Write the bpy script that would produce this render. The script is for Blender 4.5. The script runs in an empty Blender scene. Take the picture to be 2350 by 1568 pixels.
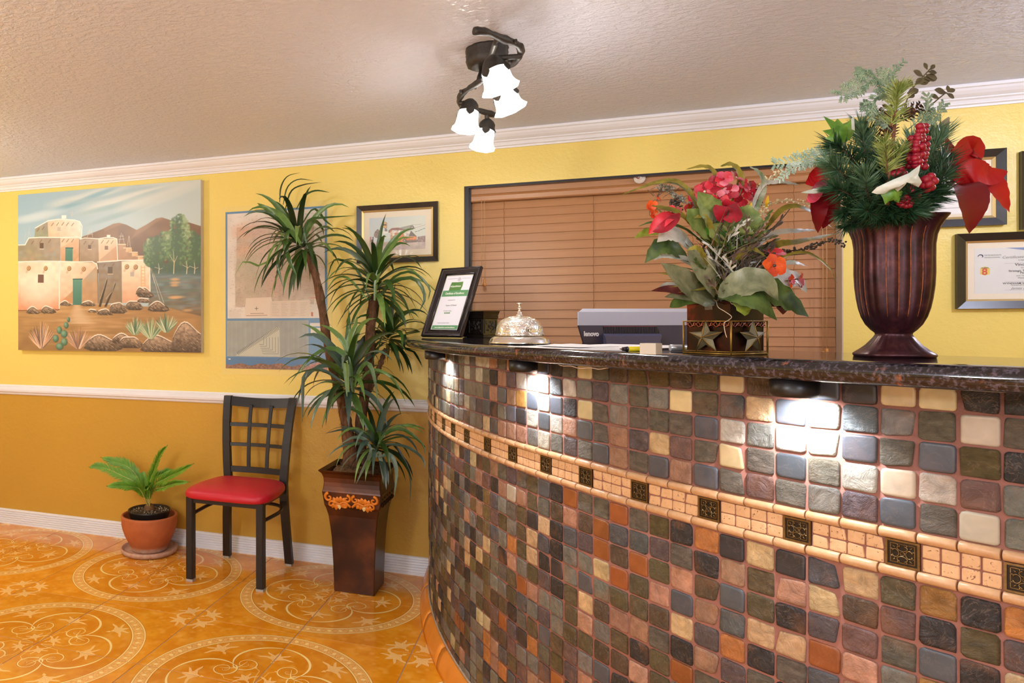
import bpy, bmesh, math, random
import numpy as np
from mathutils import Vector, Matrix, noise as mnoise

C = bpy.context.scene.collection
rnd = random.Random(7)
PI = math.pi

# ------------------------------------------------------------------ camera
FOC, CX, CY, YAW, ROLL, EYE = 1691.98, 623.28, 742.73, 0.38734, -0.002, 1.30
cam_d = bpy.data.cameras.new('camera')
cam = bpy.data.objects.new('camera', cam_d)
C.objects.link(cam)
cam.matrix_world = Matrix.Translation((0, 0, EYE)) @ Matrix.Rotation(YAW, 4, 'Z') @ Matrix.Rotation(PI / 2, 4, 'X') @ Matrix.Rotation(ROLL, 4, 'Z')
cam_d.sensor_fit = 'HORIZONTAL'
cam_d.sensor_width = 36.0
cam_d.lens = FOC * 36.0 / 2350.0
cam_d.shift_x = (1175.0 - CX) / 2350.0
cam_d.shift_y = (CY - 784.0) / 2350.0
cam_d.clip_start = 0.05
bpy.context.scene.camera = cam

# ------------------------------------------------------------------ world, lights, exposure
sc = bpy.context.scene
sc.view_settings.view_transform = 'Standard'
sc.view_settings.look = 'None'
sc.view_settings.gamma = 1.0
sc.view_settings.use_curve_mapping = False
sc.view_settings.exposure = 0.0
w = bpy.data.worlds.new('world')
sc.world = w
w.use_nodes = True
w.node_tree.nodes['Background'].inputs[0].default_value = (0.55, 0.6, 0.7, 1)
w.node_tree.nodes['Background'].inputs[1].default_value = 0.15


def light(name, kind, loc, power, col, size=0.1, size_y=None, rot=(0, 0, 0), spot=None):
    d = bpy.data.lights.new(name, kind)
    d.energy = power
    d.color = col
    if kind == 'AREA':
        d.size = size
        if size_y:
            d.shape = 'RECTANGLE'
            d.size_y = size_y
    else:
        d.shadow_soft_size = size
    if spot:
        d.spot_size, d.spot_blend = spot
    o = bpy.data.objects.new(name, d)
    o.location = loc
    o.rotation_euler = rot
    C.objects.link(o)
    return o


WARM = (1.0, 0.93, 0.84)
NEUT = (0.95, 0.97, 1.0)
COOL = (0.80, 0.83, 1.0)
# lobby ceiling lamps outside the frame: a warm one on the left, a cooler one over the clerk's side
light('lobby_lamp_warm', 'POINT', (-3.3, 2.5, 2.06), 26, WARM, 0.08)
light('fill_rear_left', 'POINT', (-1.7, -0.4, 1.95), 82, NEUT, 0.16)  # added fill behind the camera, also lifts the ceiling
light('clerk_lamp', 'POINT', (1.95, 2.6, 2.05), 32, COOL, 0.07)
light('fill_rear_right', 'POINT', (0.9, -0.6, 1.95), 40, COOL, 0.14)  # second added fill on the right, no fixture stands there
# soft area light added behind the camera to brighten ceiling and walls
light('front_fill', 'AREA', (-1.0, -2.3, 1.15), 66, (0.86, 0.92, 1.0), 5.0, 2.0, rot=(math.radians(100), 0, 0))

# ------------------------------------------------------------------ projection helpers: pixel of the photograph + a real distance -> point
_c, _s = math.cos(YAW), math.sin(YAW)


def ray(u, v):
    a, b = u - CX, v - CY
    cr, sr = math.cos(ROLL), math.sin(ROLL)
    x = (a * cr + b * sr) / FOC
    z = -(-a * sr + b * cr) / FOC
    return Vector((x * _c - _s, x * _s + _c, z))


def Q(u, v, zc):
    return ray(u, v) * zc + Vector((0, 0, EYE))


def atz(u, v, h):
    d = ray(u, v)
    return d * ((h - EYE) / d.z) + Vector((0, 0, EYE))


def aty(u, v, y):
    d = ray(u, v)
    return d * (y / d.y) + Vector((0, 0, EYE))


WY = 3.808          # face of the back wall
CEIL = 2.245
def W(u, v, off=0.0):
    return aty(u, v, WY - off)


RIGHT = Vector((_c, _s, 0))
FWD = Vector((-_s, _c, 0))
UP = Vector((0, 0, 1))


# ------------------------------------------------------------------ object helpers
def link(name, me, mat=None, parent=None, smooth=False):
    if isinstance(me, bmesh.types.BMesh):
        bm = me
        me = bpy.data.meshes.new(name)
        bm.to_mesh(me)
        bm.free()
    o = bpy.data.objects.new(name, me)
    C.objects.link(o)
    if mat is not None and len(me.materials) == 0:
        for m in (mat if isinstance(mat, (list, tuple)) else [mat]):
            me.materials.append(m)
    if smooth:
        me.polygons.foreach_set('use_smooth', [True] * len(me.polygons))
    if parent is not None:
        setparent(o, parent)
    return o


def setparent(o, parent):
    o.parent = parent
    M = parent.matrix_basis
    p = parent
    while p.parent is not None:
        M = p.parent.matrix_basis @ p.matrix_parent_inverse @ M
        p = p.parent
    o.matrix_parent_inverse = M.inverted()


def thing(name, label, cat, loc, group=None):
    o = bpy.data.objects.new(name, None)
    o.empty_display_size = 0.05
    o.location = loc
    C.objects.link(o)
    o['label'] = label
    o['category'] = cat
    if group:
        o['group'] = group
    return o


def tag(o, label, cat, group=None):
    o['label'] = label
    o['category'] = cat
    if group:
        o['group'] = group
    return o


def struct(o):
    o['kind'] = 'structure'
    return o


def box(bm, p0, p1, mi=0, M=None):
    x0, y0, z0 = p0
    x1, y1, z1 = p1
    vs = [Vector(p) for p in ((x0, y0, z0), (x1, y0, z0), (x1, y1, z0), (x0, y1, z0), (x0, y0, z1), (x1, y0, z1), (x1, y1, z1), (x0, y1, z1))]
    if M is not None:
        vs = [M @ v for v in vs]
    vs = [bm.verts.new(v) for v in vs]
    for f in ((0, 3, 2, 1), (4, 5, 6, 7), (0, 1, 5, 4), (1, 2, 6, 5), (2, 3, 7, 6), (3, 0, 4, 7)):
        fc = bm.faces.new([vs[i] for i in f])
        fc.material_index = mi
    return vs


def bevel(bm, w, seg=2):
    bmesh.ops.bevel(bm, geom=list(bm.edges), offset=w, segments=seg, profile=0.5, affect='EDGES')


def tube(bm, pts, rad, n=8, cap=True, mi=0, flat=1.0):
    pts = [Vector(p) for p in pts]
    if not isinstance(rad, (list, tuple)):
        rad = [rad] * len(pts)
    rings = []
    t0 = (pts[1] - pts[0]).normalized()
    nrm = t0.orthogonal().normalized()
    for i, p in enumerate(pts):
        if i == 0:
            t = pts[1] - pts[0]
        elif i == len(pts) - 1:
            t = pts[-1] - pts[-2]
        else:
            t = pts[i + 1] - pts[i - 1]
        t.normalize()
        nrm = (nrm - t * nrm.dot(t))
        if nrm.length < 1e-6:
            nrm = t.orthogonal()
        nrm.normalize()
        b = t.cross(nrm)
        rings.append([bm.verts.new(p + (nrm * math.cos(2 * PI * k / n) + b * math.sin(2 * PI * k / n) * flat) * rad[i]) for k in range(n)])
    for a, b_ in zip(rings, rings[1:]):
        for k in range(n):
            f = bm.faces.new((a[k], a[(k + 1) % n], b_[(k + 1) % n], b_[k]))
            f.smooth = True
            f.material_index = mi
    if cap:
        bm.faces.new(rings[0][::-1]).material_index = mi
        bm.faces.new(rings[-1]).material_index = mi
    return rings


def lathe(bm, prof, n=32, c=(0, 0, 0), shape=None, mi=0, cap0=True, cap1=False, M=None):
    """prof: (radius, z) list; shape(theta) -> radial factor"""
    rings = []
    for i, (r, z) in enumerate(prof):
        ring = []
        for k in range(n):
            a = 2 * PI * k / n
            f = shape(a, i) if shape else 1.0
            p = Vector((r * f * math.cos(a), r * f * math.sin(a), z))
            if M is not None:
                p = M @ p
            ring.append(bm.verts.new(p + Vector(c)))
        rings.append(ring)
    for a, b in zip(rings, rings[1:]):
        for k in range(n):
            f = bm.faces.new((a[k], a[(k + 1) % n], b[(k + 1) % n], b[k]))
            f.smooth = True
            f.material_index = mi
    if cap0:
        bm.faces.new(rings[0][::-1]).material_index = mi
    if cap1:
        bm.faces.new(rings[-1]).material_index = mi
    return rings


def spline(ctrl, n):
    """Catmull-Rom through control points"""
    P = [Vector(p) for p in ctrl]
    P = [P[0] * 2 - P[1]] + P + [P[-1] * 2 - P[-2]]
    out = []
    m = len(P) - 3
    for i in range(n):
        t = i / (n - 1) * m
        k = min(int(t), m - 1)
        t -= k
        a, b, c, d = P[k:k + 4]
        out.append(0.5 * ((2 * b) + (c - a) * t + (2 * a - 5 * b + 4 * c - d) * t * t + (3 * b - a - 3 * c + d) * t ** 3))
    return out


def prof_leaf(t, a=0.35):
    """leaf width profile 0..1"""
    return max(0.0, (math.sin(PI * min(1, t ** a if a > 1 else t ** (math.log(0.5) / math.log(a)))))) ** 0.8


def leaf(bm, pts, width, hint, fold=0.25, peak=0.4, w0=0.12, wave=0.0, seed=0, mi=0, n=None, serr=0.0, twist=0.0):
    """a leaf blade along pts; hint = rough normal direction; three verts across with a V fold"""
    pts = [Vector(p) for p in pts]
    if n:
        pts = spline(pts, n)
    N = len(pts)
    rows = []
    for i, p in enumerate(pts):
        t = i / (N - 1)
        d = (pts[min(i + 1, N - 1)] - pts[max(i - 1, 0)]).normalized()
        s = d.cross(hint)
        if s.length < 1e-4:
            s = d.orthogonal()
        s.normalize()
        nn = s.cross(d).normalized()
        if twist:
            ang = twist * t
            s, nn = s * math.cos(ang) + nn * math.sin(ang), nn * math.cos(ang) - s * math.sin(ang)
        wd = width * 0.5 * max(w0 * (1 - t), prof_leaf(t, peak))
        if i == N - 1:
            wd = width * 0.01
        wl = wd * (1 + (serr * (1 if i % 2 else -1)))
        off = wave * width * math.sin(i * 2.1 + seed)
        off2 = wave * width * math.sin(i * 1.7 + seed * 2 + 1)
        rows.append([bm.verts.new(p - s * wl + nn * (fold * wd + off)), bm.verts.new(p), bm.verts.new(p + s * wl + nn * (fold * wd + off2))])
    for a, b in zip(rows, rows[1:]):
        for k in range(2):
            f = bm.faces.new((a[k], a[k + 1], b[k + 1], b[k]))
            f.smooth = True
            f.material_index = mi


def prism(bm, poly, y0, y1, M=None, mi=0):
    """poly in x,z extruded from y0 to y1"""
    a = [bm.verts.new(M @ Vector((x, y0, z)) if M else (x, y0, z)) for x, z in poly]
    b = [bm.verts.new(M @ Vector((x, y1, z)) if M else (x, y1, z)) for x, z in poly]
    n = len(poly)
    bm.faces.new(a).material_index = mi
    bm.faces.new(b[::-1]).material_index = mi
    for i in range(n):
        f = bm.faces.new((a[i], b[i], b[(i + 1) % n], a[(i + 1) % n]))
        f.material_index = mi


def nrm_fix(bm):
    bmesh.ops.recalc_face_normals(bm, faces=bm.faces)


# ------------------------------------------------------------------ materials
def lin(c):
    """sRGB 0-255 -> linear"""
    out = []
    for v in c:
        v = v / 255.0
        out.append(v / 12.92 if v <= 0.04045 else ((v + 0.055) / 1.055) ** 2.4)
    return tuple(out)


class NT:
    def __init__(self, name):
        self.m = bpy.data.materials.new(name)
        self.m.use_nodes = True
        self.t = self.m.node_tree
        self.b = self.t.nodes['Principled BSDF']

    def n(self, kind, **kw):
        nd = self.t.nodes.new(kind)
        for k, v in kw.items():
            if k == 'inp':
                for kk, vv in v.items():
                    nd.inputs[kk].default_value = vv
            else:
                setattr(nd, k, v)
        return nd

    def l(self, a, b):
        self.t.links.new(a, b)

    def coord(self, kind='Object', scale=(1, 1, 1)):
        tc = self.n('ShaderNodeTexCoord')
        mp = self.n('ShaderNodeMapping')
        mp.inputs['Scale'].default_value = scale
        self.l(tc.outputs[kind], mp.inputs['Vector'])
        return mp.outputs['Vector']

    def noise(self, vec, scale, detail=3, rough=0.5, dist=0.0):
        nd = self.n('ShaderNodeTexNoise')
        nd.inputs['Scale'].default_value = scale
        nd.inputs['Detail'].default_value = detail
        nd.inputs['Roughness'].default_value = rough
        nd.inputs['Distortion'].default_value = dist
        self.l(vec, nd.inputs['Vector'])
        return nd.outputs['Fac']

    def ramp(self, fac, stops):
        r = self.n('ShaderNodeValToRGB')
        e = r.color_ramp.elements
        while len(e) < len(stops):
            e.new(0.5)
        for k, (p, c) in enumerate(stops):
            e[k].position = p
            e[k].color = (*c, 1) if len(c) == 3 else c
        self.l(fac, r.inputs['Fac'])
        return r.outputs['Color']

    def mix(self, fac, a, b, mode='MIX'):
        m = self.n('ShaderNodeMix', data_type='RGBA', blend_type=mode)
        for sock, v in ((m.inputs[0], fac), (m.inputs[6], a), (m.inputs[7], b)):
            if hasattr(v, 'links'):
                self.l(v, sock)
            elif isinstance(v, (int, float)):
                sock.default_value = v
            else:
                sock.default_value = (*v, 1)
        return m.outputs[2]

    def bump(self, h, strength=0.3, dist=0.01):
        b = self.n('ShaderNodeBump')
        b.inputs['Strength'].default_value = strength
        b.inputs['Distance'].default_value = dist
        self.l(h, b.inputs['Height'])
        self.l(b.outputs['Normal'], self.b.inputs['Normal'])
        return b

    def base(self, v):
        if hasattr(v, 'links'):
            self.l(v, self.b.inputs['Base Color'])
        else:
            self.b.inputs['Base Color'].default_value = (*v, 1)

    def set(self, **kw):
        for k, v in kw.items():
            self.b.inputs[k.replace('_', ' ').title().replace('Ior', 'IOR')].default_value = v


def simple(name, col, rough=0.5, metal=0.0, bump=None, var=None, coat=0.0, sub=0.0):
    """procedural base: colour with noise variation and optional bump (scale, strength)"""
    m = NT(name)
    col = lin(col)
    v = m.coord('Object')
    if var:
        sc_, amt = var
        f = m.noise(v, sc_, 4, 0.6)
        m.base(m.ramp(f, [(0.3, tuple(max(0, c * (1 - amt)) for c in col)), (0.7, tuple(min(1, c * (1 + amt)) for c in col))]))
    else:
        m.base(col)
    m.b.inputs['Roughness'].default_value = rough
    m.b.inputs['Metallic'].default_value = metal
    if coat:
        m.b.inputs['Coat Weight'].default_value = coat
    if bump:
        m.bump(m.noise(v, bump[0], 4, 0.6), bump[1], 0.002)
    return m.m
# ------------------------------------------------------------------ flat prints drawn in numpy (no file is read)
class Ras:
    def __init__(self, w, h, bg):
        self.w, self.h = w, h
        self.a = np.empty((h, w, 3), dtype=np.float32)
        self.a[:] = np.array(bg, dtype=np.float32) / 255.0
        self.rs = np.random.RandomState(5)

    def _blend(self, y0, y1, x0, x1, cov, col):
        sub = self.a[y0:y1, x0:x1]
        if isinstance(col, np.ndarray) and col.ndim == 3:
            c = col
        else:
            c = np.array(col, dtype=np.float32) / 255.0
        sub += (c - sub) * cov[..., None]

    def poly(self, pts, col, soft=1.0, alpha=1.0, col2=None, grad=None, tex=None):
        """filled polygon; col->col2 along grad ((x0,y0),(x1,y1))"""
        pts = np.array(pts, dtype=np.float32)
        pad = soft + 1
        x0 = max(0, int(pts[:, 0].min() - pad)); x1 = min(self.w, int(pts[:, 0].max() + pad) + 2)
        y0 = max(0, int(pts[:, 1].min() - pad)); y1 = min(self.h, int(pts[:, 1].max() + pad) + 2)
        if x1 <= x0 or y1 <= y0:
            return
        X, Y = np.meshgrid(np.arange(x0, x1) + 0.5, np.arange(y0, y1) + 0.5)
        X = X.astype(np.float32); Y = Y.astype(np.float32)
        inside = np.zeros(X.shape, bool)
        d2 = np.full(X.shape, 1e9, np.float32)
        n = len(pts)
        for i in range(n):
            ax, ay = pts[i]; bx, by = pts[(i + 1) % n]
            cond = ((ay > Y) != (by > Y))
            with np.errstate(divide='ignore', invalid='ignore'):
                xi = (bx - ax) * (Y - ay) / (by - ay + 1e-12) + ax
            inside ^= cond & (X < xi)
            dx, dy = bx - ax, by - ay
            L = dx * dx + dy * dy + 1e-9
            t = np.clip(((X - ax) * dx + (Y - ay) * dy) / L, 0, 1)
            d2 = np.minimum(d2, (X - ax - t * dx) ** 2 + (Y - ay - t * dy) ** 2)
        d = np.sqrt(d2) * np.where(inside, 1, -1)
        cov = np.clip(d / soft + 0.5, 0, 1) * alpha
        c = np.array(col, np.float32) / 255.0
        if col2 is not None:
            (gx0, gy0), (gx1, gy1) = grad
            gd = (gx1 - gx0) ** 2 + (gy1 - gy0) ** 2
            t = np.clip(((X - gx0) * (gx1 - gx0) + (Y - gy0) * (gy1 - gy0)) / gd, 0, 1)
            c2 = np.array(col2, np.float32) / 255.0
            c = c + (c2 - c) * t[..., None]
        if tex:
            nz = self.noise2(x1 - x0, y1 - y0, tex[0])
            if np.ndim(c) == 1:
                c = np.broadcast_to(c, X.shape + (3,))
            c = c * (1 + (nz[..., None] - 0.5) * 2 * tex[1])
        if np.ndim(c) == 1:
            c = np.broadcast_to(c, X.shape + (3,))
        sub = self.a[y0:y1, x0:x1]
        sub += (c - sub) * cov[..., None]

    def noise2(self, w, h, cell):
        gw, gh = int(w / cell) + 3, int(h / cell) + 3
        g = self.rs.rand(gh, gw).astype(np.float32)
        xs = np.arange(w) / cell; ys = np.arange(h) / cell
        xi = xs.astype(int); yi = ys.astype(int)
        fx = xs - xi; fy = ys - yi
        fx = fx * fx * (3 - 2 * fx); fy = fy * fy * (3 - 2 * fy)
        a = g[np.ix_(yi, xi)]; b = g[np.ix_(yi, xi + 1)]; c = g[np.ix_(yi + 1, xi)]; d = g[np.ix_(yi + 1, xi + 1)]
        return (a * (1 - fx) + b * fx) * (1 - fy[:, None]) + (c * (1 - fx) + d * fx) * fy[:, None]

    def stroke(self, pts, wd, col, soft=1.0, alpha=1.0):
        """polyline; wd number or list of widths per point"""
        if not isinstance(wd, (list, tuple, np.ndarray)):
            wd = [wd] * len(pts)
        for (a, b, w0, w1) in zip(pts, pts[1:], wd, wd[1:]):
            ax, ay = a; bx, by = b
            m = max(w0, w1) / 2 + soft + 1
            x0 = max(0, int(min(ax, bx) - m)); x1 = min(self.w, int(max(ax, bx) + m) + 2)
            y0 = max(0, int(min(ay, by) - m)); y1 = min(self.h, int(max(ay, by) + m) + 2)
            if x1 <= x0 or y1 <= y0:
                continue
            X, Y = np.meshgrid(np.arange(x0, x1) + 0.5, np.arange(y0, y1) + 0.5)
            dx, dy = bx - ax, by - ay
            L = dx * dx + dy * dy + 1e-9
            t = np.clip(((X - ax) * dx + (Y - ay) * dy) / L, 0, 1)
            d = np.sqrt((X - ax - t * dx) ** 2 + (Y - ay - t * dy) ** 2)
            r = (w0 + (w1 - w0) * t) / 2
            cov = np.clip((r - d) / soft + 0.5, 0, 1) * alpha
            self._blend(y0, y1, x0, x1, cov.astype(np.float32), col)

    def blob(self, x, y, rx, ry, col, soft=0.3, alpha=1.0, ang=0.0):
        m = max(rx, ry) * 1.2 + 2
        x0 = max(0, int(x - m)); x1 = min(self.w, int(x + m) + 2)
        y0 = max(0, int(y - m)); y1 = min(self.h, int(y + m) + 2)
        if x1 <= x0 or y1 <= y0:
            return
        X, Y = np.meshgrid(np.arange(x0, x1) + 0.5 - x, np.arange(y0, y1) + 0.5 - y)
        c, s = math.cos(ang), math.sin(ang)
        d = np.sqrt(((X * c + Y * s) / rx) ** 2 + ((-X * s + Y * c) / ry) ** 2)
        cov = np.clip((1 - d) / soft + 0.5, 0, 1) * alpha
        self._blend(y0, y1, x0, x1, cov.astype(np.float32), col)

    def image(self, name):
        im = bpy.data.images.new(name, self.w, self.h)
        px = np.ones((self.h, self.w, 4), np.float32)
        px[..., :3] = np.clip(self.a[::-1], 0, 1)
        im.pixels.foreach_set(px.ravel())
        im.update()
        return im


def homog(src, dst):
    A = []
    for (x, y), (u, v) in zip(src, dst):
        A.append([x, y, 1, 0, 0, 0, -u * x, -u * y])
        A.append([0, 0, 0, x, y, 1, -v * x, -v * y])
    b = np.array(dst, float).ravel()
    h = np.linalg.solve(np.array(A, float), b)
    H = np.append(h, 1).reshape(3, 3)

    def f(x, y):
        p = H @ np.array([x, y, 1.0])
        return (p[0] / p[2], p[1] / p[2])
    return f


def print_mat(name, im, rough=0.5, bump=None, coat=0.0):
    m = NT(name)
    t = m.n('ShaderNodeTexImage')
    t.image = im
    tc = m.n('ShaderNodeTexCoord')
    m.l(tc.outputs['UV'], t.inputs['Vector'])
    m.l(t.outputs['Color'], m.b.inputs['Base Color'])
    m.b.inputs['Roughness'].default_value = rough
    m.b.inputs['Coat Weight'].default_value = coat
    if bump:
        v = m.coord('Object')
        m.bump(m.noise(v, bump[0], 4, 0.6), bump[1], 0.001)
    return m


def card(name, x0, x1, z0, z1, y, mat, parent, thick=0.001):
    """a flat printed sheet facing -y with its own thickness; the front carries uv 0..1"""
    bm = bmesh.new()
    uvl = bm.loops.layers.uv.new('UVMap')
    box(bm, (x0, y, z0), (x1, y + thick, z1))
    for f in bm.faces:
        for lp in f.loops:
            co = lp.vert.co
            lp[uvl].uv = ((co.x - x0) / (x1 - x0), (co.z - z0) / (z1 - z0))
    return link(name, bm, mat, parent)
# ------------------------------------------------------------------ room shell
X0, X1, Y0 = -4.3, 3.2, -2.4


def wall_paint(name, up, low=None, zsplit=0.87):
    m = NT(name)
    v = m.coord('Object')
    n1 = m.noise(v, 1.3, 3, 0.5)
    a = m.mix(n1, tuple(c * 0.94 for c in lin(up)), tuple(min(1, c * 1.05) for c in lin(up)))
    if low:
        b = m.mix(n1, tuple(c * 0.92 for c in lin(low)), tuple(min(1, c * 1.07) for c in lin(low)))
        sx = m.n('ShaderNodeSeparateXYZ')
        tc = m.n('ShaderNodeTexCoord')
        m.l(tc.outputs['Object'], sx.inputs[0])
        g = m.n('ShaderNodeMath', operation='GREATER_THAN')
        m.l(sx.outputs['Z'], g.inputs[0])
        g.inputs[1].default_value = zsplit
        m.base(m.mix(g.outputs[0], b, a))
    else:
        m.base(a)
    m.b.inputs['Roughness'].default_value = 0.36
    h = m.noise(v, 55, 4, 0.55)
    h2 = m.noise(v, 9, 2, 0.5)
    mm = m.n('ShaderNodeMath', operation='MULTIPLY_ADD')
    m.l(h2, mm.inputs[0]); mm.inputs[1].default_value = 1.6
    m.l(h, mm.inputs[2])
    m.bump(mm.outputs[0], 0.35, 0.0035)
    return m.m


M_wall = wall_paint('wall_paint', (240, 217, 120), (202, 158, 64))

m = NT('ceiling_plaster')
v = m.coord('Object')
m.base(m.mix(m.noise(v, 2, 3), lin((226, 232, 252)), lin((232, 238, 255))))
m.b.inputs['Roughness'].default_value = 0.34
# knock-down plaster: streaky trowelled ridges
v2 = m.coord('Object', (1.0, 1.5, 1))
h = m.noise(v2, 34, 6, 0.6, 0.35)
hr = m.ramp(h, [(0.40, (0, 0, 0)), (0.62, (1, 1, 1))])
m.bump(hr, 0.8, 0.006)
M_ceil = m.m

M_trim = simple('trim_white', (236, 238, 246), 0.38, var=(3, 0.03))

# window opening in the back wall
_wl = W(1065, 430).x
_wr = W(1935, 600).x
_wt = W(1065, 428).z
_wb = 0.98
bm = bmesh.new()
for (a, b) in (((X0, WY, 0), (_wl, WY + 0.14, CEIL)), ((_wr, WY, 0), (X1, WY + 0.14, CEIL)), ((_wl, WY, _wt), (_wr, WY + 0.14, CEIL)), ((_wl, WY, 0), (_wr, WY + 0.14, _wb))):
    box(bm, a, b)
struct(link('wall_back', bm, M_wall))
for nm, a, b in (('wall_left', (X0 - 0.12, Y0, 0), (X0, WY + 0.14, CEIL)), ('wall_right', (X1, Y0, 0), (X1 + 0.12, WY + 0.14, CEIL)), ('wall_front', (X0 - 0.12, Y0 - 0.12, 0), (X1 + 0.12, Y0, CEIL))):
    bm = bmesh.new()
    box(bm, a, b)
    struct(link(nm, bm, M_wall))
bm = bmesh.new()
box(bm, (X0 - 0.12, Y0 - 0.12, CEIL), (X1 + 0.12, WY + 0.14, CEIL + 0.1))
struct(link('ceiling', bm, M_ceil))

# crown moulding, chair rail and reeded baseboard: profiles (depth from wall, z)
def moulding(name, prof, x0, x1, mat):
    bm = bmesh.new()
    a = [bm.verts.new((x0, WY - d, z)) for d, z in prof]
    b = [bm.verts.new((x1, WY - d, z)) for d, z in prof]
    n = len(prof)
    for i in range(n):
        bm.faces.new((a[i], a[(i + 1) % n], b[(i + 1) % n], b[i]))
    bm.faces.new(a[::-1]); bm.faces.new(b)
    nrm_fix(bm)
    return struct(link(name, bm, mat))


cz = CEIL
moulding('trim_1', [(0, cz), (0.062, cz), (0.062, cz - 0.012), (0.056, cz - 0.015), (0.052, cz - 0.024), (0.043, cz - 0.036), (0.033, cz - 0.044), (0.029, cz - 0.046), (0.029, cz - 0.051), (0.022, cz - 0.056), (0.018, cz - 0.066), (0.018, cz - 0.070), (0.011, cz - 0.074), (0.009, cz - 0.082), (0, cz - 0.082)], X0, X1, M_trim)
moulding('trim_2', [(0, .906), (0.008, .906), (0.010, .900), (0.016, .896), (0.016, .891), (0.021, .886), (0.024, .874), (0.022, .862), (0.014, .855), (0.012, .848), (0.008, .843), (0, .840)], X0, -0.55, M_trim)
bp = [(0, 0), (0.014, 0), (0.014, .008)]
for k in range(6):
    z = .012 + k * .0135
    bp += [(0.0085, z), (0.014, z + 0.003), (0.0145, z + .0075), (0.0135, z + .0105)]
bp += [(0.008, .0945), (0, .0955)]
moulding('baseboard_back', bp, X0, -0.6, M_trim)

# ------------------------------------------------------------------ floor of printed tiles
TS = 0.36709 * EYE
TX, TY = -1.55499 * EYE, 1.85891 * EYE
N = 1024
R_ = Ras(N, N, (222, 138, 40))
yy, xx = np.mgrid[0:N, 0:N].astype(np.float32)
xx = (xx + 0.5) / N
yy = 1 - (yy + 0.5) / N
nz = sum(R_.noise2(N, N, c) * a for c, a in ((190, .45), (80, .3), (34, .25)))
nz2 = R_.noise2(N, N, 60)
base = np.array([240, 162, 42], np.float32) / 255
dark = np.array([226, 140, 20], np.float32) / 255
lite = np.array([246, 182, 94], np.float32) / 255
t = np.clip((nz - 0.3) / 0.4, 0, 1)[..., None]
R_.a[:] = dark * (1 - t) + base * t
streak = np.clip(1 - np.abs(nz - 0.52 - 0.08 * nz2) / 0.012, 0, 1)[..., None] * 0.30
R_.a[:] += (dark * 0.93 - R_.a) * streak
t = np.clip((nz2 - 0.62) / 0.3, 0, 1)[..., None] * 0.5
R_.a[:] += (lite - R_.a) * t
rr = np.sqrt(xx ** 2 + yy ** 2)
th = np.degrees(np.arctan2(yy, xx))
GOLD = (255, 226, 150); BAND = (248, 194, 116); FL = (250, 200, 124); LINE = (176, 96, 22)
inner = (rr < 0.80)[..., None]
R_.a[:] = np.where(inner, R_.a * np.array([0.965, 0.95, 0.9], np.float32), R_.a)


def ring(r0, r1, col, al=1.0):
    cov = np.clip(np.minimum(rr - r0, r1 - rr) * N + 0.5, 0, 1)[..., None] * al
    R_.a[:] += (np.array(col, np.float32) / 255 - R_.a) * cov


ring(0.80, 0.92, BAND, 0.85)
# radial grain in the band
gr = (R_.noise2(N, N, 9) > 0.55)[..., None] * ((rr > 0.818) & (rr < 0.90))[..., None] * 0.14
R_.a[:] += (np.array(LINE, np.float32) / 255 - R_.a) * gr
ring(0.794, 0.799, LINE, 0.8); ring(0.800, 0.812, GOLD); ring(0.813, 0.816, LINE, 0.6)
ring(0.902, 0.905, LINE, 0.6); ring(0.906, 0.918, GOLD); ring(0.919, 0.923, LINE, 0.8)


def pt(r, deg):
    a = math.radians(deg)
    return (r * math.cos(a) * N, N - r * math.sin(a) * N)


for k in range(14):
    a = (k + 0.5) * 90 / 14
    da = 1.35
    R_.poly([pt(0.880, a), pt(0.858, a + da), pt(0.836, a), pt(0.858, a - da)], (255, 222, 150), 1.5)
    R_.stroke([pt(0.893, a + 3.2), pt(0.858, a + 1.3), pt(0.822, a + 3.2)], 2.5, LINE, 1.2, 0.55)
    R_.stroke([pt(0.893, a - 3.2), pt(0.858, a - 1.3), pt(0.822, a - 3.2)], 2.5, LINE, 1.2, 0.55)


def sub(pa, pb, k=24):
    return [(pa[0] + (pb[0] - pa[0]) * i / k, pa[1] + (pb[1] - pa[1]) * i / k) for i in range(k + 1)]


def carc(flip, ax):
    """half of a big C scroll: arc centred on the joint direction ax, closed by a volute"""
    sgn = -1 if flip else 1
    # centre of the C, its radius, then the volute hung from its end
    cc0, R0 = 0.40, 0.285
    cart, ws = [], []
    for i in range(26):
        a = math.radians(118 * i / 25)
        k = 1 + 0.10 * math.sin(a)
        cart.append((cc0 + R0 * math.cos(a), R0 * k * math.sin(a))); ws.append(5 + 12 * math.sin(PI * i / 25) ** .8)
    x, y = cart[-1]
    dx, dy = cart[-1][0] - cart[-2][0], cart[-1][1] - cart[-2][1]
    L = math.hypot(dx, dy); dx, dy = dx / L, dy / L
    rv = 0.105
    c = (x - dy * rv, y + dx * rv)          # turns on the inner side
    a0 = math.atan2(y - c[1], x - c[0])
    for i in range(1, 50):
        f = i / 49
        a = a0 + f * PI * 3.1
        r = rv * (1 - f) ** 0.75 + 0.006
        cart.append((c[0] + r * math.cos(a), c[1] + r * math.sin(a)))
        ws.append(9 * (1 - f) ** 1.3 + 2)
    A = math.radians(ax)
    out = []
    for x, y in cart:
        y *= sgn
        out.append(((x * math.cos(A) - y * math.sin(A)) * N, N - (x * math.sin(A) + y * math.cos(A)) * N))
    R_.stroke([(p[0] + 2, p[1] + 3) for p in out], [q * 1.3 + 4 for q in ws], LINE, 1.5, 0.5)
    R_.stroke(out, [q * 1.3 for q in ws], GOLD, 1.5)


for ax in (0, 90):
    for fl in (False, True):
        carc(fl, ax)
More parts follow.
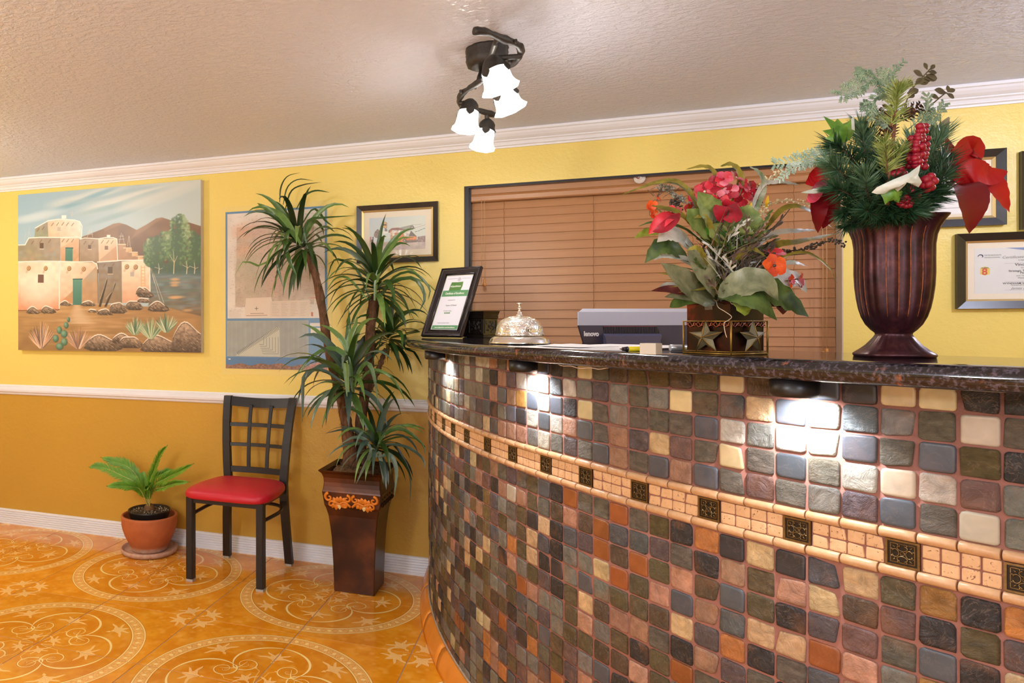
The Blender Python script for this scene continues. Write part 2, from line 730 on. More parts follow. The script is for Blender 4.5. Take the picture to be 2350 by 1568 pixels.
# connecting arc bulging to the centre
pts = [pt(0.330 + 0.075 * abs(i / 15 - 1) ** 1.8, 45 + (i / 15 - 1) * 17) for i in range(31)]
R_.stroke([(p[0] + 2, p[1] + 3) for p in pts], 11, LINE, 1.5, 0.4)
R_.stroke(pts, [4 + 8 * (1 - abs(i / 15 - 1)) for i in range(31)], GOLD, 1.5)


def lily(x, y, ang, s, col=FL):
    """fan of five pointed petals opening along ang (tile units)"""
    A = math.radians(ang)

    def T(p):
        px, py = p
        return ((x + s * (px * math.cos(A) - py * math.sin(A))) * N, N - (y + s * (px * math.sin(A) + py * math.cos(A))) * N)
    pet = [(0.0, -0.05), (0.22, -0.2), (0.38, -0.6), (0.30, -1.0), (0.36, -1.25), (0.55, -0.75), (0.58, -0.42), (0.66, -0.36), (0.92, -0.72), (1.12, -0.80), (0.92, -0.42), (0.80, -0.20), (1.05, -0.12), (1.25, 0.0),
           (1.05, 0.12), (0.80, 0.20), (0.92, 0.42), (1.12, 0.80), (0.92, 0.72), (0.66, 0.36), (0.58, 0.42), (0.55, 0.75), (0.36, 1.25), (0.30, 1.0), (0.38, 0.6), (0.22, 0.2), (0.0, 0.05)]
    P = [T(p) for p in pet]
    R_.poly([(p[0] + 2, p[1] + 3) for p in P], LINE, 2.5, 0.6)
    R_.poly(P, col, 1.5)
    for q in ((0.6, -0.55), (0.85, -0.4), (1.0, 0), (0.85, 0.4), (0.6, 0.55)):
        R_.stroke([T((0.22, q[1] * 0.15)), T(q)], 1.8, LINE, 1.2, 0.35)
    D = [T(p) for p in ((0.05, 0), (-0.12, 0.13), (-0.38, 0.0), (-0.12, -0.13))]
    R_.poly([(p[0] + 1, p[1] + 2) for p in D], LINE, 2, 0.5)
    R_.poly(D, (250, 198, 112), 1.5)


c45 = math.cos(PI / 4)
lily(0.63 * c45, 0.63 * c45, 45, 0.13)
lily(0.44, 0, 0, 0.13); lily(0, 0.44, 90, 0.13)
lily(0.09 * c45, 0.09 * c45, 45, 0.095)
lily(1 - 0.085 * c45, 1 - 0.085 * c45, 225, 0.135)
for s1 in (0, 1):
    q = [pt(0.04, 4 if not s1 else 86), pt(0.16, 12 if not s1 else 78), pt(0.25, 9 if not s1 else 81), pt(0.29, 16 if not s1 else 74)]
    R_.stroke(q, 4, GOLD, 1.5, 0.9)
    R_.blob(*pt(0.30, 17 if not s1 else 73), 14, 9, FL, 0.3)
im_floor = R_.image('floor_tile_print')
FM = print_mat('printed_floor_tile', im_floor, 0.13)
oi = FM.n('ShaderNodeObjectInfo')
hv = FM.n('ShaderNodeHueSaturation')
mr = FM.n('ShaderNodeMapRange')
mr.inputs[3].default_value = 0.93; mr.inputs[4].default_value = 1.05
FM.l(oi.outputs['Random'], mr.inputs[0])
FM.l(mr.outputs[0], hv.inputs['Value'])
tex = [n for n in FM.t.nodes if n.type == 'TEX_IMAGE'][0]
FM.l(tex.outputs['Color'], hv.inputs['Color'])
FM.l(hv.outputs['Color'], FM.b.inputs['Base Color'])
FM.bump(FM.noise(FM.coord('Object'), 7, 3), 0.06, 0.002)
M_floor = FM.m
M_grout = simple('floor_grout', (176, 138, 104), 0.8, bump=(200, 0.2), var=(30, .1))

bm = bmesh.new()
box(bm, (X0, Y0, -0.06), (X1, WY, -0.0015))
floor = struct(link('floor', bm, M_grout))
g = 0.0022
for q in range(1):
    bm = bmesh.new()
    uvl = bm.loops.layers.uv.new('UVMap')
    box(bm, (g, g, -0.006), (TS - g, TS - g, 0))
    bmesh.ops.bevel(bm, geom=[e for e in bm.edges if all(v.co.z > -0.001 for v in e.verts)], offset=0.0009, segments=1, affect='EDGES')
    for f in bm.faces:
        for lp in f.loops:
            lp[uvl].uv = (lp.vert.co.x / TS, lp.vert.co.y / TS)
    tile_me = bpy.data.meshes.new('floor_tile')
    bm.to_mesh(tile_me); bm.free()
    tile_me.materials.append(M_floor)
# tile (i,j) spans i..i+1, j..j+1; medallions stand on even/even corners, stars on odd/odd
edge_mesh = {}
for i in range(-5, 10):
    for j in range(-9, 4):
        x, y = TX + i * TS, TY + j * TS
        if x < X0 + 0.02 or x + TS > X1 or y < Y0:
            continue
        ie, je = i % 2 == 0, j % 2 == 0
        rot = {(True, True): 0, (False, True): 90, (False, False): 180, (True, False): 270}[(ie, je)]
        # only the tiles that can be seen beyond the counter or near the room's open side
        if y + TS > WY + 0.001:
            # the row cut by the wall
            cut = WY - y - 0.004
            if cut < 0.02:
                continue
            bm = bmesh.new()
            uvl = bm.loops.layers.uv.new('UVMap')
            box(bm, (g, g, -0.006), (TS - g, cut, 0))
            for f in bm.faces:
                for lp in f.loops:
                    a, b = lp.vert.co.x / TS, lp.vert.co.y / TS
                    if rot == 90: a, b = b, 1 - a
                    elif rot == 180: a, b = 1 - a, 1 - b
                    elif rot == 270: a, b = 1 - b, a
                    lp[uvl].uv = (a, b)
            key = (rot, round(cut, 4))
            if key not in edge_mesh:
                me = bpy.data.meshes.new('floor_tile')
                bm.to_mesh(me); me.materials.append(M_floor)
                edge_mesh[key] = me
            bm.free()
            o = bpy.data.objects.new('floor_tile', edge_mesh[key])
            o.location = (x, y, 0)
        else:
            o = bpy.data.objects.new('floor_tile', tile_me)
            a = math.radians(rot)
            cx_, cy_ = x + TS / 2, y + TS / 2
            o.rotation_euler.z = a
            o.location = (cx_ - (TS / 2 * math.cos(a) - TS / 2 * math.sin(a)), cy_ - (TS / 2 * math.sin(a) + TS / 2 * math.cos(a)), 0)
        C.objects.link(o)
        setparent(o, floor)
# ------------------------------------------------------------------ curved reception counter
CC = Vector((2.483, 3.9895, 0))
RW = 3.146
TOPZ, SLABZ = 1.236, 1.198
T_END = 4.36      # angle where the counter runs out of view on the right
T_BEG = PI + 0.066


def CP(th, r, z):
    return Vector((CC.x + r * math.cos(th), CC.y + r * math.sin(th), z))


def arc_solid(bm, prof, t0, t1, n, mi=0):
    """closed profile (r,z) swept about the counter's centre"""
    rings = []
    for i in range(n + 1):
        t = t0 + (t1 - t0) * i / n
        rings.append([bm.verts.new(CP(t, r, z)) for r, z in prof])
    m_ = len(prof)
    for a, b in zip(rings, rings[1:]):
        for k in range(m_):
            f = bm.faces.new((a[k], a[(k + 1) % m_], b[(k + 1) % m_], b[k]))
            f.smooth = True
            f.material_index = mi
    bm.faces.new(rings[0][::-1]); bm.faces.new(rings[-1])
    nrm_fix(bm)


counter = thing('reception_counter', 'curved reception counter faced with slate mosaic and a travertine border', 'counter', CP(3.7, RW - .06, 0))
gm = NT('mosaic_grout')
v = gm.coord('Object')
gm.base(gm.mix(gm.noise(v, 40, 4), lin((132, 84, 70)), lin((162, 108, 94))))
gm.b.inputs['Roughness'].default_value = 0.85
gm.bump(gm.noise(v, 300, 4, 0.7), 0.5, 0.0015)
M_mgrout = gm.m
bm = bmesh.new()
arc_solid(bm, [(RW, 0), (RW, SLABZ), (RW - .13, SLABZ), (RW - .13, 0)], T_BEG, T_END, 120)
link('grout_wall', bm, M_mgrout, counter)


def stone_mat(name, kind, use_attr=False):
    m = NT(name)
    tc = m.n('ShaderNodeTexCoord')
    oi = m.n('ShaderNodeObjectInfo')
    mp = m.n('ShaderNodeMapping')
    m.l(tc.outputs['Object'], mp.inputs['Vector'])
    if not use_attr:
        mul = m.n('ShaderNodeVectorMath', operation='SCALE')
        cb = m.n('ShaderNodeCombineXYZ')
        for k in range(3):
            m.l(oi.outputs['Random'], cb.inputs[k])
        m.l(cb.outputs[0], mul.inputs[0]); mul.inputs['Scale'].default_value = 37.0
        m.l(mul.outputs[0], mp.inputs['Location'])
        rt = m.n('ShaderNodeVectorMath', operation='SCALE')
        m.l(cb.outputs[0], rt.inputs[0]); rt.inputs['Scale'].default_value = 20.0
        m.l(rt.outputs[0], mp.inputs['Rotation'])
        col = oi.outputs['Color']
    else:
        at = m.n('ShaderNodeVertexColor'); at.layer_name = 'Col'
        col = at.outputs['Color']
    vec = mp.outputs['Vector']
    if kind == 'smooth':
        n1 = m.noise(vec, 28, 3, 0.5, 0.4)
        h = m.noise(vec, 60, 3, 0.5)
        st, ds, ro = 0.3, 0.002, 0.42
        a1, a2 = 0.82, 1.12
    elif kind == 'rough':
        mp.inputs['Scale'].default_value = (0.6, 1.4, 1.0)
        n1 = m.noise(vec, 60, 6, 0.7, 0.5)
        h = m.noise(vec, 75, 7, 0.72, 0.35)
        st, ds, ro = 1.0, 0.014, 0.5
        a1, a2 = 0.5, 1.35
    else:
        n1 = m.noise(vec, 34, 6, 0.68, 0.8)
        h = m.noise(vec, 36, 7, 0.66, 0.7)
        st, ds, ro = 1.0, 0.009, 0.48
        a1, a2 = 0.62, 1.25
    k = m.ramp(n1, [(0.3, (a1,) * 3), (0.7, (a2,) * 3)])
    c = m.mix(1.0, col, k, 'MULTIPLY')
    # rust and mineral veins
    n2 = m.noise(vec, 22, 4, 0.6, 1.5)
    vein = m.ramp(n2, [(0.495, (0, 0, 0)), (0.51, (1, 1, 1)), (0.525, (0, 0, 0))])
    vf = m.n('ShaderNodeMath', operation='MULTIPLY')
    m.l(vein, vf.inputs[0]); vf.inputs[1].default_value = 0.18 if kind != 'smooth' else 0.08
    c = m.mix(vf.outputs[0], c, lin((190, 160, 140)))
    n3 = m.noise(vec, 14, 3)
    ru = m.ramp(n3, [(0.56, (0, 0, 0)), (0.72, (1, 1, 1))])
    rf = m.n('ShaderNodeMath', operation='MULTIPLY')
    m.l(ru, rf.inputs[0]); rf.inputs[1].default_value = 0.35 if kind != 'smooth' else 0.12
    c = m.mix(rf.outputs[0], c, lin((150, 98, 60)))
    m.base(c)
    m.b.inputs['Roughness'].default_value = ro
    m.bump(h, st, ds)
    return m.m


SM = {k: stone_mat('slate_' + k, k) for k in ('smooth', 'rough', 'cleft')}
SMA = stone_mat('slate_far', 'cleft', True)


def tile_bm(bm, w, h, th, rc, seed, jag=0.0, put=None, col=None, colly=None, dome=0.00025):
    """tumbled square stone: rounded corners, softened rim, slightly uneven outline; x along, z up, front at -y"""
    r = random.Random(seed)
    out = []
    cs = [(w / 2 - rc, h / 2 - rc, 0), (-w / 2 + rc, h / 2 - rc, 90), (-w / 2 + rc, -h / 2 + rc, 180), (w / 2 - rc, -h / 2 + rc, 270)]
    rcs = [rc * r.uniform(0.6, 1.3) for _ in range(4)]
    for q, (cx_, cz_, a0) in enumerate(cs):
        rc2 = rcs[q]
        cx2 = (w / 2 - rc2) * (1 if cx_ > 0 else -1)
        cz2 = (h / 2 - rc2) * (1 if cz_ > 0 else -1)
        for k in range(3):
            a = math.radians(a0 + k * 45)
            out.append([cx2 + rc2 * math.cos(a), cz2 + rc2 * math.sin(a)])
    for p in out:
        p[0] += r.uniform(-1, 1) * jag
        p[1] += r.uniform(-1, 1) * jag
    if r.random() < 0.12 and jag > 0:      # a chipped corner
        k = r.randrange(4) * 3
        for q in range(3):
            out[k + q][0] *= 0.78
            out[k + q][1] *= 0.84
    b_in = min(w, h) * 0.05
    put = put or (lambda x, y, z: (x, y, z))
    back = [bm.verts.new(put(x, 0.0, z)) for x, z in out]
    side = [bm.verts.new(put(x, -th + b_in * 0.7, z)) for x, z in out]
    top = []
    for x, z in out:
        L = math.hypot(x, z)
        top.append(bm.verts.new(put(x * (1 - b_in / L * 1.2), -th, z * (1 - b_in / L * 1.2))))
    inr = [bm.verts.new(put(x * .78, -th - dome * .4, z * .78)) for x, z in out]
    mid = bm.verts.new(put(0, -th - dome, 0))
    n = len(out)
    fs = []
    for i in range(n):
        j = (i + 1) % n
        fs.append(bm.faces.new((back[i], back[j], side[j], side[i])))
        fs.append(bm.faces.new((side[i], side[j], top[j], top[i])))
        fs.append(bm.faces.new((top[i], top[j], inr[j], inr[i])))
        fs.append(bm.faces.new((inr[i], inr[j], mid)))
    for f in fs:
        f.smooth = True
    if colly is not None:
        for f in fs:
            for lp in f.loops:
                lp[colly] = (*col, 1)
    return fs


# column joints along the front (angles measured about the centre) and course heights
joints = [4.0738, 4.0575, 4.0411, 4.0245, 4.0066, 3.989, 3.9711, 3.9534, 3.9362, 3.9176, 3.8994, 3.8817, 3.8635, 3.8448]
while joints[-1] > T_BEG + 0.02:
    joints.append(joints[-1] - 0.01785)
joints = joints[::-1]
while joints[-1] < T_END - 0.02:
    joints.append(joints[-1] + 0.0163)
NJ = len(joints)
KR = joints.index(4.0738)         # joint whose right side is the last full column of the photograph
upper = [(.9545, 1.005), (1.005, 1.0555), (1.0555, 1.106), (1.106, 1.1565), (1.1565, SLABZ - .001)]
lower = []
z = .8715
while z - .0505 > .086:
    lower.append((z - .0505, z)); z -= .0505
lower.append((.0845, z))

#COLORMAP
PAL = {
    'k': ((48, 48, 54), 'smooth'), 'K': ((42, 40, 42), 'cleft'), 's': ((76, 80, 88), 'smooth'), 'S': ((76, 79, 82), 'cleft'),
    'g': ((116, 114, 106), 'cleft'), 'G': ((112, 106, 92), 'rough'), 'b': ((190, 172, 134), 'smooth'), 'B': ((196, 166, 124), 'cleft'),
    'c': ((172, 164, 144), 'smooth'), 'o': ((104, 90, 58), 'rough'), 'O': ((84, 76, 54), 'cleft'), 'r': ((142, 82, 44), 'smooth'),
    'R': ((176, 112, 58), 'cleft'), 'p': ((156, 116, 94), 'cleft'), 'P': ((178, 132, 108), 'cleft'), 'm': ((104, 78, 74), 'cleft'),
    'n': ((80, 64, 50), 'cleft'), 'v': ((84, 72, 76), 'cleft'), 't': ((150, 108, 52), 'cleft'), 'w': ((172, 168, 156), 'cleft'),
}
UPW = 'gGGsScwmokbGgGSnvcGgsSg'
LOW = 'oOOnnkKsSbBgrRpPmvoGgkKOonBgmvOnGgSsG'
CM_UP = ['SpppgwGvGspGspsGmGgvsGcg', 'KgskwswpsGpvBmGbGsGwcwmg', 'psptswsKbGgGGGswgwwsGsoK', 'KpvwwPSwgvgGgbGSBswSgGcG', 'pGPpwkKGbGnoonObnkskbbKK']
CM_LO = ['pGvGosKrGGrGoKRkBkSBOtKR', 'KpcpoGnPnrSSvGKpoPBnmKov', 'sgGokBK...nroPnsOKvmGsKB', '..........rOPspSBBrPgtvn', '..........OOnBvRKGSpmonG', '..........ppGKpvGkgRvObs', '..........oKOrGnPvoGBkmG', '..........nPoGkBvRnGOpSt']
#ENDCOLORMAP

cand = []
for ji in range(NJ - 1):
    t0, t1 = joints[ji], joints[ji + 1]
    tm = (t0 + t1) / 2
    for band, rows in (('u', upper), ('l', lower)):
        for ri, (z0, z1) in enumerate(rows):
            p = CP(tm, RW, (z0 + z1) / 2)
            zc = p.dot(FWD)
            nrm = Vector((math.cos(tm), math.sin(tm), 0))
            dv = Vector((p.x, p.y, p.z - EYE)).normalized()
            face = -nrm.dot(Vector((dv.x, dv.y, 0)))
            u = CX + p.dot(RIGHT) / max(zc, 0.01) * FOC
            vv = CY - (p.z - EYE) / max(zc, 0.01) * FOC
            vis = face > 0.03 and zc > 0 and u < 2380 and vv < 1600
            area = max(face, 0) / max(zc, 0.1) ** 2 if vis else 0
            cand.append((area, ji, band, ri, t0, t1, z0, z1))
cand.sort(key=lambda c: -c[0])
single = set((c[1], c[2], c[3]) for c in cand[:300])


def tile_kind(ji, band, ri):
    k = KR - ji       # column counted from the right of the photograph, 0 = last full one
    cm = CM_UP if band == 'u' else CM_LO
    if ri < len(cm):
        row = cm[ri]
        idx = len(row) - 1 - k - 0
        if 0 <= k and 0 <= idx < len(row) and row[idx] in PAL:
            return row[idx]
    r = random.Random(ji * 131 + ri * 17 + (5 if band == 'u' else 0))
    return r.choice(UPW if band == 'u' else LOW)


tm_cache = {}
bmf = bmesh.new()
colly = bmf.loops.layers.float_color.new('Col')
for (area, ji, band, ri, t0, t1, z0, z1) in cand:
    key = tile_kind(ji, band, ri)
    rgb, kind = PAL[key]
    r = random.Random(ji * 77 + ri * 7 + (3 if band == 'u' else 0))
    jit = r.uniform(0.88, 1.12)
    col = tuple(min(1, c * jit * r.uniform(0.95, 1.05)) for c in lin(rgb))
    w_ = (t1 - t0) * RW - 0.0045
    h_ = (z1 - z0) - 0.0042
    tm = (t0 + t1) / 2 + r.uniform(-1, 1) * 0.0002
    zm = (z0 + z1) / 2 + r.uniform(-1, 1) * 0.0006
    dep = r.uniform(0.0022, 0.0052)
    if (ji, band, ri) in single:
        ck = (round(w_, 4), round(h_, 3), kind, r.randrange(6))
        if ck not in tm_cache:
            bm = bmesh.new()
            tile_bm(bm, w_, h_, 0.004, 0.0062 if kind != 'rough' else 0.005, hash(ck[:2]) % 1000 + ck[3], 0.0009 if kind != 'smooth' else 0.0004)
            me = bpy.data.meshes.new('stone_tile')
            bm.to_mesh(me); bm.free()
            me.materials.append(SM[kind])
            tm_cache[ck] = me
        o = bpy.data.objects.new('stone_tile', tm_cache[ck])
        o.color = (*col, 1)
        # local -y must face outward
        ang = tm + PI / 2
        o.matrix_basis = Matrix.Translation(CP(tm, RW - 0.004 + dep, zm)) @ Matrix.Rotation(ang, 4, 'Z') @ Matrix.Rotation(r.uniform(-.015, .015), 4, 'Y') @ Matrix.Rotation(r.uniform(-.02, .02), 4, 'X')
        C.objects.link(o)
        setparent(o, counter)
    else:
        def put(x, y, z, tm=tm, zm=zm, dep=dep):
            return CP(tm + x / RW, RW - 0.004 + dep - y, zm + z)
        tile_bm(bmf, w_, h_, 0.004, 0.0058, ji * 31 + ri, 0.0007, put, col, colly)
nrm_fix(bmf)
far = link('stone_tiles', bmf, SMA, counter)
far['kind'] = 'stuff'

# pencil liners above and below the travertine border
lm = NT('liner_stone')
v = lm.coord('Object')
oi = lm.n('ShaderNodeObjectInfo')
lm.base(lm.mix(lm.noise(v, 45, 5, 0.65), lin((170, 120, 78)), lin((218, 180, 138))))
lm.b.inputs['Roughness'].default_value = 0.4
lm.bump(lm.noise(v, 90, 4, 0.6), 0.35, 0.002)
M_liner = lm.m
metal_t = [3.27, 3.31, 3.355, 3.40, 3.4512, 3.5075, 3.5542, 3.6039, 3.6608, 3.7137, 3.768, 3.8194, 3.874, 3.9292, 3.9839, 4.0349, 4.0819, 4.13, 4.178, 4.226, 4.274]
for zc_ in (.945, .8815):
    for ji in range(NJ - 1):
        t0, t1 = joints[ji] + 0.0004, joints[ji + 1] - 0.0004
        r = random.Random(ji + int(zc_ * 1000))
        bm = bmesh.new()
        rr0 = 0.0088 * r.uniform(0.95, 1.05)
        n_ = 3
        pr = [(RW + 0.001 + rr0 * math.sin(a) * 1.0, zc_ + rr0 * math.cos(a)) for a in [PI * k / 8 for k in range(9)]]
        e = 0.0012
        rings = []
        for i in range(n_ + 3):
            t = [t0, t0 + 0.0004, t0 + (t1 - t0) * .33, t0 + (t1 - t0) * .66, t1 - 0.0004, t1][i]
            s_ = 0.9 if i in (0, 5) else 1.0
            rings.append([bm.verts.new(CP(t, RW + 0.001 + (a - RW - 0.001) * s_ - 0.0, zc_ + (b - zc_) * s_)) for a, b in pr])
        for a, b in zip(rings, rings[1:]):
            for k in range(len(pr) - 1):
                bm.faces.new((a[k], a[k + 1], b[k + 1], b[k])).smooth = True
        bm.faces.new(rings[0]); bm.faces.new(rings[-1][::-1])
        nrm_fix(bm)
        link('pencil_liner', bm, M_liner, counter)

# travertine squares and bronze accents
tv = NT('travertine')
v = tv.coord('Object')
oi = tv.n('ShaderNodeObjectInfo')
mp = tv.n('ShaderNodeMapping')
cb = tv.n('ShaderNodeCombineXYZ')
sc2 = tv.n('ShaderNodeVectorMath', operation='SCALE'); sc2.inputs['Scale'].default_value = 9.0
for k in range(3):
    tv.l(oi.outputs['Random'], cb.inputs[k])
tv.l(cb.outputs[0], sc2.inputs[0]); tv.l(sc2.outputs[0], mp.inputs['Location'])
tv.l(v, mp.inputs['Vector'])
nn = tv.noise(mp.outputs[0], 60, 4, 0.6)
basec = tv.mix(nn, lin((196, 148, 104)), lin((226, 188, 146)))
pit = tv.ramp(tv.noise(mp.outputs[0], 240, 3, 0.5, 0.6), [(0.30, (0, 0, 0)), (0.36, (1, 1, 1))])
tv.base(tv.mix(pit, lin((120, 78, 50)), basec))
tv.b.inputs['Roughness'].default_value = 0.5
tv.bump(pit, 0.5, 0.0015)
M_trav = tv.m
M_bronze = simple('antique_bronze', (44, 34, 22), 0.5, 0.5, bump=(500, 0.1), var=(60, .35))
M_bronze_hi = simple('relief_bronze', (128, 108, 74), 0.32, 0.85, var=(90, .3))  # raised scrolls coloured brighter than their ground so they stand out
bronze_me = {}


def bronze_mesh(w_, h_):
    """square medal with a raised rim and a raised cross of C scrolls"""
    bm = bmesh.new()
    box(bm, (-w_ / 2, -0.003, -h_ / 2), (w_ / 2, 0, h_ / 2))
    rim = w_ * 0.07
    for (a, b) in (((-w_ / 2, -h_ / 2), (w_ / 2, -h_ / 2 + rim)), ((-w_ / 2, h_ / 2 - rim), (w_ / 2, h_ / 2)), ((-w_ / 2, -h_ / 2 + rim), (-w_ / 2 + rim, h_ / 2 - rim)), ((w_ / 2 - rim, -h_ / 2 + rim), (w_ / 2, h_ / 2 - rim))):
        box(bm, (a[0], -0.0048, a[1]), (b[0], -0.003, b[1]))
    q = 0.36
    for (a, b) in (((-q, -q), (q, -q + .025)), ((-q, q - .025), (q, q)), ((-q, -q), (-q + .025, q)), ((q - .025, -q), (q, q))):
        box(bm, (a[0] * w_, -0.0036, a[1] * h_), (b[0] * w_, -0.003, b[1] * h_))
    for q in range(4):
        A0 = q * PI / 2
        pts = []
        for k in range(17):          # C scroll with its back to the centre and curled ends
            f = k / 16 * 2 - 1
            a = PI + f * 2.5
            rr_ = 0.125 * (1 - 0.35 * max(0, abs(f) - .55) / .45)
            x, z = 0.225 + rr_ * math.cos(a), rr_ * 1.25 * math.sin(a)
            pts.append(Vector(((x * math.cos(A0) - z * math.sin(A0)) * w_, -.0042, (x * math.sin(A0) + z * math.cos(A0)) * h_)))
        tube(bm, pts, [w_ * (.014 + .012 * abs(k / 8 - 1)) for k in range(17)], 5)
        for da in (-.33, 0, .33):
            a = A0 + PI / 4 + da
            p0 = Vector((.26 * w_ * math.cos(a) * 1.1, -.004, .26 * h_ * math.sin(a) * 1.1)); p1 = Vector((.40 * w_ * math.cos(a + da * .3), -.004, .40 * h_ * math.sin(a + da * .3)))
            tube(bm, [p0, (p0 + p1) / 2, p1], [w_ * .010, w_ * .026, w_ * .010], 5)
    pts = [Vector((0.07 * w_ * math.cos(a), -0.0036, 0.07 * h_ * math.sin(a))) for a in [PI * k / 4 for k in range(9)]]
    tube(bm, pts, w_ * .016, 4, cap=False)
    nrm_fix(bm)
    for f in bm.faces:
        f.material_index = 0 if (abs(f.normal.y) > .9 and abs(f.calc_center_median().y + .003) < .0002) or f.calc_center_median().y > -.0029 else 1
    me = bpy.data.meshes.new('bronze_tile')
    bm.to_mesh(me); bm.free()
    me.materials.append(M_bronze)
    me.materials.append(M_bronze_hi)
    return me


bme = bronze_mesh(0.047, 0.0445)
trav_me = {}
for i, tm in enumerate(metal_t):
    o = bpy.data.objects.new('bronze_tile', bme)
    o.matrix_basis = Matrix.Translation(CP(tm, RW - 0.0005, .91325)) @ Matrix.Rotation(tm + PI / 2, 4, 'Z')
    C.objects.link(o); setparent(o, counter)
    if i + 1 < len(metal_t):
        a0 = tm + 0.0248 / RW
        a1 = metal_t[i + 1] - 0.0248 / RW
        st = (a1 - a0) / 4
        for k in range(4):
            for row in range(2):
                t_ = a0 + st * (k + 0.5)
                zz = .91325 + (row - 0.5) * 0.0228
                r = random.Random(i * 8 + k * 2 + row)
                w_ = st * RW - 0.0022
                ck = (i, r.randrange(2))
                if ck not in trav_me:
                    bm = bmesh.new()
                    tile_bm(bm, w_, 0.0208, 0.003, 0.0026, i * 3 + ck[1], 0.0003, dome=0.0003)
                    nrm_fix(bm)
                    me = bpy.data.meshes.new('travertine_tile')
                    bm.to_mesh(me); bm.free(); me.materials.append(M_trav)
                    trav_me[ck] = me
                o = bpy.data.objects.new('travertine_tile', trav_me[ck])
                o.matrix_basis = Matrix.Translation(CP(t_, RW - 0.0005, zz)) @ Matrix.Rotation(t_ + PI / 2, 4, 'Z')
                C.objects.link(o); setparent(o, counter)

# bullnose base tiles along the foot
M_base = simple('base_tile_glaze', (226, 140, 52), 0.25, var=(9, .1))
tb = T_BEG
while tb < T_END - .02:
    te = min(T_END, tb + 0.33 / RW)
    bm = bmesh.new()
    arc_solid(bm, [(RW, 0.0), (RW + .044, 0.0), (RW + .042, .02), (RW + .033, .05), (RW + .022, .072), (RW + .012, .080), (RW + 0.0, .082)], tb + .0004, te - .0004, 8)
    link('base_tile', bm, M_base, counter)
    tb = te
M_caulk = simple('base_caulk', (168, 150, 130), 0.8, bump=(250, .4), var=(60, .15))
bm = bmesh.new()
tube(bm, [CP(T_BEG + (T_END - T_BEG) * i / 160, RW + .004, .085) for i in range(161)], .005, 6)
link('caulk_bead', bm, M_caulk, counter)

# ------------------------------------------------------------------ granite top
gr = NT('granite')
v = gr.coord('Object')
n1 = gr.noise(v, 38, 6, 0.65, 0.5)
n2 = gr.noise(v, 24, 4, 0.6, 0.8)
n3 = gr.noise(v, 140, 4, 0.6)
c = gr.ramp(n3, [(0.3, lin((16, 14, 16))), (0.52, lin((38, 33, 38))), (0.64, lin((88, 82, 96))), (0.74, lin((40, 36, 44)))])
pk = gr.ramp(n2, [(0.6, (0, 0, 0)), (0.68, (1, 1, 1))])
pk2 = gr.ramp(n1, [(0.42, (0, 0, 0)), (0.56, (1, 1, 1))])
pf = gr.n('ShaderNodeMath', operation='MULTIPLY')
gr.l(pk, pf.inputs[0]); gr.l(pk2, pf.inputs[1])
c = gr.mix(pf.outputs[0], c, lin((140, 88, 66)))
gr.base(c)
gr.b.inputs['Roughness'].default_value = 0.07
gr.b.inputs['IOR'].default_value = 1.6
M_granite = gr.m
RS, RI = RW + .11, 2.85
prof = [(RI, SLABZ), (RI, TOPZ)]
hr = (TOPZ - SLABZ) / 2
for k in range(13):
    a = PI / 2 - PI * k / 12
    prof.append((RS - hr * 1.1 + hr * 1.1 * math.cos(a), SLABZ + hr + hr * math.sin(a)))
bm = bmesh.new()
arc_solid(bm, prof, T_BEG, T_END, 150)
slab = link('granite_countertop', bm, M_granite)
tag(slab, 'polished dark brown granite countertop with bullnose edge on the tiled counter', 'countertop')

# puck lights under the slab
M_puck = simple('puck_black', (22, 22, 26), 0.35, bump=(200, .05))
pm = NT('puck_lens')
pm.b.inputs['Emission Color'].default_value = (0.86, 0.92, 1, 1)
pm.b.inputs['Emission Strength'].default_value = 30
pm.base((0.9, 0.9, 0.9))
M_lens = pm.m
plabels = ['black puck light under the far left end of the granite top', 'black puck light under the granite top below the silver bell', 'black puck light under the granite top left of the tall vase']
for k, (uu, vv) in enumerate(((1001, 820), (1203, 846), (1826, 900))):
    # on the underside of the slab, close to the tiled face
    best = min((abs((CX + CP(t, RW + .052, SLABZ - .02).dot(RIGHT) / CP(t, RW + .052, 0).dot(FWD) * FOC) - uu), t) for t in [T_BEG + .001 * i for i in range(1100)] if CP(t, RW + .052, 0).dot(FWD) > .3)[1]
    ctr = CP(best, RW + .056, SLABZ)
    t_ = thing('puck_light', plabels[k], 'light', ctr, 'puck lights under the countertop')
    bm = bmesh.new()
    pr_ = [(0.038, SLABZ), (0.038, SLABZ - .024), (0.035, SLABZ - .031), (0.029, SLABZ - .0315), (.027, SLABZ - .026)]
    lathe(bm, pr_, 32, (ctr.x, ctr.y, 0), cap0=True, cap1=True)
    nrm_fix(bm)
    link('housing', bm, M_puck, t_)
    bm = bmesh.new()
    lathe(bm, [(0.0262, SLABZ - .0262), (0.0262, SLABZ - .0285), (0.022, SLABZ - .0295)], 24, (ctr.x, ctr.y, 0), cap0=True, cap1=True)
    nrm_fix(bm)
    link('lens', bm, M_lens, t_)
    # its beam, tipped towards the stone
    nrm = Vector((math.cos(best), math.sin(best), 0))
    sp = light('puck_beam', 'SPOT', ctr + Vector((0, 0, -.038)) + nrm * 0.004, 5.0, (0.88, 0.93, 1.0), 0.012, spot=(math.radians(120), 0.55))
    d = Vector((-nrm.x * 0.75, -nrm.y * 0.75, -1))
    sp.rotation_euler = d.to_track_quat('-Z', 'Y').to_euler()
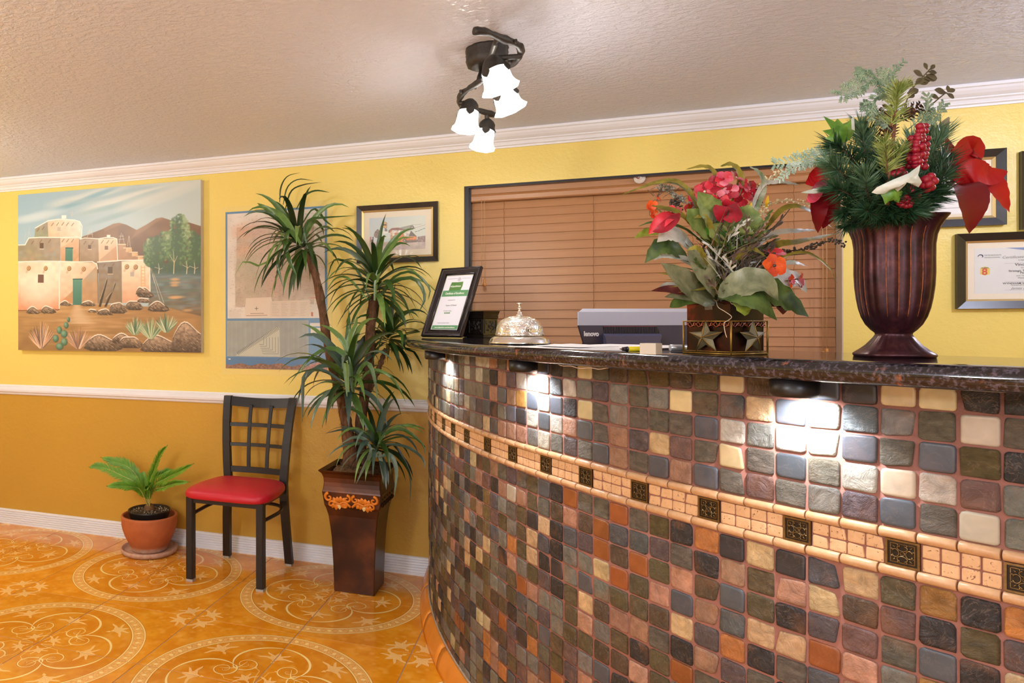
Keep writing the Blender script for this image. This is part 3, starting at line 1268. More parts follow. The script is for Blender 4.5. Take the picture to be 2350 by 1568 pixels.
# low-voltage wire sagging between two of the pucks
M_wire = simple('wire_sheath', (200, 176, 160), 0.4)
for k, (ta, tb_, nm) in enumerate(((3.82, 3.872, 'pale low-voltage wire sagging under the granite edge'),)):
    bm = bmesh.new()
    pts = []
    for i in range(33):
        f = i / 32
        pts.append(CP(ta + (tb_ - ta) * f, RW + .085, SLABZ - .001 - .004 * math.sin(f * PI) - .0015 * math.sin(f * 17)))
    tube(bm, pts, .0011, 6)
    tag(link('light_wire', bm, M_wire), nm, 'wire')
# ------------------------------------------------------------------ window with black metal frame, wooden blind
M_blackmetal = simple('black_window_metal', (30, 28, 34), 0.3, 0.3)
M_reveal = simple('reveal_plaster', (206, 190, 170), 0.5, bump=(60, .1), var=(4, .04))
gl = NT('dark_glass')
gl.base((0.02, 0.025, 0.03)); gl.b.inputs['Roughness'].default_value = 0.05
M_dkglass = gl.m
win = thing('window_1', 'window', 'window', ((_wl + _wr) / 2, WY + .1, _wb))
del win['label'], win['category']
win['kind'] = 'structure'
bm = bmesh.new()
box(bm, (_wl, WY + .128, _wb), (_wr, WY + .134, _wt))
link('pane', bm, M_dkglass, win)
bm = bmesh.new()
box(bm, (_wl, WY + .004, _wb), (_wl + .022, WY + .128, _wt))
box(bm, (_wl + .022, WY + .03, _wb), (_wl + .030, WY + .128, _wt))
box(bm, (_wl + .022, WY + .004, _wt - .010), (_wr - .004, WY + .128, _wt))
link('window_frame', bm, M_blackmetal, win)
bm = bmesh.new()
box(bm, (_wr - .004, WY + .001, _wb), (_wr, WY + .128, _wt))
link('reveal', bm, M_reveal, win)
bm = bmesh.new()
box(bm, (_wl + .001, WY - .01, _wb - .02), (_wr - .001, WY + .128, _wb))
bevel(bm, .004)
link('window_sill', bm, M_reveal, win)

wd = NT('blind_wood')
oi = wd.n('ShaderNodeObjectInfo')
v = wd.coord('Object', (1.2, 30, 30))
n1 = wd.noise(v, 3, 5, 0.6, 0.6)
c = wd.mix(n1, lin((166, 114, 72)), lin((194, 142, 94)))
hv = wd.n('ShaderNodeHueSaturation')
mr = wd.n('ShaderNodeMapRange'); mr.inputs[3].default_value = 0.94; mr.inputs[4].default_value = 1.05
wd.l(oi.outputs['Random'], mr.inputs[0]); wd.l(mr.outputs[0], hv.inputs['Value']); wd.l(c, hv.inputs['Color'])
wd.base(hv.outputs['Color'])
wd.b.inputs['Roughness'].default_value = 0.38
wd.bump(n1, 0.08, 0.001)
M_wood = wd.m
M_string = simple('blind_string', (140, 92, 60), 0.7)
M_cord = simple('blind_cord', (206, 164, 118), 0.7)
M_tassel = simple('tassel_wood', (206, 140, 70), 0.4, var=(80, .15))
BY = WY + .082
sx0 = aty(1081, 600, BY).x
sx1 = aty(1917, 600, BY).x
vt = aty(1075, 431, WY + .04).z
vb = aty(1078, 464.5, WY + .04).z
blind = thing('wooden_blind', 'closed honey-brown wooden window blind with a moulded valance', 'blind', ((sx0 + sx1) / 2, BY, vt))
bm = bmesh.new()
vx0 = aty(1074, 450, WY + .04).x
vx1 = _wr - .006
hgt = vt - vb
pr = [(WY + .062, vt), (WY + .040, vt), (WY + .038, vt - .004), (WY + .043, vt - .010), (WY + .043, vt - hgt * .48), (WY + .040, vt - hgt * .50), (WY + .037, vt - hgt * .56), (WY + .040, vt - hgt * .61), (WY + .036, vt - hgt * .65), (WY + .037, vt - hgt * .93), (WY + .041, vb), (WY + .062, vb)]
a = [bm.verts.new((vx0, y, z)) for y, z in pr]
b = [bm.verts.new((vx1, y, z)) for y, z in pr]
for i in range(len(pr)):
    j = (i + 1) % len(pr)
    bm.faces.new((a[i], a[j], b[j], b[i]))
bm.faces.new(a[::-1]); bm.faces.new(b)
nrm_fix(bm)
link('valance', bm, M_wood, blind)
bm = bmesh.new()
box(bm, (sx0, WY + .066, vb + .01), (sx1, WY + .118, vt - .002))
link('head_rail', bm, M_blackmetal, blind)
pitch = .0426
bm = bmesh.new()
w2 = .0245
tl = math.radians(82)
box(bm, (0, -w2, -.0014), (sx1 - sx0, w2, .0014))
bevel(bm, .0008, 1)
slat_me = bpy.data.meshes.new('slat')
bm.to_mesh(slat_me); bm.free(); slat_me.materials.append(M_wood)
z = vb + .006
nsl = 0
while z > _wb + .045:
    o = bpy.data.objects.new('slat', slat_me)
    o.matrix_basis = Matrix.Translation((sx0 + rnd.uniform(-.001, .001), BY, z - .02)) @ Matrix.Rotation(tl, 4, 'X')
    C.objects.link(o); setparent(o, blind)
    z -= pitch; nsl += 1
bm = bmesh.new()
box(bm, (sx0, BY - .012, _wb + .001), (sx1, BY + .03, _wb + .022))
link('bottom_rail', bm, M_wood, blind)
def blx(u): return aty(u, 600, BY - .02).x
for u in (1157, 1362, 1590, 1822):
    x = blx(u)
    bm = bmesh.new()
    pts = []
    k = 0
    zz = vb
    while zz > _wb + .02:
        pts.append((x + (.0012 if k % 2 else -.0012), BY - .0195 - (.003 if k % 2 else 0), zz)); zz -= pitch / 2; k += 1
    tube(bm, pts, .0011, 5)
    link('ladder_string', bm, M_string, blind)
for us, vend in (((1105, 1112), 640), ((1889, 1898), 800)):
    for q, u in enumerate(us):
        p = aty(u, vend - (0 if q else -6), WY + .03)
        x = p.x
        bm = bmesh.new()
        tube(bm, [(x, WY + .036, vb + .01), (x, WY + .036, vb), (x + .001, WY + .034, (vb + p.z) / 2), (x, WY + .034, p.z)], .0013, 6)
        link('pull_cord', bm, M_cord, blind)
        if q == 0 and u == 1105:
            continue
        bm = bmesh.new()
        lathe(bm, [(.004, 0), (.006, -.004), (.0058, -.012), (.005, -.018), (.0085, -.026), (.009, -.034), (.006, -.038)], 16, (x, WY + .034, p.z), cap0=True, cap1=True)
        nrm_fix(bm)
        link('tassel', bm, M_tassel, blind)

# clear suction hook at the valance
cl = NT('clear_plastic')
cl.base((0.93, 0.86, 0.8)); cl.b.inputs['Roughness'].default_value = 0.08; cl.b.inputs['Transmission Weight'].default_value = 0.15
p = aty(1468, 409, WY + .03)
t_ = thing('suction_hook', 'small clear plastic suction hook stuck on the blind valance top edge', 'hook', p)
bm = bmesh.new()
Mx = Matrix.Rotation(PI / 2, 4, 'X')
lathe(bm, [(.026, -.004), (.025, .0), (.018, .004), (.009, .007), (.006, .012), (.007, .016)], 24, p, cap0=True, cap1=True, M=Mx)
nrm_fix(bm)
link('suction_cup', bm, cl.m, t_)
bm = bmesh.new()
pts = [p + Vector((0, -.016, 0)), p + Vector((-.008, -.018, -.004)), p + Vector((-.016, -.022, 0)), p + Vector((-.018, -.024, .008))]
tube(bm, pts, .002, 6)
link('hook', bm, simple('hook_red', (150, 50, 40), 0.4), t_)

# ------------------------------------------------------------------ text
def text(name, s, loc, size, mat, parent, align='CENTER', M=None, ext=0.0002, shear=0.0, bold=0.0, width=1.0, fitw=None):
    cu = bpy.data.curves.new(name, 'FONT')
    cu.body = s
    cu.size = size
    cu.align_x = align
    cu.extrude = ext
    cu.shear = shear
    cu.offset = bold
    cu.materials.append(mat)
    cu.resolution_u = 3
    tmp = bpy.data.objects.new(name, cu)
    me = bpy.data.meshes.new_from_object(tmp)
    bpy.data.objects.remove(tmp)
    if fitw:
        xs = [v.co.x for v in me.vertices]
        width = fitw / (max(xs) - min(xs))
    o = bpy.data.objects.new(name, me)
    R = M if M is not None else Matrix.Rotation(PI / 2, 4, 'X')
    o.matrix_basis = Matrix.Translation(loc) @ R @ Matrix.Diagonal((width, 1, 1, 1))
    C.objects.link(o)
    setparent(o, parent)
    return o


INK = {k: simple('ink_' + k, c, 0.6) for k, c in dict(dark=(60, 58, 60), grey=(140, 138, 134), white=(245, 245, 240), navy=(50, 48, 96), red=(210, 70, 50), yellow=(226, 200, 60), green=(84, 140, 84), black=(25, 25, 25)).items()}

# ------------------------------------------------------------------ painting of an adobe village
PW_, PH_ = 760, 660
f = homog([(125, 238), (1535, 97), (1535, 1425), (145, 1417)], [(0, 0), (PW_, 0), (PW_, PH_), (0, PH_)])


def T(pts):
    return [f(x, y) for x, y in pts]


A = Ras(PW_, PH_, (150, 185, 200))
yy, xx = np.mgrid[0:PH_, 0:PW_].astype(np.float32)
tx, ty = xx / PW_, yy / PH_
skyL = np.array([132, 172, 196], np.float32) / 255; skyR = np.array([176, 192, 190], np.float32) / 255
tt = np.clip(tx * 0.9 + 0.1 * ty, 0, 1)[..., None]
A.a[:] = skyL * (1 - tt) + skyR * tt
low = np.clip((ty - 0.02) / 0.35, 0, 1)[..., None] * (1 - tt) * 0.35
A.a[:] += (np.array([176, 206, 220], np.float32) / 255 - A.a) * low


def sweep(p0, p1, wd, col, al, n=14):
    """long soft cloud streak"""
    a, b = f(*p0), f(*p1)
    for k in range(n):
        q = k / (n - 1)
        x = a[0] + (b[0] - a[0]) * q
        y = a[1] + (b[1] - a[1]) * q + 6 * math.sin(q * 5)
        ang = math.atan2(b[1] - a[1], b[0] - a[0])
        A.blob(x, y, 62, wd, col, 1.4, al, ang)


for (p0, p1, wd, col, al) in (((450, 290), (860, 190), 14, (196, 208, 206), .30), ((700, 330), (1250, 150), 16, (204, 210, 206), .32), ((480, 320), (800, 210), 7, (110, 158, 180), .35), ((700, 350), (1230, 200), 8, (128, 166, 176), .4), ((770, 420), (1260, 240), 8, (124, 160, 172), .38), ((560, 280), (1150, 170), 6, (140, 172, 184), .3), ((160, 420), (380, 380), 12, (190, 212, 222), .25), ((1000, 300), (1500, 130), 20, (196, 204, 200), .3)):
    sweep(p0, p1, wd, col, al)
# hills
A.poly(T([(600, 560), (680, 530), (780, 490), (860, 450), (905, 442), (960, 455), (1040, 495), (1120, 450), (1190, 405), (1235, 396), (1290, 412), (1360, 440), (1440, 430), (1540, 460), (1540, 830), (600, 830)]), (112, 80, 56), 1.5, col2=(84, 62, 48), grad=(f(900, 440), f(900, 780)), tex=(30, .10))
A.poly(T([(1040, 495), (1120, 450), (1190, 405), (1235, 396), (1250, 400), (1180, 440), (1100, 500), (1000, 560)]), (140, 104, 76), 6, .6)
A.poly(T([(780, 490), (860, 450), (905, 442), (930, 448), (880, 470), (800, 510)]), (136, 102, 74), 6, .6)
# river / meadow on the right
A.poly(T([(1140, 810), (1540, 800), (1540, 1300), (1130, 1300)]), (92, 112, 120), 4, col2=(96, 80, 62), grad=(f(1300, 820), f(1300, 1150)), tex=(26, .12))
for k in range(150):
    x = A.rs.uniform(1150, 1540); y = A.rs.uniform(810, 1100)
    p = f(x, y)
    col = [(108, 134, 146), (74, 96, 88), (110, 96, 76), (92, 122, 104)][A.rs.randint(4)]
    A.blob(p[0], p[1], A.rs.uniform(10, 34), A.rs.uniform(2, 5), col, 0.9, .4)
for (x, y, rx) in ((1335, 870, 16), (1335, 895, 18), (1330, 915, 14), (1350, 1005, 26), (1430, 1105, 18), (1330, 1010, 20)):
    p = f(x, y); A.blob(p[0], p[1], rx, 5, (206, 156, 104), .9, .8)
# ground
A.poly(T([(130, 1100), (700, 1060), (1300, 1090), (1540, 1150), (1540, 1440), (130, 1440)]), (166, 122, 74), 5, col2=(136, 98, 58), grad=(f(700, 1100), f(700, 1400)), tex=(40, .08))
for k in range(260):
    x = A.rs.uniform(140, 1500); y = A.rs.uniform(1080, 1380)
    p = f(x, y)
    br = max(0, 1 - abs(x - 640 - (y - 1100) * .4) / 420)
    col = (208, 164, 116) if A.rs.rand() < br else (128, 92, 56)
    A.blob(p[0], p[1], A.rs.uniform(20, 60), A.rs.uniform(2, 5), col, 1.2, .22)
for k in range(14):
    p = f(585 + k * 2, 1080 + k * 10); A.blob(p[0], p[1], 14 + k * 3, 2.5, (236, 206, 170), .9, .5)
# adobe walls: upper tower
SUN, SUN2, SHD = (240, 212, 184), (224, 176, 134), (150, 130, 112)
EDGE = (250, 240, 228)


def wall(pts, c0, c1, g0, g1, al=1.0):
    A.poly(T(pts), c0, 1.5, al, col2=c1, grad=(f(*g0), f(*g1)), tex=(16, .06))


wall([(262, 490), (360, 440), (365, 560), (255, 565)], (140, 132, 116), (130, 140, 110), (262, 480), (262, 560))
wall([(355, 440), (420, 425), (560, 425), (610, 440), (615, 600), (365, 600)], (246, 222, 204), (222, 180, 142), (560, 430), (400, 590))
A.stroke(T([(262, 490), (360, 432), (440, 420), (560, 424), (600, 436), (620, 470), (615, 560)]), 4, EDGE, 1.2)
wall([(462, 390), (498, 388), (498, 415), (462, 417)], (250, 244, 236), (240, 230, 220), (462, 390), (498, 415))
wall([(130, 620), (185, 622), (215, 568), (455, 562), (455, 745), (132, 745)], (150, 134, 116), (128, 124, 96), (300, 570), (200, 740))
for k in range(40):
    p = f(A.rs.uniform(135, 450), A.rs.uniform(640, 735)); A.blob(p[0], p[1], 14, 6, [(160, 150, 110), (172, 128, 104), (136, 146, 150)][A.rs.randint(3)], 1.0, .25)
wall([(455, 562), (600, 560), (600, 745), (458, 745)], (232, 200, 168), (200, 140, 96), (500, 560), (500, 745))
wall([(455, 640), (595, 560), (600, 700), (560, 745), (458, 745)], (176, 132, 92), (160, 120, 84), (500, 640), (560, 740), .35)
A.stroke(T([(132, 622), (185, 620), (212, 568), (300, 560), (455, 560), (600, 556), (620, 580)]), 4, EDGE, 1.2)
wall([(602, 572), (745, 568), (748, 742), (602, 742)], (152, 134, 114), (140, 116, 92), (640, 580), (640, 740))
wall([(745, 565), (885, 562), (895, 740), (750, 742)], (238, 208, 180), (206, 150, 110), (760, 570), (860, 740))
wall([(885, 620), (893, 740), (760, 742), (760, 725)], (160, 130, 104), (170, 120, 80), (800, 700), (890, 660), .6)
A.stroke(T([(602, 572), (640, 562), (745, 566), (800, 556), (860, 556), (888, 566), (890, 600), (895, 730)]), 3.5, EDGE, 1.2)
A.poly(T([(810, 535), (838, 535), (838, 553), (810, 553)]), (250, 228, 214))
A.stroke(T([(600, 570), (600, 740)]), 2, (90, 66, 50), 1.2)
# stepped wall
wall([(897, 605), (955, 603), (958, 632), (998, 632), (1000, 663), (1046, 665), (1050, 693), (1098, 695), (1102, 725), (900, 730)], (170, 128, 96), (150, 110, 82), (900, 610), (1050, 720))
for (x0_, x1_, y_) in ((900, 955, 607), (940, 998, 634), (985, 1046, 666), (1040, 1098, 696)):
    A.stroke(T([(x0_, y_), (x1_, y_)]), 4, (240, 200, 160), 1.2)
for (x0_, y_) in ((958, 640), (1004, 672), (1050, 702)):
    wall([(x0_, y_), (x0_ + 46, y_), (x0_ + 48, y_ + 24), (x0_, y_ + 26)], (222, 178, 120), (196, 150, 100), (x0_, y_), (x0_ + 40, y_ + 20))
# lower storey
wall([(132, 752), (448, 745), (450, 1112), (140, 1120)], (250, 226, 198), (214, 128, 92), (300, 850), (300, 1120))
A.blob(*f(200, 800), 60, 30, (206, 150, 108), 1.2, .35)
A.blob(*f(300, 960), 70, 60, (252, 236, 212), 1.2, .6)
wall([(450, 745), (735, 750), (748, 1060), (452, 1070)], (246, 220, 190), (200, 142, 100), (480, 780), (700, 1050))
wall([(738, 770), (748, 1060), (560, 1065), (470, 1045), (560, 960)], (168, 134, 98), (176, 126, 84), (700, 850), (560, 1050), .85)
A.blob(*f(690, 850), 26, 20, (150, 160, 150), 1.2, .4)
A.blob(*f(500, 1040), 24, 12, (206, 110, 70), 1.2, .5)
wall([(748, 742), (925, 740), (930, 1055), (752, 1060)], (122, 110, 98), (126, 102, 76), (760, 760), (800, 1050))
for k in range(30):
    p = f(A.rs.uniform(760, 920), A.rs.uniform(760, 1000)); A.blob(p[0], p[1], 12, 8, [(140, 136, 136), (118, 98, 70), (134, 128, 96)][A.rs.randint(3)], 1.0, .3)
wall([(925, 738), (1100, 725), (1135, 735), (1145, 980), (1040, 1040), (932, 1055)], (246, 218, 186), (216, 150, 112), (1000, 780), (960, 1050))
A.stroke(T([(132, 750), (300, 742), (448, 742), (455, 760), (450, 900), (452, 1105)]), 3.5, EDGE, 1.4)
A.stroke(T([(448, 742), (580, 745), (700, 742), (735, 760), (742, 800)]), 4, EDGE, 1.4)
A.stroke(T([(740, 745), (925, 730), (1100, 725), (1135, 735), (1142, 800), (1144, 975)]), 4.5, EDGE, 1.4)
A.stroke(T([(742, 800), (746, 950), (748, 1060)]), 2.5, (80, 58, 44), 1.2)
A.stroke(T([(140, 1120), (440, 1112), (452, 1108)]), 4, (110, 62, 42), 2)
# doors, windows, vigas
for (pts, c0) in (([(497, 640), (550, 640), (550, 740), (497, 738)], (70, 132, 112)), ([(556, 878), (624, 876), (622, 1072), (558, 1072)], (78, 136, 116))):
    A.poly(T(pts), c0, 1.2, col2=(50, 104, 90), grad=(f(*pts[0]), f(*pts[2])))
    xs0, xs1 = pts[0][0], pts[1][0]
    for k in range(1, 6):
        x = xs0 + (xs1 - xs0) * k / 6
        A.stroke(T([(x, pts[0][1] + 14), (x, pts[2][1])]), 1.3, (36, 84, 72), 1, .8)
    A.stroke(T([pts[0], pts[1]]), 5, (40, 84, 74), 1)
    A.stroke(T([pts[0], pts[3]]), 2.5, (46, 90, 80), 1)
for (x, y, w_, h_, c0) in ((297, 604, 30, 42, (78, 58, 50)), (668, 615, 22, 30, (80, 62, 52)), (795, 620, 26, 30, (112, 86, 70)), (287, 845, 44, 62, (92, 62, 56)), (820, 780, 36, 52, (76, 64, 56)), (430, 480, 26, 32, (186, 166, 150)), (992, 818, 30, 34, (170, 160, 150))):
    A.poly(T([(x, y), (x + w_, y), (x + w_, y + h_), (x, y + h_)]), c0, 1.2)
    A.stroke(T([(x, y + h_ + 3), (x + w_ + 3, y + h_ + 3)]), 2, (240, 214, 186), 1)
for (x, y) in ((216, 798), (345, 798), (525, 797), (636, 800), (966, 778), (1034, 780)):
    p = f(x, y)
    A.stroke([p, (p[0] - 10, p[1] + 16)], 9, (168, 128, 98), 4, .5)
    A.blob(p[0], p[1], 9, 10, (120, 84, 50), .25)
    A.blob(p[0] - 1, p[1] - 1, 6, 7, (196, 150, 96), .3)
    A.blob(p[0] - 1, p[1] - 1, 3, 3.5, (140, 100, 60), .3)
for (x, y) in ((292, 492), (330, 480), (400, 450), (440, 446), (480, 444), (515, 446), (555, 448), (250, 590), (312, 580), (380, 578), (483, 572), (518, 572), (556, 572), (650, 588), (706, 588), (784, 578), (826, 578), (860, 580), (800, 760), (868, 755)):
    A.stroke(T([(x, y), (x - 16, y + 22)]), 3, (104, 76, 56), 1.4, .85)
# ladder poles, antennas
for q in ([(175, 600), (190, 530)], [(205, 560), (220, 485)], [(228, 555), (212, 520)], [(660, 555), (680, 492)], [(702, 555), (690, 492)], [(655, 535), (705, 530)], [(660, 515), (700, 512)], [(905, 600), (922, 520)], [(945, 600), (930, 530)], [(900, 570), (945, 565)], [(905, 545), (940, 543)], [(970, 620), (980, 540)], [(990, 625), (984, 545)], [(540, 400), (542, 360)], [(525, 372), (558, 370)], [(528, 384), (556, 383)], [(350, 430), (345, 390)], [(330, 440), (334, 395)]):
    A.stroke(T(q), 1.8, (196, 190, 178), 1, .8)
for q in ([(1142, 750), (1222, 745)], [(1142, 760), (1220, 1030)], [(1150, 770), (1250, 1050)], [(1142, 770), (1180, 900)]):
    A.stroke(T(q), 2, (200, 190, 170), 1, .8)
for x in (1075, 1103):
    A.stroke(T([(x, 770), (x + 2, 930)]), 3, (214, 158, 98), 1.2)
for y in (782, 805, 830, 855, 880, 905, 925):
    A.stroke(T([(1075, y), (1104, y)]), 3, (220, 166, 106), 1.2)
# leaning dark logs
for (x0_, y0_, x1_, y1_) in ((815, 860, 755, 1085), (878, 888, 798, 1085)):
    A.poly(T([(x0_, y0_), (x0_ + 2, y0_ + 30), (x1_ + 14, y1_), (x1_ - 4, y1_), (x0_ - 22, y0_ + 60)]), (52, 42, 36), 1.5)
    A.stroke(T([(x0_ - 2, y0_ + 6), (x0_ - 24, y0_ + 80), (x1_ + 8, y1_ - 60)]), 2.5, (180, 168, 150), 1.5, .8)
# trees
for k in range(2600):
    cx_, cy_, rx, ry = [(1370, 480, 75, 110), (1280, 600, 110, 100), (1440, 620, 100, 130), (1180, 640, 90, 90), (1330, 640, 90, 80), (1500, 640, 60, 110), (1330, 740, 200, 70), (1160, 720, 60, 60)][A.rs.randint(8)]
    a_ = A.rs.rand() * 2 * PI; r_ = math.sqrt(A.rs.rand())
    x = cx_ + rx * r_ * math.cos(a_); y = cy_ + ry * r_ * math.sin(a_)
    if x > 1536 or y > 815:
        continue
    lit = (0.5 + 0.5 * math.sin(x * .04 + 1)) * (1 - (y - 370) / 480) + A.rs.uniform(-.35, .35)
    col = (54, 82, 56) if lit < .35 else ((88, 124, 72) if lit < .7 else (140, 164, 116))
    p = f(x, y)
    A.blob(p[0], p[1], A.rs.uniform(3, 8), A.rs.uniform(2.5, 6), col, .7, .65, A.rs.rand() * 3)
A.poly(T([(1150, 760), (1540, 755), (1540, 835), (1150, 830)]), (52, 78, 66), 14, .75)
for (x, y0_, y1_) in ((1325, 655, 825), (1425, 730, 825), (1210, 750, 825), (1485, 740, 822)):
    A.stroke(T([(x, y1_), (x + 4, (y0_ + y1_) / 2), (x - 2, y0_)]), [4, 3, 1.5], (206, 196, 160), 1.2, .85)
    A.stroke(T([(x + 3, (y0_ + y1_) / 2), (x - 30, y0_ + 30)]), 2, (196, 186, 150), 1.2, .8)
    A.stroke(T([(x + 3, (y0_ + y1_) / 2 + 8), (x + 28, y0_ + 36)]), 2, (196, 186, 150), 1.2, .8)


# rocks
def rock(x, y, w_, h_, dark=(58, 48, 42)):
    top = []
    for k in range(15):
        f_ = k / 14
        hh = math.sin(PI * f_ ** .8) ** .7 * (1 + .10 * math.sin(f_ * 9 + x))
        top.append((x - w_ / 2 + w_ * f_, y - h_ * hh))
    A.poly(T(top + [(x + w_ * .3, y + h_ * .22), (x - w_ * .3, y + h_ * .2)]), (170, 140, 112), 2.5, col2=dark, grad=(f(x, y - h_), f(x, y + h_ * .15)), tex=(7, .25))
    A.stroke(T(top[1:12]), [2, 4, 5, 6, 6, 6, 5, 5, 4, 3, 2], (240, 226, 208), 2.0, .9)
    A.stroke(T([(px_, py_ + 7) for px_, py_ in top[1:10]]), 3, (60, 46, 38), 2.5, .7)
    for k in range(int(w_ / 7)):
        px = x + A.rs.uniform(-w_ * .4, w_ * .4); py = y - A.rs.uniform(0, h_ * .7)
        A.stroke(T([(px, py), (px + A.rs.uniform(8, 20), py + A.rs.uniform(6, 16))]), 1.6, [(40, 32, 28), (196, 160, 128)][A.rs.randint(2)], 1.2, .7)


for r_ in ((1110, 1000, 130, 60), (1080, 985, 90, 50), (1210, 1105, 170, 60), (1025, 1095, 140, 60), (1100, 1045, 110, 30), (900, 1120, 140, 70), (800, 1140, 120, 38), (710, 1125, 80, 20), (675, 1075, 120, 32), (500, 1075, 90, 30), (255, 1135, 110, 42), (370, 1130, 120, 44), (790, 1400, 300, 95), (940, 1350, 180, 60), (1000, 1380, 190, 75), (1230, 1410, 320, 105), (1450, 1400, 300, 190)):
    rock(*r_)
# agaves and cactus
def agave(x, y, w_, h_, cols):
    for k in range(60):
        a_ = A.rs.uniform(-1.15, 1.15)
        L = h_ * A.rs.uniform(.65, 1.0) * (1 - .25 * abs(a_))
        q = [(x + a_ * 12, y), (x + w_ * .5 * math.sin(a_) * .6, y - L * .55 * math.cos(a_ * .7)), (x + w_ * .5 * math.sin(a_), y - L * math.cos(a_ * .6))]
        A.stroke(T(q), [5, 4, 1], cols[A.rs.randint(len(cols))], 1.2, .9)


agave(320, 1400, 220, 210, [(196, 140, 108), (226, 190, 158), (110, 78, 66), (90, 76, 70), (206, 150, 110), (70, 60, 56)])
agave(600, 1400, 210, 180, [(196, 140, 108), (226, 190, 158), (110, 78, 66), (90, 76, 70), (150, 120, 96)])
agave(1030, 1290, 170, 140, [(96, 128, 92), (156, 176, 132), (60, 90, 70), (210, 214, 180)])
agave(1150, 1320, 200, 170, [(96, 128, 92), (156, 176, 132), (60, 90, 70), (186, 196, 150)])
agave(1270, 1270, 190, 150, [(86, 118, 88), (146, 166, 122), (54, 80, 64), (206, 210, 180)])
for (x, y, rx, ry) in ((520, 1182, 9, 15), (503, 1225, 15, 20), (452, 1262, 17, 24), (488, 1290, 23, 24), (425, 1325, 20, 24), (490, 1350, 22, 24), (455, 1385, 26, 22)):
    p = f(x, y)
    A.blob(p[0] + 2, p[1] + 2, rx * .56 + 1.5, ry * .56 + 1.5, (36, 66, 54), .4)
    A.blob(p[0], p[1], rx * .56, ry * .56, (66, 112, 88), .3)
    A.blob(p[0] - 2, p[1] - 3, rx * .34, ry * .34, (112, 154, 120), .9, .8)
A.a = np.clip(A.a, 0, 1) ** 0.74
im_paint = A.image('adobe_village_print')
PM = print_mat('canvas_paint', im_paint, 0.34, (700, 0.25))
M_canvas = simple('canvas_edge', (214, 206, 198), 0.7, bump=(400, .2))
offp = .036
pc = [W(38, 450, offp), W(460, 410, offp), W(462, 806, offp), W(45, 807, offp)]
px0 = (pc[0].x + pc[3].x) / 2; px1 = (pc[1].x + pc[2].x) / 2
pz1 = (pc[0].z + pc[1].z) / 2; pz0 = (pc[2].z + pc[3].z) / 2
t_ = thing('canvas_painting', 'large unframed canvas painting of adobe houses and desert plants on the yellow wall', 'painting', ((px0 + px1) / 2, WY - .02, (pz0 + pz1) / 2))
card('painted_front', px0, px1, pz0, pz1, WY - offp, PM.m, t_, .001)
bm = bmesh.new()
box(bm, (px0, WY - offp + .001, pz0), (px1, WY - .002, pz1))
bevel(bm, .0015, 1)
link('canvas_edge', bm, M_canvas, t_)

# ------------------------------------------------------------------ wall map
MW_, MH_ = 620, 940
B = Ras(MW_, MH_, (70, 126, 176))
g2 = homog([(128, 190), (1768, 85), (1768, 1568), (128, 1568)], [(0, 0), (MW_, 0), (MW_, 560), (0, 560)])
B.poly([(12, 12), (MW_ - 12, 12), (MW_ - 12, 640), (12, 640)], (222, 214, 206), 1, tex=(60, .03))
B.poly([(72, 96), (544, 70), (552, 470), (544, 560), (300, 575), (290, 560), (240, 556), (240, 575), (62, 572), (60, 380), (70, 300)], (190, 172, 156), 3, tex=(26, .07))
for (x, y, rx, ry, col) in ((110, 120, 60, 40, (214, 160, 134)), (200, 110, 60, 50, (204, 168, 156)), (250, 220, 70, 60, (208, 176, 160)), (120, 240, 50, 40, (214, 164, 134)), (150, 330, 80, 70, (176, 172, 150)), (320, 430, 80, 70, (200, 158, 150)), (430, 260, 90, 90, (186, 172, 158)), (450, 430, 70, 80, (184, 168, 160)), (180, 470, 80, 60, (180, 168, 148)), (430, 120, 80, 50, (196, 186, 170))):
    B.blob(x, y, rx, ry, col, 1.2, .7)
for k in range(420):
    x = B.rs.uniform(66, 548); y = B.rs.uniform(80, 560)
    a_ = B.rs.uniform(0, PI); L = B.rs.uniform(8, 34)
    B.stroke([(x, y), (x + L * .5 * math.cos(a_) + B.rs.uniform(-4, 4), y + L * .5 * math.sin(a_) + B.rs.uniform(-4, 4)), (x + L * math.cos(a_), y + L * math.sin(a_))], 1.1, [(130, 112, 104), (160, 120, 104), (128, 134, 140), (150, 140, 120)][B.rs.randint(4)], 1.2, .5)
for k in range(700):
    x = B.rs.uniform(20, 600); y = B.rs.uniform(30, 600)
    B.stroke([(x, y), (x + B.rs.uniform(4, 11), y)], 1.8, (110, 104, 100), 1.2, .42)
B.poly([(130, 520), (290, 516), (300, 628), (120, 630)], (224, 208, 192), 1.5)
B.stroke([(196, 572), (196, 592)], 3, (80, 78, 78)); B.stroke([(186, 582), (206, 582)], 3, (80, 78, 78))
B.stroke([(158, 612), (240, 611)], 2.6, (120, 92, 76)); B.stroke([(132, 624), (262, 622)], 2.6, (120, 92, 76))
B.poly([(280, 540), (520, 535), (520, 632), (280, 632)], (216, 200, 184), 1.5)
for r_ in range(9):
    for c_ in range(4):
        B.stroke([(292 + c_ * 57, 552 + r_ * 9), (292 + c_ * 57 + B.rs.uniform(22, 44), 552 + r_ * 9)], 1.6, (150, 132, 118), 1, .7)
B.stroke([(524, 524), (592, 522)], 5, (206, 110, 100), 1.5, .8)
for r_ in range(8):
    B.stroke([(526, 540 + r_ * 7), (590, 540 + r_ * 7)], 1.4, (160, 146, 134), 1, .6)
B.poly([(526, 606), (540, 606), (540, 630), (526, 630)], (222, 120, 70)); B.poly([(531, 606), (535, 606), (535, 630), (531, 630)], (90, 60, 50))
for r_ in range(6):
    B.stroke([(24, 590 + r_ * 8), (24 + B.rs.uniform(50, 96), 590 + r_ * 8)], 1.5, (150, 140, 130), 1, .6)
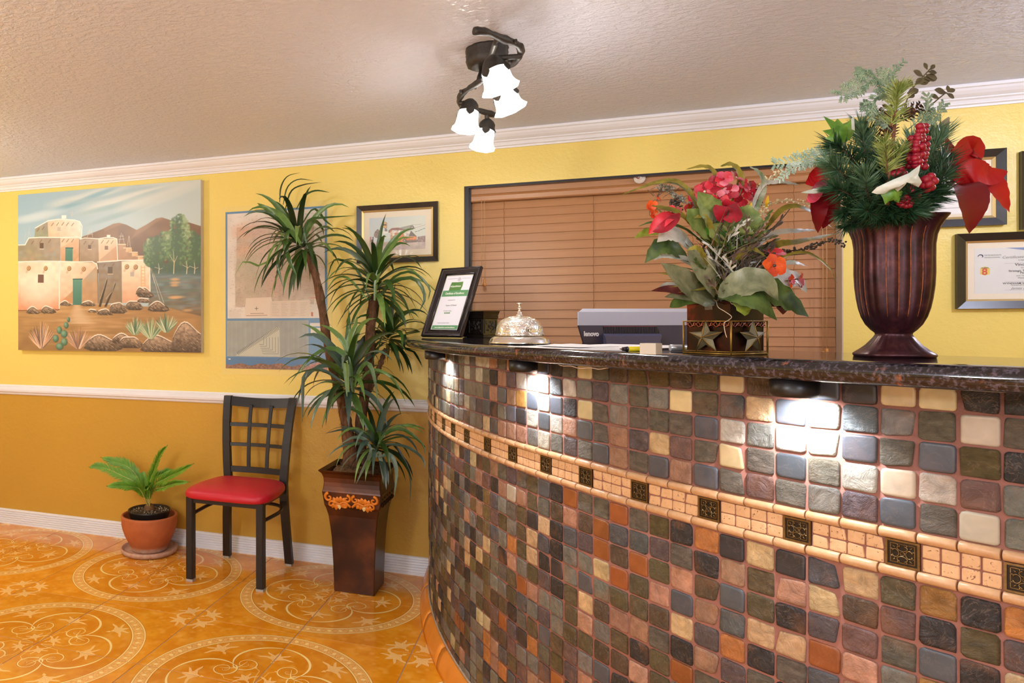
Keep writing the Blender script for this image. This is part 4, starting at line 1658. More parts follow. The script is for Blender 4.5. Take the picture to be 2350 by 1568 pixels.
# index table
B.poly([(8, 654), (512, 652), (512, 868), (8, 868)], (148, 158, 156), 1, tex=(30, .04))
for c_ in range(17):
    for r_ in range(70):
        x = 14 + c_ * 29.5
        B.stroke([(x, 660 + r_ * 3), (x + B.rs.uniform(14, 25), 660 + r_ * 3)], 1.2, (120, 128, 132), 1, .5)
tri = [(60, 858), (330, 860), (336, 720)]
B.poly([(62, 864), (340, 864), (338, 700), (322, 690)], (186, 192, 178), 1)
for k in range(34):
    q = k / 33
    x = 78 + q * 250; y = 852 - q * 150
    B.stroke([(x - 6, y - 11), (x + 6, y + 5)], 2.6, (72, 76, 84), 1)
for k in range(6):
    x = 240 + k * 18; y = 794 + k * 11
    B.stroke([(x - 26 - k * 14, y), (x, y), (x, y - 42 - k * 11)], 2.2, (92, 98, 104), 1)
B.poly([(520, 668), (600, 668), (600, 688), (520, 688)], (220, 214, 206)); B.poly([(524, 696), (604, 696), (604, 728), (524, 728)], (222, 214, 204))
B.stroke([(520, 744), (596, 744)], 3, (220, 220, 220), 1)
B.poly([(0, 872), (MW_, 872), (MW_, 940), (0, 940)], (58, 112, 166), 2)
hz = [(0, 915)] + [(x, 914 + 6 * math.sin(x * .05) - 8 * math.exp(-((x - 300) / 60) ** 2) - (12 if x > 520 else 0)) for x in range(10, MW_ + 10, 12)] + [(MW_, 940), (0, 940)]
B.poly(hz, (128, 88, 72), 2, tex=(8, .25))
B.poly([(520, 905), (MW_, 880), (MW_, 940), (500, 940)], (176, 96, 66), 4, .8, tex=(9, .2))
B.blob(24, 884, 8, 4, (220, 224, 230), .5)
B.a = np.clip(B.a, 0, 1) ** 0.85
im_map = B.image('road_map_print')
MM = print_mat('map_paper', im_map, 0.18, (14, 0.15), coat=0.4)
mc = [W(517, 487, .002), W(749, 473, .002), W(519, 851, .002), W(752, 845, .002)]
mx0, mx1 = (mc[0].x + mc[2].x) / 2, (mc[1].x + mc[3].x) / 2
mz1, mz0 = (mc[0].z + mc[1].z) / 2, (mc[2].z + mc[3].z) / 2
t_ = thing('wall_map', 'laminated road map poster with blue borders behind the tall plant', 'poster', ((mx0 + mx1) / 2, WY, mz0))
card('map_sheet', mx0, mx1, mz0, mz1, WY - .003, MM.m, t_, .0008)
lamn = NT('laminate_film')
lamn.base((0.95, 0.95, 0.92)); lamn.b.inputs['Roughness'].default_value = 0.12; lamn.b.inputs['Alpha'].default_value = 0.07
lamn.bump(lamn.noise(lamn.coord('Object'), 20, 3, 0.5), 0.6, 0.006)
bm = bmesh.new()
lx0, lx1 = W(508, 600).x, W(764, 600).x
nx, nz_ = 16, 24
grid = [[bm.verts.new((lx0 + (lx1 - lx0) * i / nx, WY - .0045 - .0015 * mnoise.noise(Vector((i * .9, 0, j * .8))), (mz0 - .035) + (mz1 - mz0 + .065) * j / nz_)) for i in range(nx + 1)] for j in range(nz_ + 1)]
for j in range(nz_):
    for i in range(nx):
        bm.faces.new((grid[j][i], grid[j][i + 1], grid[j + 1][i + 1], grid[j + 1][i])).smooth = True
link('laminate_film', bm, lamn.m, t_)

# ------------------------------------------------------------------ framed pictures
M_blkframe = simple('black_frame_wood', (34, 31, 30), 0.3, var=(20, .2), coat=.2)
M_gold = simple('gilt_liner', (196, 170, 116), 0.35, .5)
M_mat = simple('cream_mat', (236, 226, 204), 0.7, bump=(300, .1))
M_glass = NT('picture_glass')
M_glass.base((1, 1, 1)); M_glass.b.inputs['Roughness'].default_value = 0.02; M_glass.b.inputs['Alpha'].default_value = 0.06
M_glass = M_glass.m


def frame4(bm, x0, x1, z0, z1, w_, y0, y1, y1i, mi=0):
    """mitred frame: outer edge depth y1, inner edge depth y1i (toward the viewer is smaller y)"""
    o = [(x0, z0), (x1, z0), (x1, z1), (x0, z1)]
    i_ = [(x0 + w_, z0 + w_), (x1 - w_, z0 + w_), (x1 - w_, z1 - w_), (x0 + w_, z1 - w_)]
    ob = [bm.verts.new((x, y0, z)) for x, z in o]
    of = [bm.verts.new((x, y1, z)) for x, z in o]
    inf = [bm.verts.new((x, y1i, z)) for x, z in i_]
    ib = [bm.verts.new((x, y0, z)) for x, z in i_]
    for k in range(4):
        j = (k + 1) % 4
        for q in ((ob[k], ob[j], of[j], of[k]), (of[k], of[j], inf[j], inf[k]), (inf[k], inf[j], ib[j], ib[k]), (ib[k], ib[j], ob[j], ob[k])):
            bm.faces.new(q).material_index = mi
    nrm_fix(bm)


def framed(label, x0, x1, z0, z1, fw, gold, matw, backmat, name='framed_picture', cat='picture', group=None):
    t_ = thing(name, label, cat, ((x0 + x1) / 2, WY, z0), group)
    bm = bmesh.new()
    frame4(bm, x0, x1, z0, z1, fw, WY - .003, WY - .024, WY - .015)
    link('frame', bm, M_blkframe, t_)
    bm = bmesh.new()
    frame4(bm, x0 + fw, x1 - fw, z0 + fw, z1 - fw, gold, WY - .003, WY - .014, WY - .009)
    link('gilt_liner', bm, M_gold, t_)
    e = fw + gold
    bm = bmesh.new()
    box(bm, (x0 + e, WY - .007, z0 + e), (x1 - e, WY - .003, z1 - e))
    link('mat_board', bm, M_mat, t_)
    bm = bmesh.new()
    box(bm, (x0 + e, WY - .0088, z0 + e), (x1 - e, WY - .0083, z1 - e))
    link('glass', bm, M_glass, t_)
    return t_, (x0 + e + matw, x1 - e - matw, z0 + e + matw, z1 - e - matw)


# picture of a tow truck outside a motel
q = [W(818, 476, .024), W(1000, 459, .024), W(1005, 599, .024)]
t_, (ax0, ax1, az0, az1) = framed('black-framed picture of an orange tow truck by a motel, right of the map', q[0].x, q[2].x, q[2].z, (q[0].z + q[1].z) / 2, .026, .010, .030, M_mat)
h2 = homog([(295, 405), (1595, 290), (1630, 1230), (330, 1330)], [(0, 0), (520, 0), (520, 400), (0, 400)])
D = Ras(520, 400, (196, 214, 214))


def TD(p): return [h2(*c_) for c_ in p]


D.poly([(0, 0), (520, 0), (520, 260), (0, 260)], (184, 200, 214), 1, col2=(214, 224, 212), grad=((0, 0), (200, 240)))
D.poly(TD([(320, 1080), (1640, 1020), (1640, 1330), (320, 1330)]), (200, 184, 176), 1, tex=(20, .06))
D.poly(TD([(415, 870), (440, 780), (500, 700), (560, 760), (600, 880), (560, 960), (430, 950)]), (120, 104, 92), 3, tex=(10, .2))
D.poly(TD([(590, 520), (650, 492), (715, 520), (715, 670), (690, 690), (600, 640)]), (70, 66, 50), 1)
D.poly(TD([(600, 525), (650, 500), (708, 525), (708, 665), (690, 680), (606, 635)]), (226, 170, 92), 1)
D.stroke(TD([(640, 560), (690, 560), (690, 580), (645, 580), (640, 600), (690, 602), (690, 582)]), 5, (50, 36, 30), 1)
D.stroke(TD([(640, 560), (640, 602)]), 5, (50, 36, 30), 1)
D.poly(TD([(665, 680), (720, 700), (730, 770), (670, 770)]), (110, 110, 104), 1)
D.poly(TD([(630, 765), (740, 765), (740, 820), (630, 825)]), (240, 236, 226), 1)
D.poly(TD([(755, 740), (830, 670), (980, 650), (1150, 700), (1150, 780), (760, 800)]), (140, 92, 82), 2)
D.poly(TD([(800, 740), (1130, 720), (1130, 1060), (810, 1080)]), (214, 168, 128), 2, tex=(12, .2))
D.poly(TD([(840, 730), (1250, 720), (1240, 870), (850, 890)]), (232, 224, 214), 2, tex=(14, .2))
D.poly(TD([(900, 800), (1100, 790), (1130, 900), (1420, 890), (1420, 1020), (900, 1060)]), (222, 130, 66), 2, tex=(12, .15))
D.poly(TD([(1160, 1010), (1420, 990), (1430, 1050), (1170, 1080)]), (110, 92, 80), 2)
D.poly(TD([(1230, 890), (1280, 730), (1420, 890)]), (100, 92, 78), 1.5)
for (x, y, r_) in ((1300, 645, 20), (1475, 1000, 20), (1140, 1010, 16)):
    p = h2(x, y); D.blob(p[0], p[1], r_, r_, (80, 76, 72), .2); D.blob(p[0], p[1], r_ * .6, r_ * .6, (206, 202, 196), .3)
D.stroke(TD([(950, 760), (1100, 640), (1280, 580), (1520, 540)]), 3, (140, 134, 110), 1)
D.stroke(TD([(1130, 740), (1350, 660), (1600, 560)]), 3, (170, 110, 110), 1)
D.poly(TD([(1020, 650), (1320, 560), (1330, 700), (1150, 760)]), (126, 126, 110), 6, .7)
for (x, y) in ((1400, 755), (1465, 730), (1520, 695), (1580, 665)):
    D.stroke(TD([(x - 22, y + 8), (x + 16, y - 8)]), 6, (70, 90, 104), 1.5)
for (x, c0) in ((345, (190, 110, 100)), (430, (220, 220, 224)), (400, (90, 100, 130))):
    D.stroke(TD([(x, 940), (x, 1060)]), 14, c0, 3)
D.poly(TD([(1440, 900), (1620, 860), (1620, 1040), (1440, 1040)]), (140, 116, 108), 5, tex=(8, .3))
D.a = np.clip(D.a, 0, 1) ** 0.85
DM = print_mat('truck_picture_print', D.image('truck_picture_print'), 0.5)
card('print', ax0, ax1, az0, az1, WY - .0076, DM.m, t_, .0005)


def cert_wyn(x0, x1, z0, z1, t_):
    M_pap = simple('certificate_paper', (222, 224, 222), 0.6, var=(6, .02))
    bm = bmesh.new()
    box(bm, (x0, WY - .0076, z0), (x1, WY - .007, z1))
    link('certificate_paper', bm, M_pap, t_)
    y = WY - .0079
    wd_, hd = x1 - x0, z1 - z0
    bm = bmesh.new()
    prism(bm, [(x0 + wd_ * .34, z1 - .001), (x0 + wd_ * .55, z1 - .012), (x0 + wd_ * .85, z1 - .020), (x1, z1 - .012), (x1, z1 - .001)], y, y + .0002)
    link('blue_swoosh', bm, simple('swoosh_blue', (108, 134, 186), 0.5), t_)
    bm = bmesh.new()
    hexa = [(-.5, .3), (0, .5), (.5, .3), (.5, -.35), (0, -.5), (-.5, -.35)]
    cx_, cz_ = x0 + wd_ * .115, z0 + hd * .50
    prism(bm, [(cx_ + a * .030, cz_ + b * .036) for a, b in hexa], y, y + .0002)
    link('motel_emblem', bm, INK['yellow'], t_)
    text('lettering', '8', (cx_ - .001, y - .0004, cz_ - .015), .036, INK['red'], t_, bold=.0008)
    text('lettering', 'SUPER', (cx_, y - .0004, cz_ + .0095), .0075, INK['dark'], t_, width=1.1)
    bm = bmesh.new()
    lx, lz = x0 + .020, z1 - .032
    pts = [(lx - .007 + .007 * math.cos(a) + .005, y - .0001, lz + .006 * math.sin(a)) for a in [3.4 - k * .42 for k in range(11)]]
    tube(bm, pts, [.0012 + .0022 * math.sin(PI * k / 10) for k in range(11)], 6, flat=.3)
    link('round_logo', bm, INK['navy'], t_)
    text('lettering', 'WYNDHAM', (lx + .010, y - .0002, lz + .001), .0078, INK['grey'], t_, 'LEFT', width=1.25)
    text('lettering', 'WORLDWIDE', (lx + .010, y - .0002, lz - .0075), .0062, INK['grey'], t_, 'LEFT', width=1.25)
    mx = x0 + wd_ * .60
    for (s, dz, sz, ink, sh) in (('Certificate of Achievement', .235, .0145, 'grey', .25), ('is hereby granted to', .29, .008, 'grey', 0), ('Vinod Chavda', .40, .015, 'dark', 0), ('for completion of', .455, .007, 'grey', 0),
                                 ('Strategic Training for Strong', .53, .0105, 'dark', 0), ('Performance', .575, .0105, 'dark', 0), ('and The Quality School', .63, .008, 'grey', 0), ('Wyndham University', .68, .008, 'grey', 0),
                                 ('WYNDHAM WORLDWIDE GROUP', .80, .0100, 'dark', 0), ('School of Hospitality Operations', .835, .008, 'grey', 0)):
        text('lettering', s, (mx, y - .0002, z1 - hd * dz), sz, INK[ink], t_, shear=sh, bold=.0001 if ink == 'dark' else 0, width=1.05)
    text('signature', 'James Rankin', (mx - .02, y - .0002, z1 - hd * .915), .014, INK['grey'], t_, shear=.5)
    for dz in (.345, .745, .93):
        bm = bmesh.new()
        box(bm, (mx - wd_ * .27, y - .0001, z1 - hd * dz), (mx + wd_ * .27, y, z1 - hd * dz + .0006))
        link('ruled_line', bm, INK['grey'], t_)


pB = W(2197, 537, .024); pB2 = W(2199, 709, .024)
wB = .40
t_, r_ = framed('black-framed certificate with a yellow motel emblem, lowest right of the tall vase', pB.x, pB.x + wB, pB2.z, pB.z, .030, .008, .022, M_mat, 'framed_certificate', 'certificate')
cert_wyn(r_[0], r_[1], r_[2], r_[3], t_)
pA = W(2311, 339, .024); pA2 = W(2313, 515, .024)
t_, r_ = framed('black-framed white certificate behind the red poinsettia', pA.x - wB, pA.x, pA2.z, pA.z, .030, .010, .012, M_mat, 'framed_certificate', 'certificate')
bm = bmesh.new()
box(bm, (r_[0], WY - .0076, r_[2]), (r_[1], WY - .007, r_[3]))
link('certificate_paper', bm, simple('white_paper', (240, 240, 240), 0.5), t_)
for k in range(7):
    bm = bmesh.new()
    wz = r_[2] + (r_[3] - r_[2]) * (.12 + .11 * k)
    hw = (r_[1] - r_[0]) * [.42, .3, .2, .36, .25, .3, .38][k] * .5
    mx = (r_[0] + r_[1]) / 2
    box(bm, (mx - hw, WY - .0079, wz), (mx + hw, WY - .0077, wz + .0018))
    link('ruled_line', bm, INK['grey'], t_)
pC = W(2345, 347, .024); pC2 = W(2349, 526, .024)
t_, r_ = framed('black frame cut off by the right edge of the view', pC.x, pC.x + wB, pC2.z, pC.z, .030, .010, .022, M_mat, 'framed_certificate', 'certificate')
bm = bmesh.new()
box(bm, (r_[0], WY - .0076, r_[2]), (r_[1], WY - .007, r_[3]))
link('certificate_paper', bm, simple('white_paper_b', (236, 236, 232), 0.5), t_)
# ------------------------------------------------------------------ ceiling track lamp with four glass bells
M_iron = simple('rustic_iron', (58, 54, 50), 0.5, 0.4, bump=(150, .5), var=(40, .3))
shade_m = NT('lit_glass_shade')
shade_m.base((0.95, 0.95, 0.93))
shade_m.b.inputs['Emission Color'].default_value = (1.0, 0.97, 0.93, 1)
shade_m.b.inputs['Emission Strength'].default_value = 5.0
M_shade = shade_m.m
can_c = Q(1117, 118, 1.0)
cz0 = CEIL
cc = atz(1117, 152, CEIL - .062)
lamp = thing('ceiling_lamp', 'dark iron branch-shaped ceiling lamp with four lit white glass bell shades', 'lamp', (cc.x, cc.y, CEIL))
bm = bmesh.new()
lathe(bm, [(.070, CEIL), (.072, CEIL - .006), (.069, CEIL - .012), (.071, CEIL - .02), (.068, CEIL - .03), (.070, CEIL - .038), (.067, CEIL - .05), (.063, CEIL - .060), (.05, CEIL - .066)], 36, (cc.x, cc.y, 0),
      shape=lambda a, i: 1 + .02 * math.sin(9 * a) + .012 * math.sin(17 * a + i), cap0=True, cap1=True)
nrm_fix(bm)
link('canopy', bm, M_iron, lamp)
ARMZ = 2.115
def arm(u, v, dz=0): return atz(u, v, ARMZ + dz)
path = spline([arm(1087, 71), arm(1118, 74), arm(1150, 88), arm(1183, 100), arm(1195, 112), arm(1192, 130), arm(1172, 148), arm(1150, 160), arm(1128, 172), arm(1104, 186), arm(1078, 202), arm(1060, 216), arm(1054, 234), arm(1068, 247), arm(1100, 254), arm(1134, 264)], 60)
bm = bmesh.new()
tube(bm, path, [.0105 * (1 + .16 * math.sin(i * .9) + .1 * math.sin(i * 2.3)) for i in range(60)], 10)
for (u, v, du, dv) in ((1180, 100, 4, -8), (1192, 108, 6, -6), (1175, 143, -8, -3), (1060, 212, -4, -4), (1166, 197, 8, 5), (1088, 196, 3, 7)):
    a = arm(u, v); b = arm(u + du, v + dv)
    tube(bm, [a, (a + b) / 2, b], [.008, .007, .004], 8)
link('branch_arm', bm, M_iron, lamp)
for (u, v, du, dv) in ((1143, 86, .012, -.04), (1098, 188, -.02, .045)):
    bm = bmesh.new()
    a = arm(u, v)
    b = Vector((cc.x + du, cc.y + dv, CEIL - .058))
    tube(bm, [a, a * .7 + b * .3 + Vector((0, 0, .004)), a * .3 + b * .7, b], .009, 8)
    link('stem_post', bm, M_iron, lamp)
shades = [((1128, 138), (1149, 205), 2.24, .053), ((1152, 200), (1172, 252), 2.40, .050), ((1079, 236), (1069, 297), 2.68, .048), ((1119, 281), (1106, 339), 2.86, .046)]
for k, ((u0, v0), (u1, v1), zc, rad) in enumerate(shades):
    top = Q(u0, v0, zc); bot = Q(u1, v1, zc - .01)
    ax = (bot - top)
    ax.z = -abs(ax.z)
    L = ax.length; ax.normalize()
    R3 = ax.to_track_quat('Z', 'Y').to_matrix().to_4x4()
    Mx = Matrix.Translation(top) @ R3
    bm = bmesh.new()
    pr = [(.58, .2), (.68, .27), (.74, .38), (.77, .5), (.79, .64), (.82, .76), (.88, .87), (.98, .95), (1.06, 1.0)]
    lathe(bm, [(r * rad, t * L) for r, t in pr], 32, shape=lambda a, i: 1 + (.035 * math.sin(8 * a) if i >= 6 else 0), M=Mx, cap0=True)
    link('glass_shade', bm, M_shade, lamp)
    bm = bmesh.new()
    lathe(bm, [(.012, -.012), (.022, -.004), (.030, .08 * L), (rad * .66, .2 * L), (rad * .78, .32 * L), (rad * .81, .38 * L)], 24, shape=lambda a, i: 1 + (.03 * math.sin(5 * a)), M=Mx, cap0=True)
    for q in range(4):      # leaf-shaped holder tips
        a = q * PI / 2 + .6
        pts = [Mx @ Vector((rad * r_ * math.cos(a), rad * r_ * math.sin(a), t * L)) for r_, t in ((.79, .32), (.83, .46), (.86, .60))]
        leaf(bm, pts, .03, (Mx.to_3x3() @ Vector((math.cos(a), math.sin(a), 0))), .1, .4, .7, n=6)
    link('shade_holder', bm, M_iron, lamp)
    bm = bmesh.new()
    near = min(path, key=lambda p_: (p_ - top).length)
    tube(bm, [near, near + Vector((0, 0, -.015)), top - ax * .004], [.007, .008, .010], 8)
    link('holder_neck', bm, M_iron, lamp)
    light('lamp_bulb', 'POINT', bot + ax * .03, 3.4, (1.0, .93, .84), .03)

# ------------------------------------------------------------------ side chair
M_chair = simple('black_powder_coat', (26, 24, 26), 0.42, bump=(400, .15))
M_vinyl = simple('red_vinyl', (196, 26, 48), 0.42, bump=(260, .22), var=(8, .06))
M_glide = simple('nylon_glide', (170, 166, 160), 0.5)
cx0, cx1, cyf = -1.80, -1.40, 3.30
ch = thing('side_chair', 'black metal side chair with lattice back and red vinyl seat by the ochre wall', 'chair', (-1.6, 3.5, 0))
T2 = .019


def post(bm, pts, hx, hy):
    rings = []
    for x, y, z in pts:
        rings.append([bm.verts.new((x + a * hx, y + b * hy, z)) for a, b in ((-1, -1), (1, -1), (1, 1), (-1, 1))])
    for a, b in zip(rings, rings[1:]):
        for k in range(4):
            bm.faces.new((a[k], a[(k + 1) % 4], b[(k + 1) % 4], b[k]))
    bm.faces.new(rings[0][::-1]); bm.faces.new(rings[-1])


for x in (-1.79, -1.405):
    bm = bmesh.new()
    post(bm, [(x, cyf, .012), (x, cyf, .425)], T2, T2)
    bmesh.ops.bevel(bm, geom=[e for e in bm.edges if abs(e.verts[0].co.z - e.verts[1].co.z) > .1], offset=.003, segments=2, affect='EDGES')
    o = link('front_leg', bm, M_chair, ch)
    bm = bmesh.new(); box(bm, (x - T2, cyf - T2, 0), (x + T2, cyf + T2, .013)); link('glide', bm, M_glide, o)
backprof = [(3.700, .012), (3.682, .12), (3.660, .25), (3.648, .36), (3.645, .45), (3.652, .55), (3.668, .66), (3.692, .77), (3.722, .86), (3.738, .897)]
XL = [(0, -1.779), (.45, -1.744), (.9, -1.787)]
XR = [(0, -1.409), (.45, -1.420), (.9, -1.399)]


def px_(tab, z):
    for (z0, x0), (z1, x1) in zip(tab, tab[1:]):
        if z <= z1:
            return x0 + (x1 - x0) * (z - z0) / (z1 - z0)
    return tab[-1][1]


for tab in (XL, XR):
    bm = bmesh.new()
    post(bm, [(px_(tab, z), y, z) for y, z in backprof], .021, .014)
    o = link('back_post', bm, M_chair, ch)
    xb = px_(tab, 0)
    bm = bmesh.new(); box(bm, (xb - .016, 3.687, 0), (xb + .016, 3.713, .013)); link('glide', bm, M_glide, o)


def by(z):
    for (y0, z0), (y1, z1) in zip(backprof, backprof[1:]):
        if z0 <= z <= z1:
            return y0 + (y1 - y0) * (z - z0) / (z1 - z0)
    return backprof[-1][0]


def rail(nm, z0, z1, bow, hy):
    bm = bmesh.new()
    n = 12
    rings = []
    for i in range(n + 1):
        f_ = i / n
        x = -1.79 + .386 * f_
        dy = bow * math.sin(PI * f_)
        dz = -.010 * math.sin(PI * f_) if nm == 'top_rail' else 0
        rings.append([bm.verts.new((px_(XL, z) + (px_(XR, z) - px_(XL, z)) * f_, by(z) + dy + s * hy, z + dz)) for z, s in ((z0, -1), (z1, -1), (z1, 1), (z0, 1))])
    for a, b in zip(rings, rings[1:]):
        for k in range(4):
            bm.faces.new((a[k], a[(k + 1) % 4], b[(k + 1) % 4], b[k]))
    bm.faces.new(rings[0][::-1]); bm.faces.new(rings[-1])
    nrm_fix(bm)
    link(nm, bm, M_chair, ch)


rail('top_rail', .846, .896, .022, .006)
rail('lattice_rail', .735, .755, .018, .006)
rail('lattice_rail', .630, .648, .018, .006)
rail('lattice_rail', .492, .522, .012, .008)
for f_ in (.36, .68):
    bm = bmesh.new()
    pts = [(px_(XL, z) + (px_(XR, z) - px_(XL, z)) * f_, by(z) + .018 * math.sin(PI * f_) - .004, z) for z in (.515, .58, .64, .70, .745, .80, .850)]
    post(bm, pts, .0095, .005)
    link('lattice_upright', bm, M_chair, ch)
bm = bmesh.new()
box(bm, (-1.80, cyf - .012, .398), (-1.395, cyf + .004, .425))
for x in (-1.765, -1.415):
    box(bm, (x - .010, cyf, .400), (x + .010, 3.65, .425))
box(bm, (-1.76, 3.635, .398), (-1.415, 3.655, .425))
link('seat_frame', bm, M_chair, ch)
bm = bmesh.new()
hp = [(-1.405, cyf + .01, .333), (-1.392, cyf + .10, .335), (-1.388, cyf + .22, .337), (-1.44, cyf + .315, .340), (-1.5975, cyf + .335, .342), (-1.755, cyf + .315, .340), (-1.79, cyf + .22, .337), (-1.792, cyf + .10, .335), (-1.79, cyf + .01, .333)]
tube(bm, spline(hp, 40), .0095, 8)
link('hoop_stretcher', bm, M_chair, ch)
# cushion: waterfall outline with a soft dome
bm = bmesh.new()
n, m_ = 40, 7
def outl(a):
    c, s = math.cos(a), math.sin(a)
    ex = 5.5
    x = math.copysign(abs(c) ** (2 / ex), c); y = math.copysign(abs(s) ** (2 / ex), s)
    wdt = .232 if y < 0 else .232 - .028 * y
    return -1.5975 + x * wdt, 3.452 + y * .205
rings = []
cz_, cyc = .428, 3.452
layers = [(0.965, .425), (.995, .432), (1.0, .444), (.985, .456), (.94, .466), (.82, .476), (.6, .484), (.3, .488)]
for (sc_, z) in layers:
    ring = []
    for k in range(n):
        x, y = outl(2 * PI * k / n)
        ring.append(bm.verts.new((-1.5975 + (x + 1.5975) * sc_, cyc + (y - cyc) * sc_, z)))
    rings.append(ring)
for a, b in zip(rings, rings[1:]):
    for k in range(n):
        bm.faces.new((a[k], a[(k + 1) % n], b[(k + 1) % n], b[k])).smooth = True
bm.faces.new(rings[0][::-1]); bm.faces.new(rings[-1]).smooth = True
link('seat', bm, M_vinyl, ch)

# ------------------------------------------------------------------ sago palm in a terracotta pot
tc_ = NT('terracotta')
v = tc_.coord('Object')
c = tc_.mix(tc_.noise(v, 18, 4, .6), lin((168, 88, 46)), lin((196, 112, 64)))
sx = tc_.n('ShaderNodeSeparateXYZ'); tcx = tc_.n('ShaderNodeTexCoord'); tc_.l(tcx.outputs['Object'], sx.inputs[0])
rz = tc_.ramp(sx.outputs['Z'], [(.028, (1, 1, 1)), (.05, (0, 0, 0))])
nn = tc_.noise(v, 45, 4)
mm = tc_.n('ShaderNodeMath', operation='MULTIPLY'); tc_.l(rz, mm.inputs[0]); tc_.l(nn, mm.inputs[1])
mm2 = tc_.n('ShaderNodeMath', operation='MULTIPLY'); tc_.l(mm.outputs[0], mm2.inputs[0]); mm2.inputs[1].default_value = 1.1
tc_.base(tc_.mix(mm2.outputs[0], c, lin((206, 190, 172))))
tc_.b.inputs['Roughness'].default_value = 0.7
tc_.bump(nn, .15, .002)
M_terra = tc_.m
pc_ = Vector((-2.235, 3.628, 0))
palm = thing('potted_sago_palm', 'small bright green sago palm in a terracotta pot on a saucer by the baseboard', 'plant', pc_)
bm = bmesh.new()
lathe(bm, [(.125, 0), (.152, .004), (.160, .016), (.161, .030), (.154, .033), (.148, .020), (.12, .014)], 48, pc_, cap0=True, cap1=True)
link('saucer', bm, M_terra, palm)
bm = bmesh.new()
lathe(bm, [(.085, .015), (.096, .016), (.102, .022), (.104, .034), (.118, .060), (.138, .100), (.152, .140), (.157, .165), (.158, .195), (.160, .208), (.157, .216), (.148, .217), (.144, .208), (.142, .19), (.12, .16)], 56, pc_, cap0=True, cap1=True)
link('terracotta_pot', bm, M_terra, palm)
M_nur = simple('nursery_pot_plastic', (24, 24, 24), 0.35)
bm = bmesh.new()
off = pc_ + Vector((.0, .0, 0))
lathe(bm, [(.095, .165), (.112, .21), (.118, .235), (.121, .243), (.117, .245), (.112, .236), (.10, .225)], 40, off, cap0=True, cap1=True)
link('nursery_pot', bm, M_nur, palm)
soil = NT('potting_soil')
v = soil.coord('Object')
soil.base(soil.ramp(soil.noise(v, 130, 4, .7), [(.4, lin((34, 24, 18))), (.58, lin((66, 48, 34))), (.66, lin((196, 178, 140)))]))
soil.b.inputs['Roughness'].default_value = .6
soil.bump(soil.noise(v, 120, 4, .7), 1, .006)
M_soil = soil.m
bm = bmesh.new()
lathe(bm, [(.111, .231), (.08, .236), (.03, .240)], 32, off, cap0=False, cap1=True)
r = random.Random(4)
for k in range(420):
    a = r.uniform(0, 2 * PI); q = .107 * math.sqrt(r.random()); s = r.uniform(.0018, .0045)
    p = off + Vector((q * math.cos(a), q * math.sin(a), .235 + .006 * (1 - q / .11) + s * .4))
    b0 = [bm.verts.new(p + Vector((r.uniform(.6, 1) * s * dx, r.uniform(.6, 1) * s * dy, r.uniform(.5, 1) * s * dz))) for dx, dy, dz in ((1, 0, 0), (0, 1, 0), (-1, 0, 0), (0, -1, 0), (0, 0, 1), (0, 0, -1))]
    mi = 1 if r.random() < .3 else 0
    for q3 in ((0, 1, 4), (1, 2, 4), (2, 3, 4), (3, 0, 4), (1, 0, 5), (2, 1, 5), (3, 2, 5), (0, 3, 5)):
        bm.faces.new([b0[i] for i in q3]).material_index = mi
so = link('soil', bm, [M_soil, simple('perlite', (214, 196, 160), .6)], palm)
so['kind'] = 'stuff'
lf = NT('palm_leaf')
oi = lf.n('ShaderNodeObjectInfo')
v = lf.coord('Object')
lf.base(lf.mix(lf.noise(v, 22, 3), lin((62, 122, 26)), lin((128, 176, 52))))
lf.b.inputs['Roughness'].default_value = .42
lf.b.inputs['Subsurface Weight'].default_value = .0
M_palm = lf.m
M_rach = simple('palm_rib', (196, 190, 104), .45, var=(60, .2))
crown = off + Vector((0, 0, .24))
bm = bmesh.new()
lathe(bm, [(.028, .228), (.030, .242), (.024, .262), (.012, .275)], 16, off, shape=lambda a, i: 1 + .12 * math.sin(7 * a + i), cap0=True, cap1=True)
link('caudex', bm, simple('palm_caudex', (112, 80, 44), .8, bump=(120, .8), var=(60, .4)), palm)


def frond(ctrl, wmax, seed, nleaf=46):
    r = random.Random(seed)
    P = spline(ctrl, nleaf)
    bm = bmesh.new()
    tube(bm, P, [.0030 * (1 - .7 * i / len(P)) for i in range(len(P))], 6, mi=1)
    hint = (Vector((0, -.75, .65))).normalized()
    for i, p in enumerate(P):
        t = i / (len(P) - 1)
        if t < .12:
            continue
        d = (P[min(i + 1, len(P) - 1)] - P[max(i - 1, 0)]).normalized()
        s = d.cross(hint).normalized()
        nn_ = s.cross(d).normalized()
        L = wmax * 1.15 * (math.sin(PI * min(1, .12 + t * .92)) ** .65) * r.uniform(.9, 1.08)
        for sg in (-1, 1):
            for sub in (0, .5):
                q = p + d * sub * .008
                dirv = (s * sg * .8 + d * (.95 + .6 * t) + nn_ * .28).normalized()
                dirv = (dirv + Vector((r.uniform(-.05, .05), r.uniform(-.05, .05), r.uniform(-.05, .05)))).normalized()
                leaf(bm, [q, q + dirv * L * .5 + nn_ * .002, q + dirv * L + Vector((0, 0, -.004))], .0062, nn_, .35, .3, .6, n=4)
    link('frond', bm, [M_palm, M_rach], palm)


def PP(u, v, dy=0):
    return aty(u, v, pc_.y + dy)


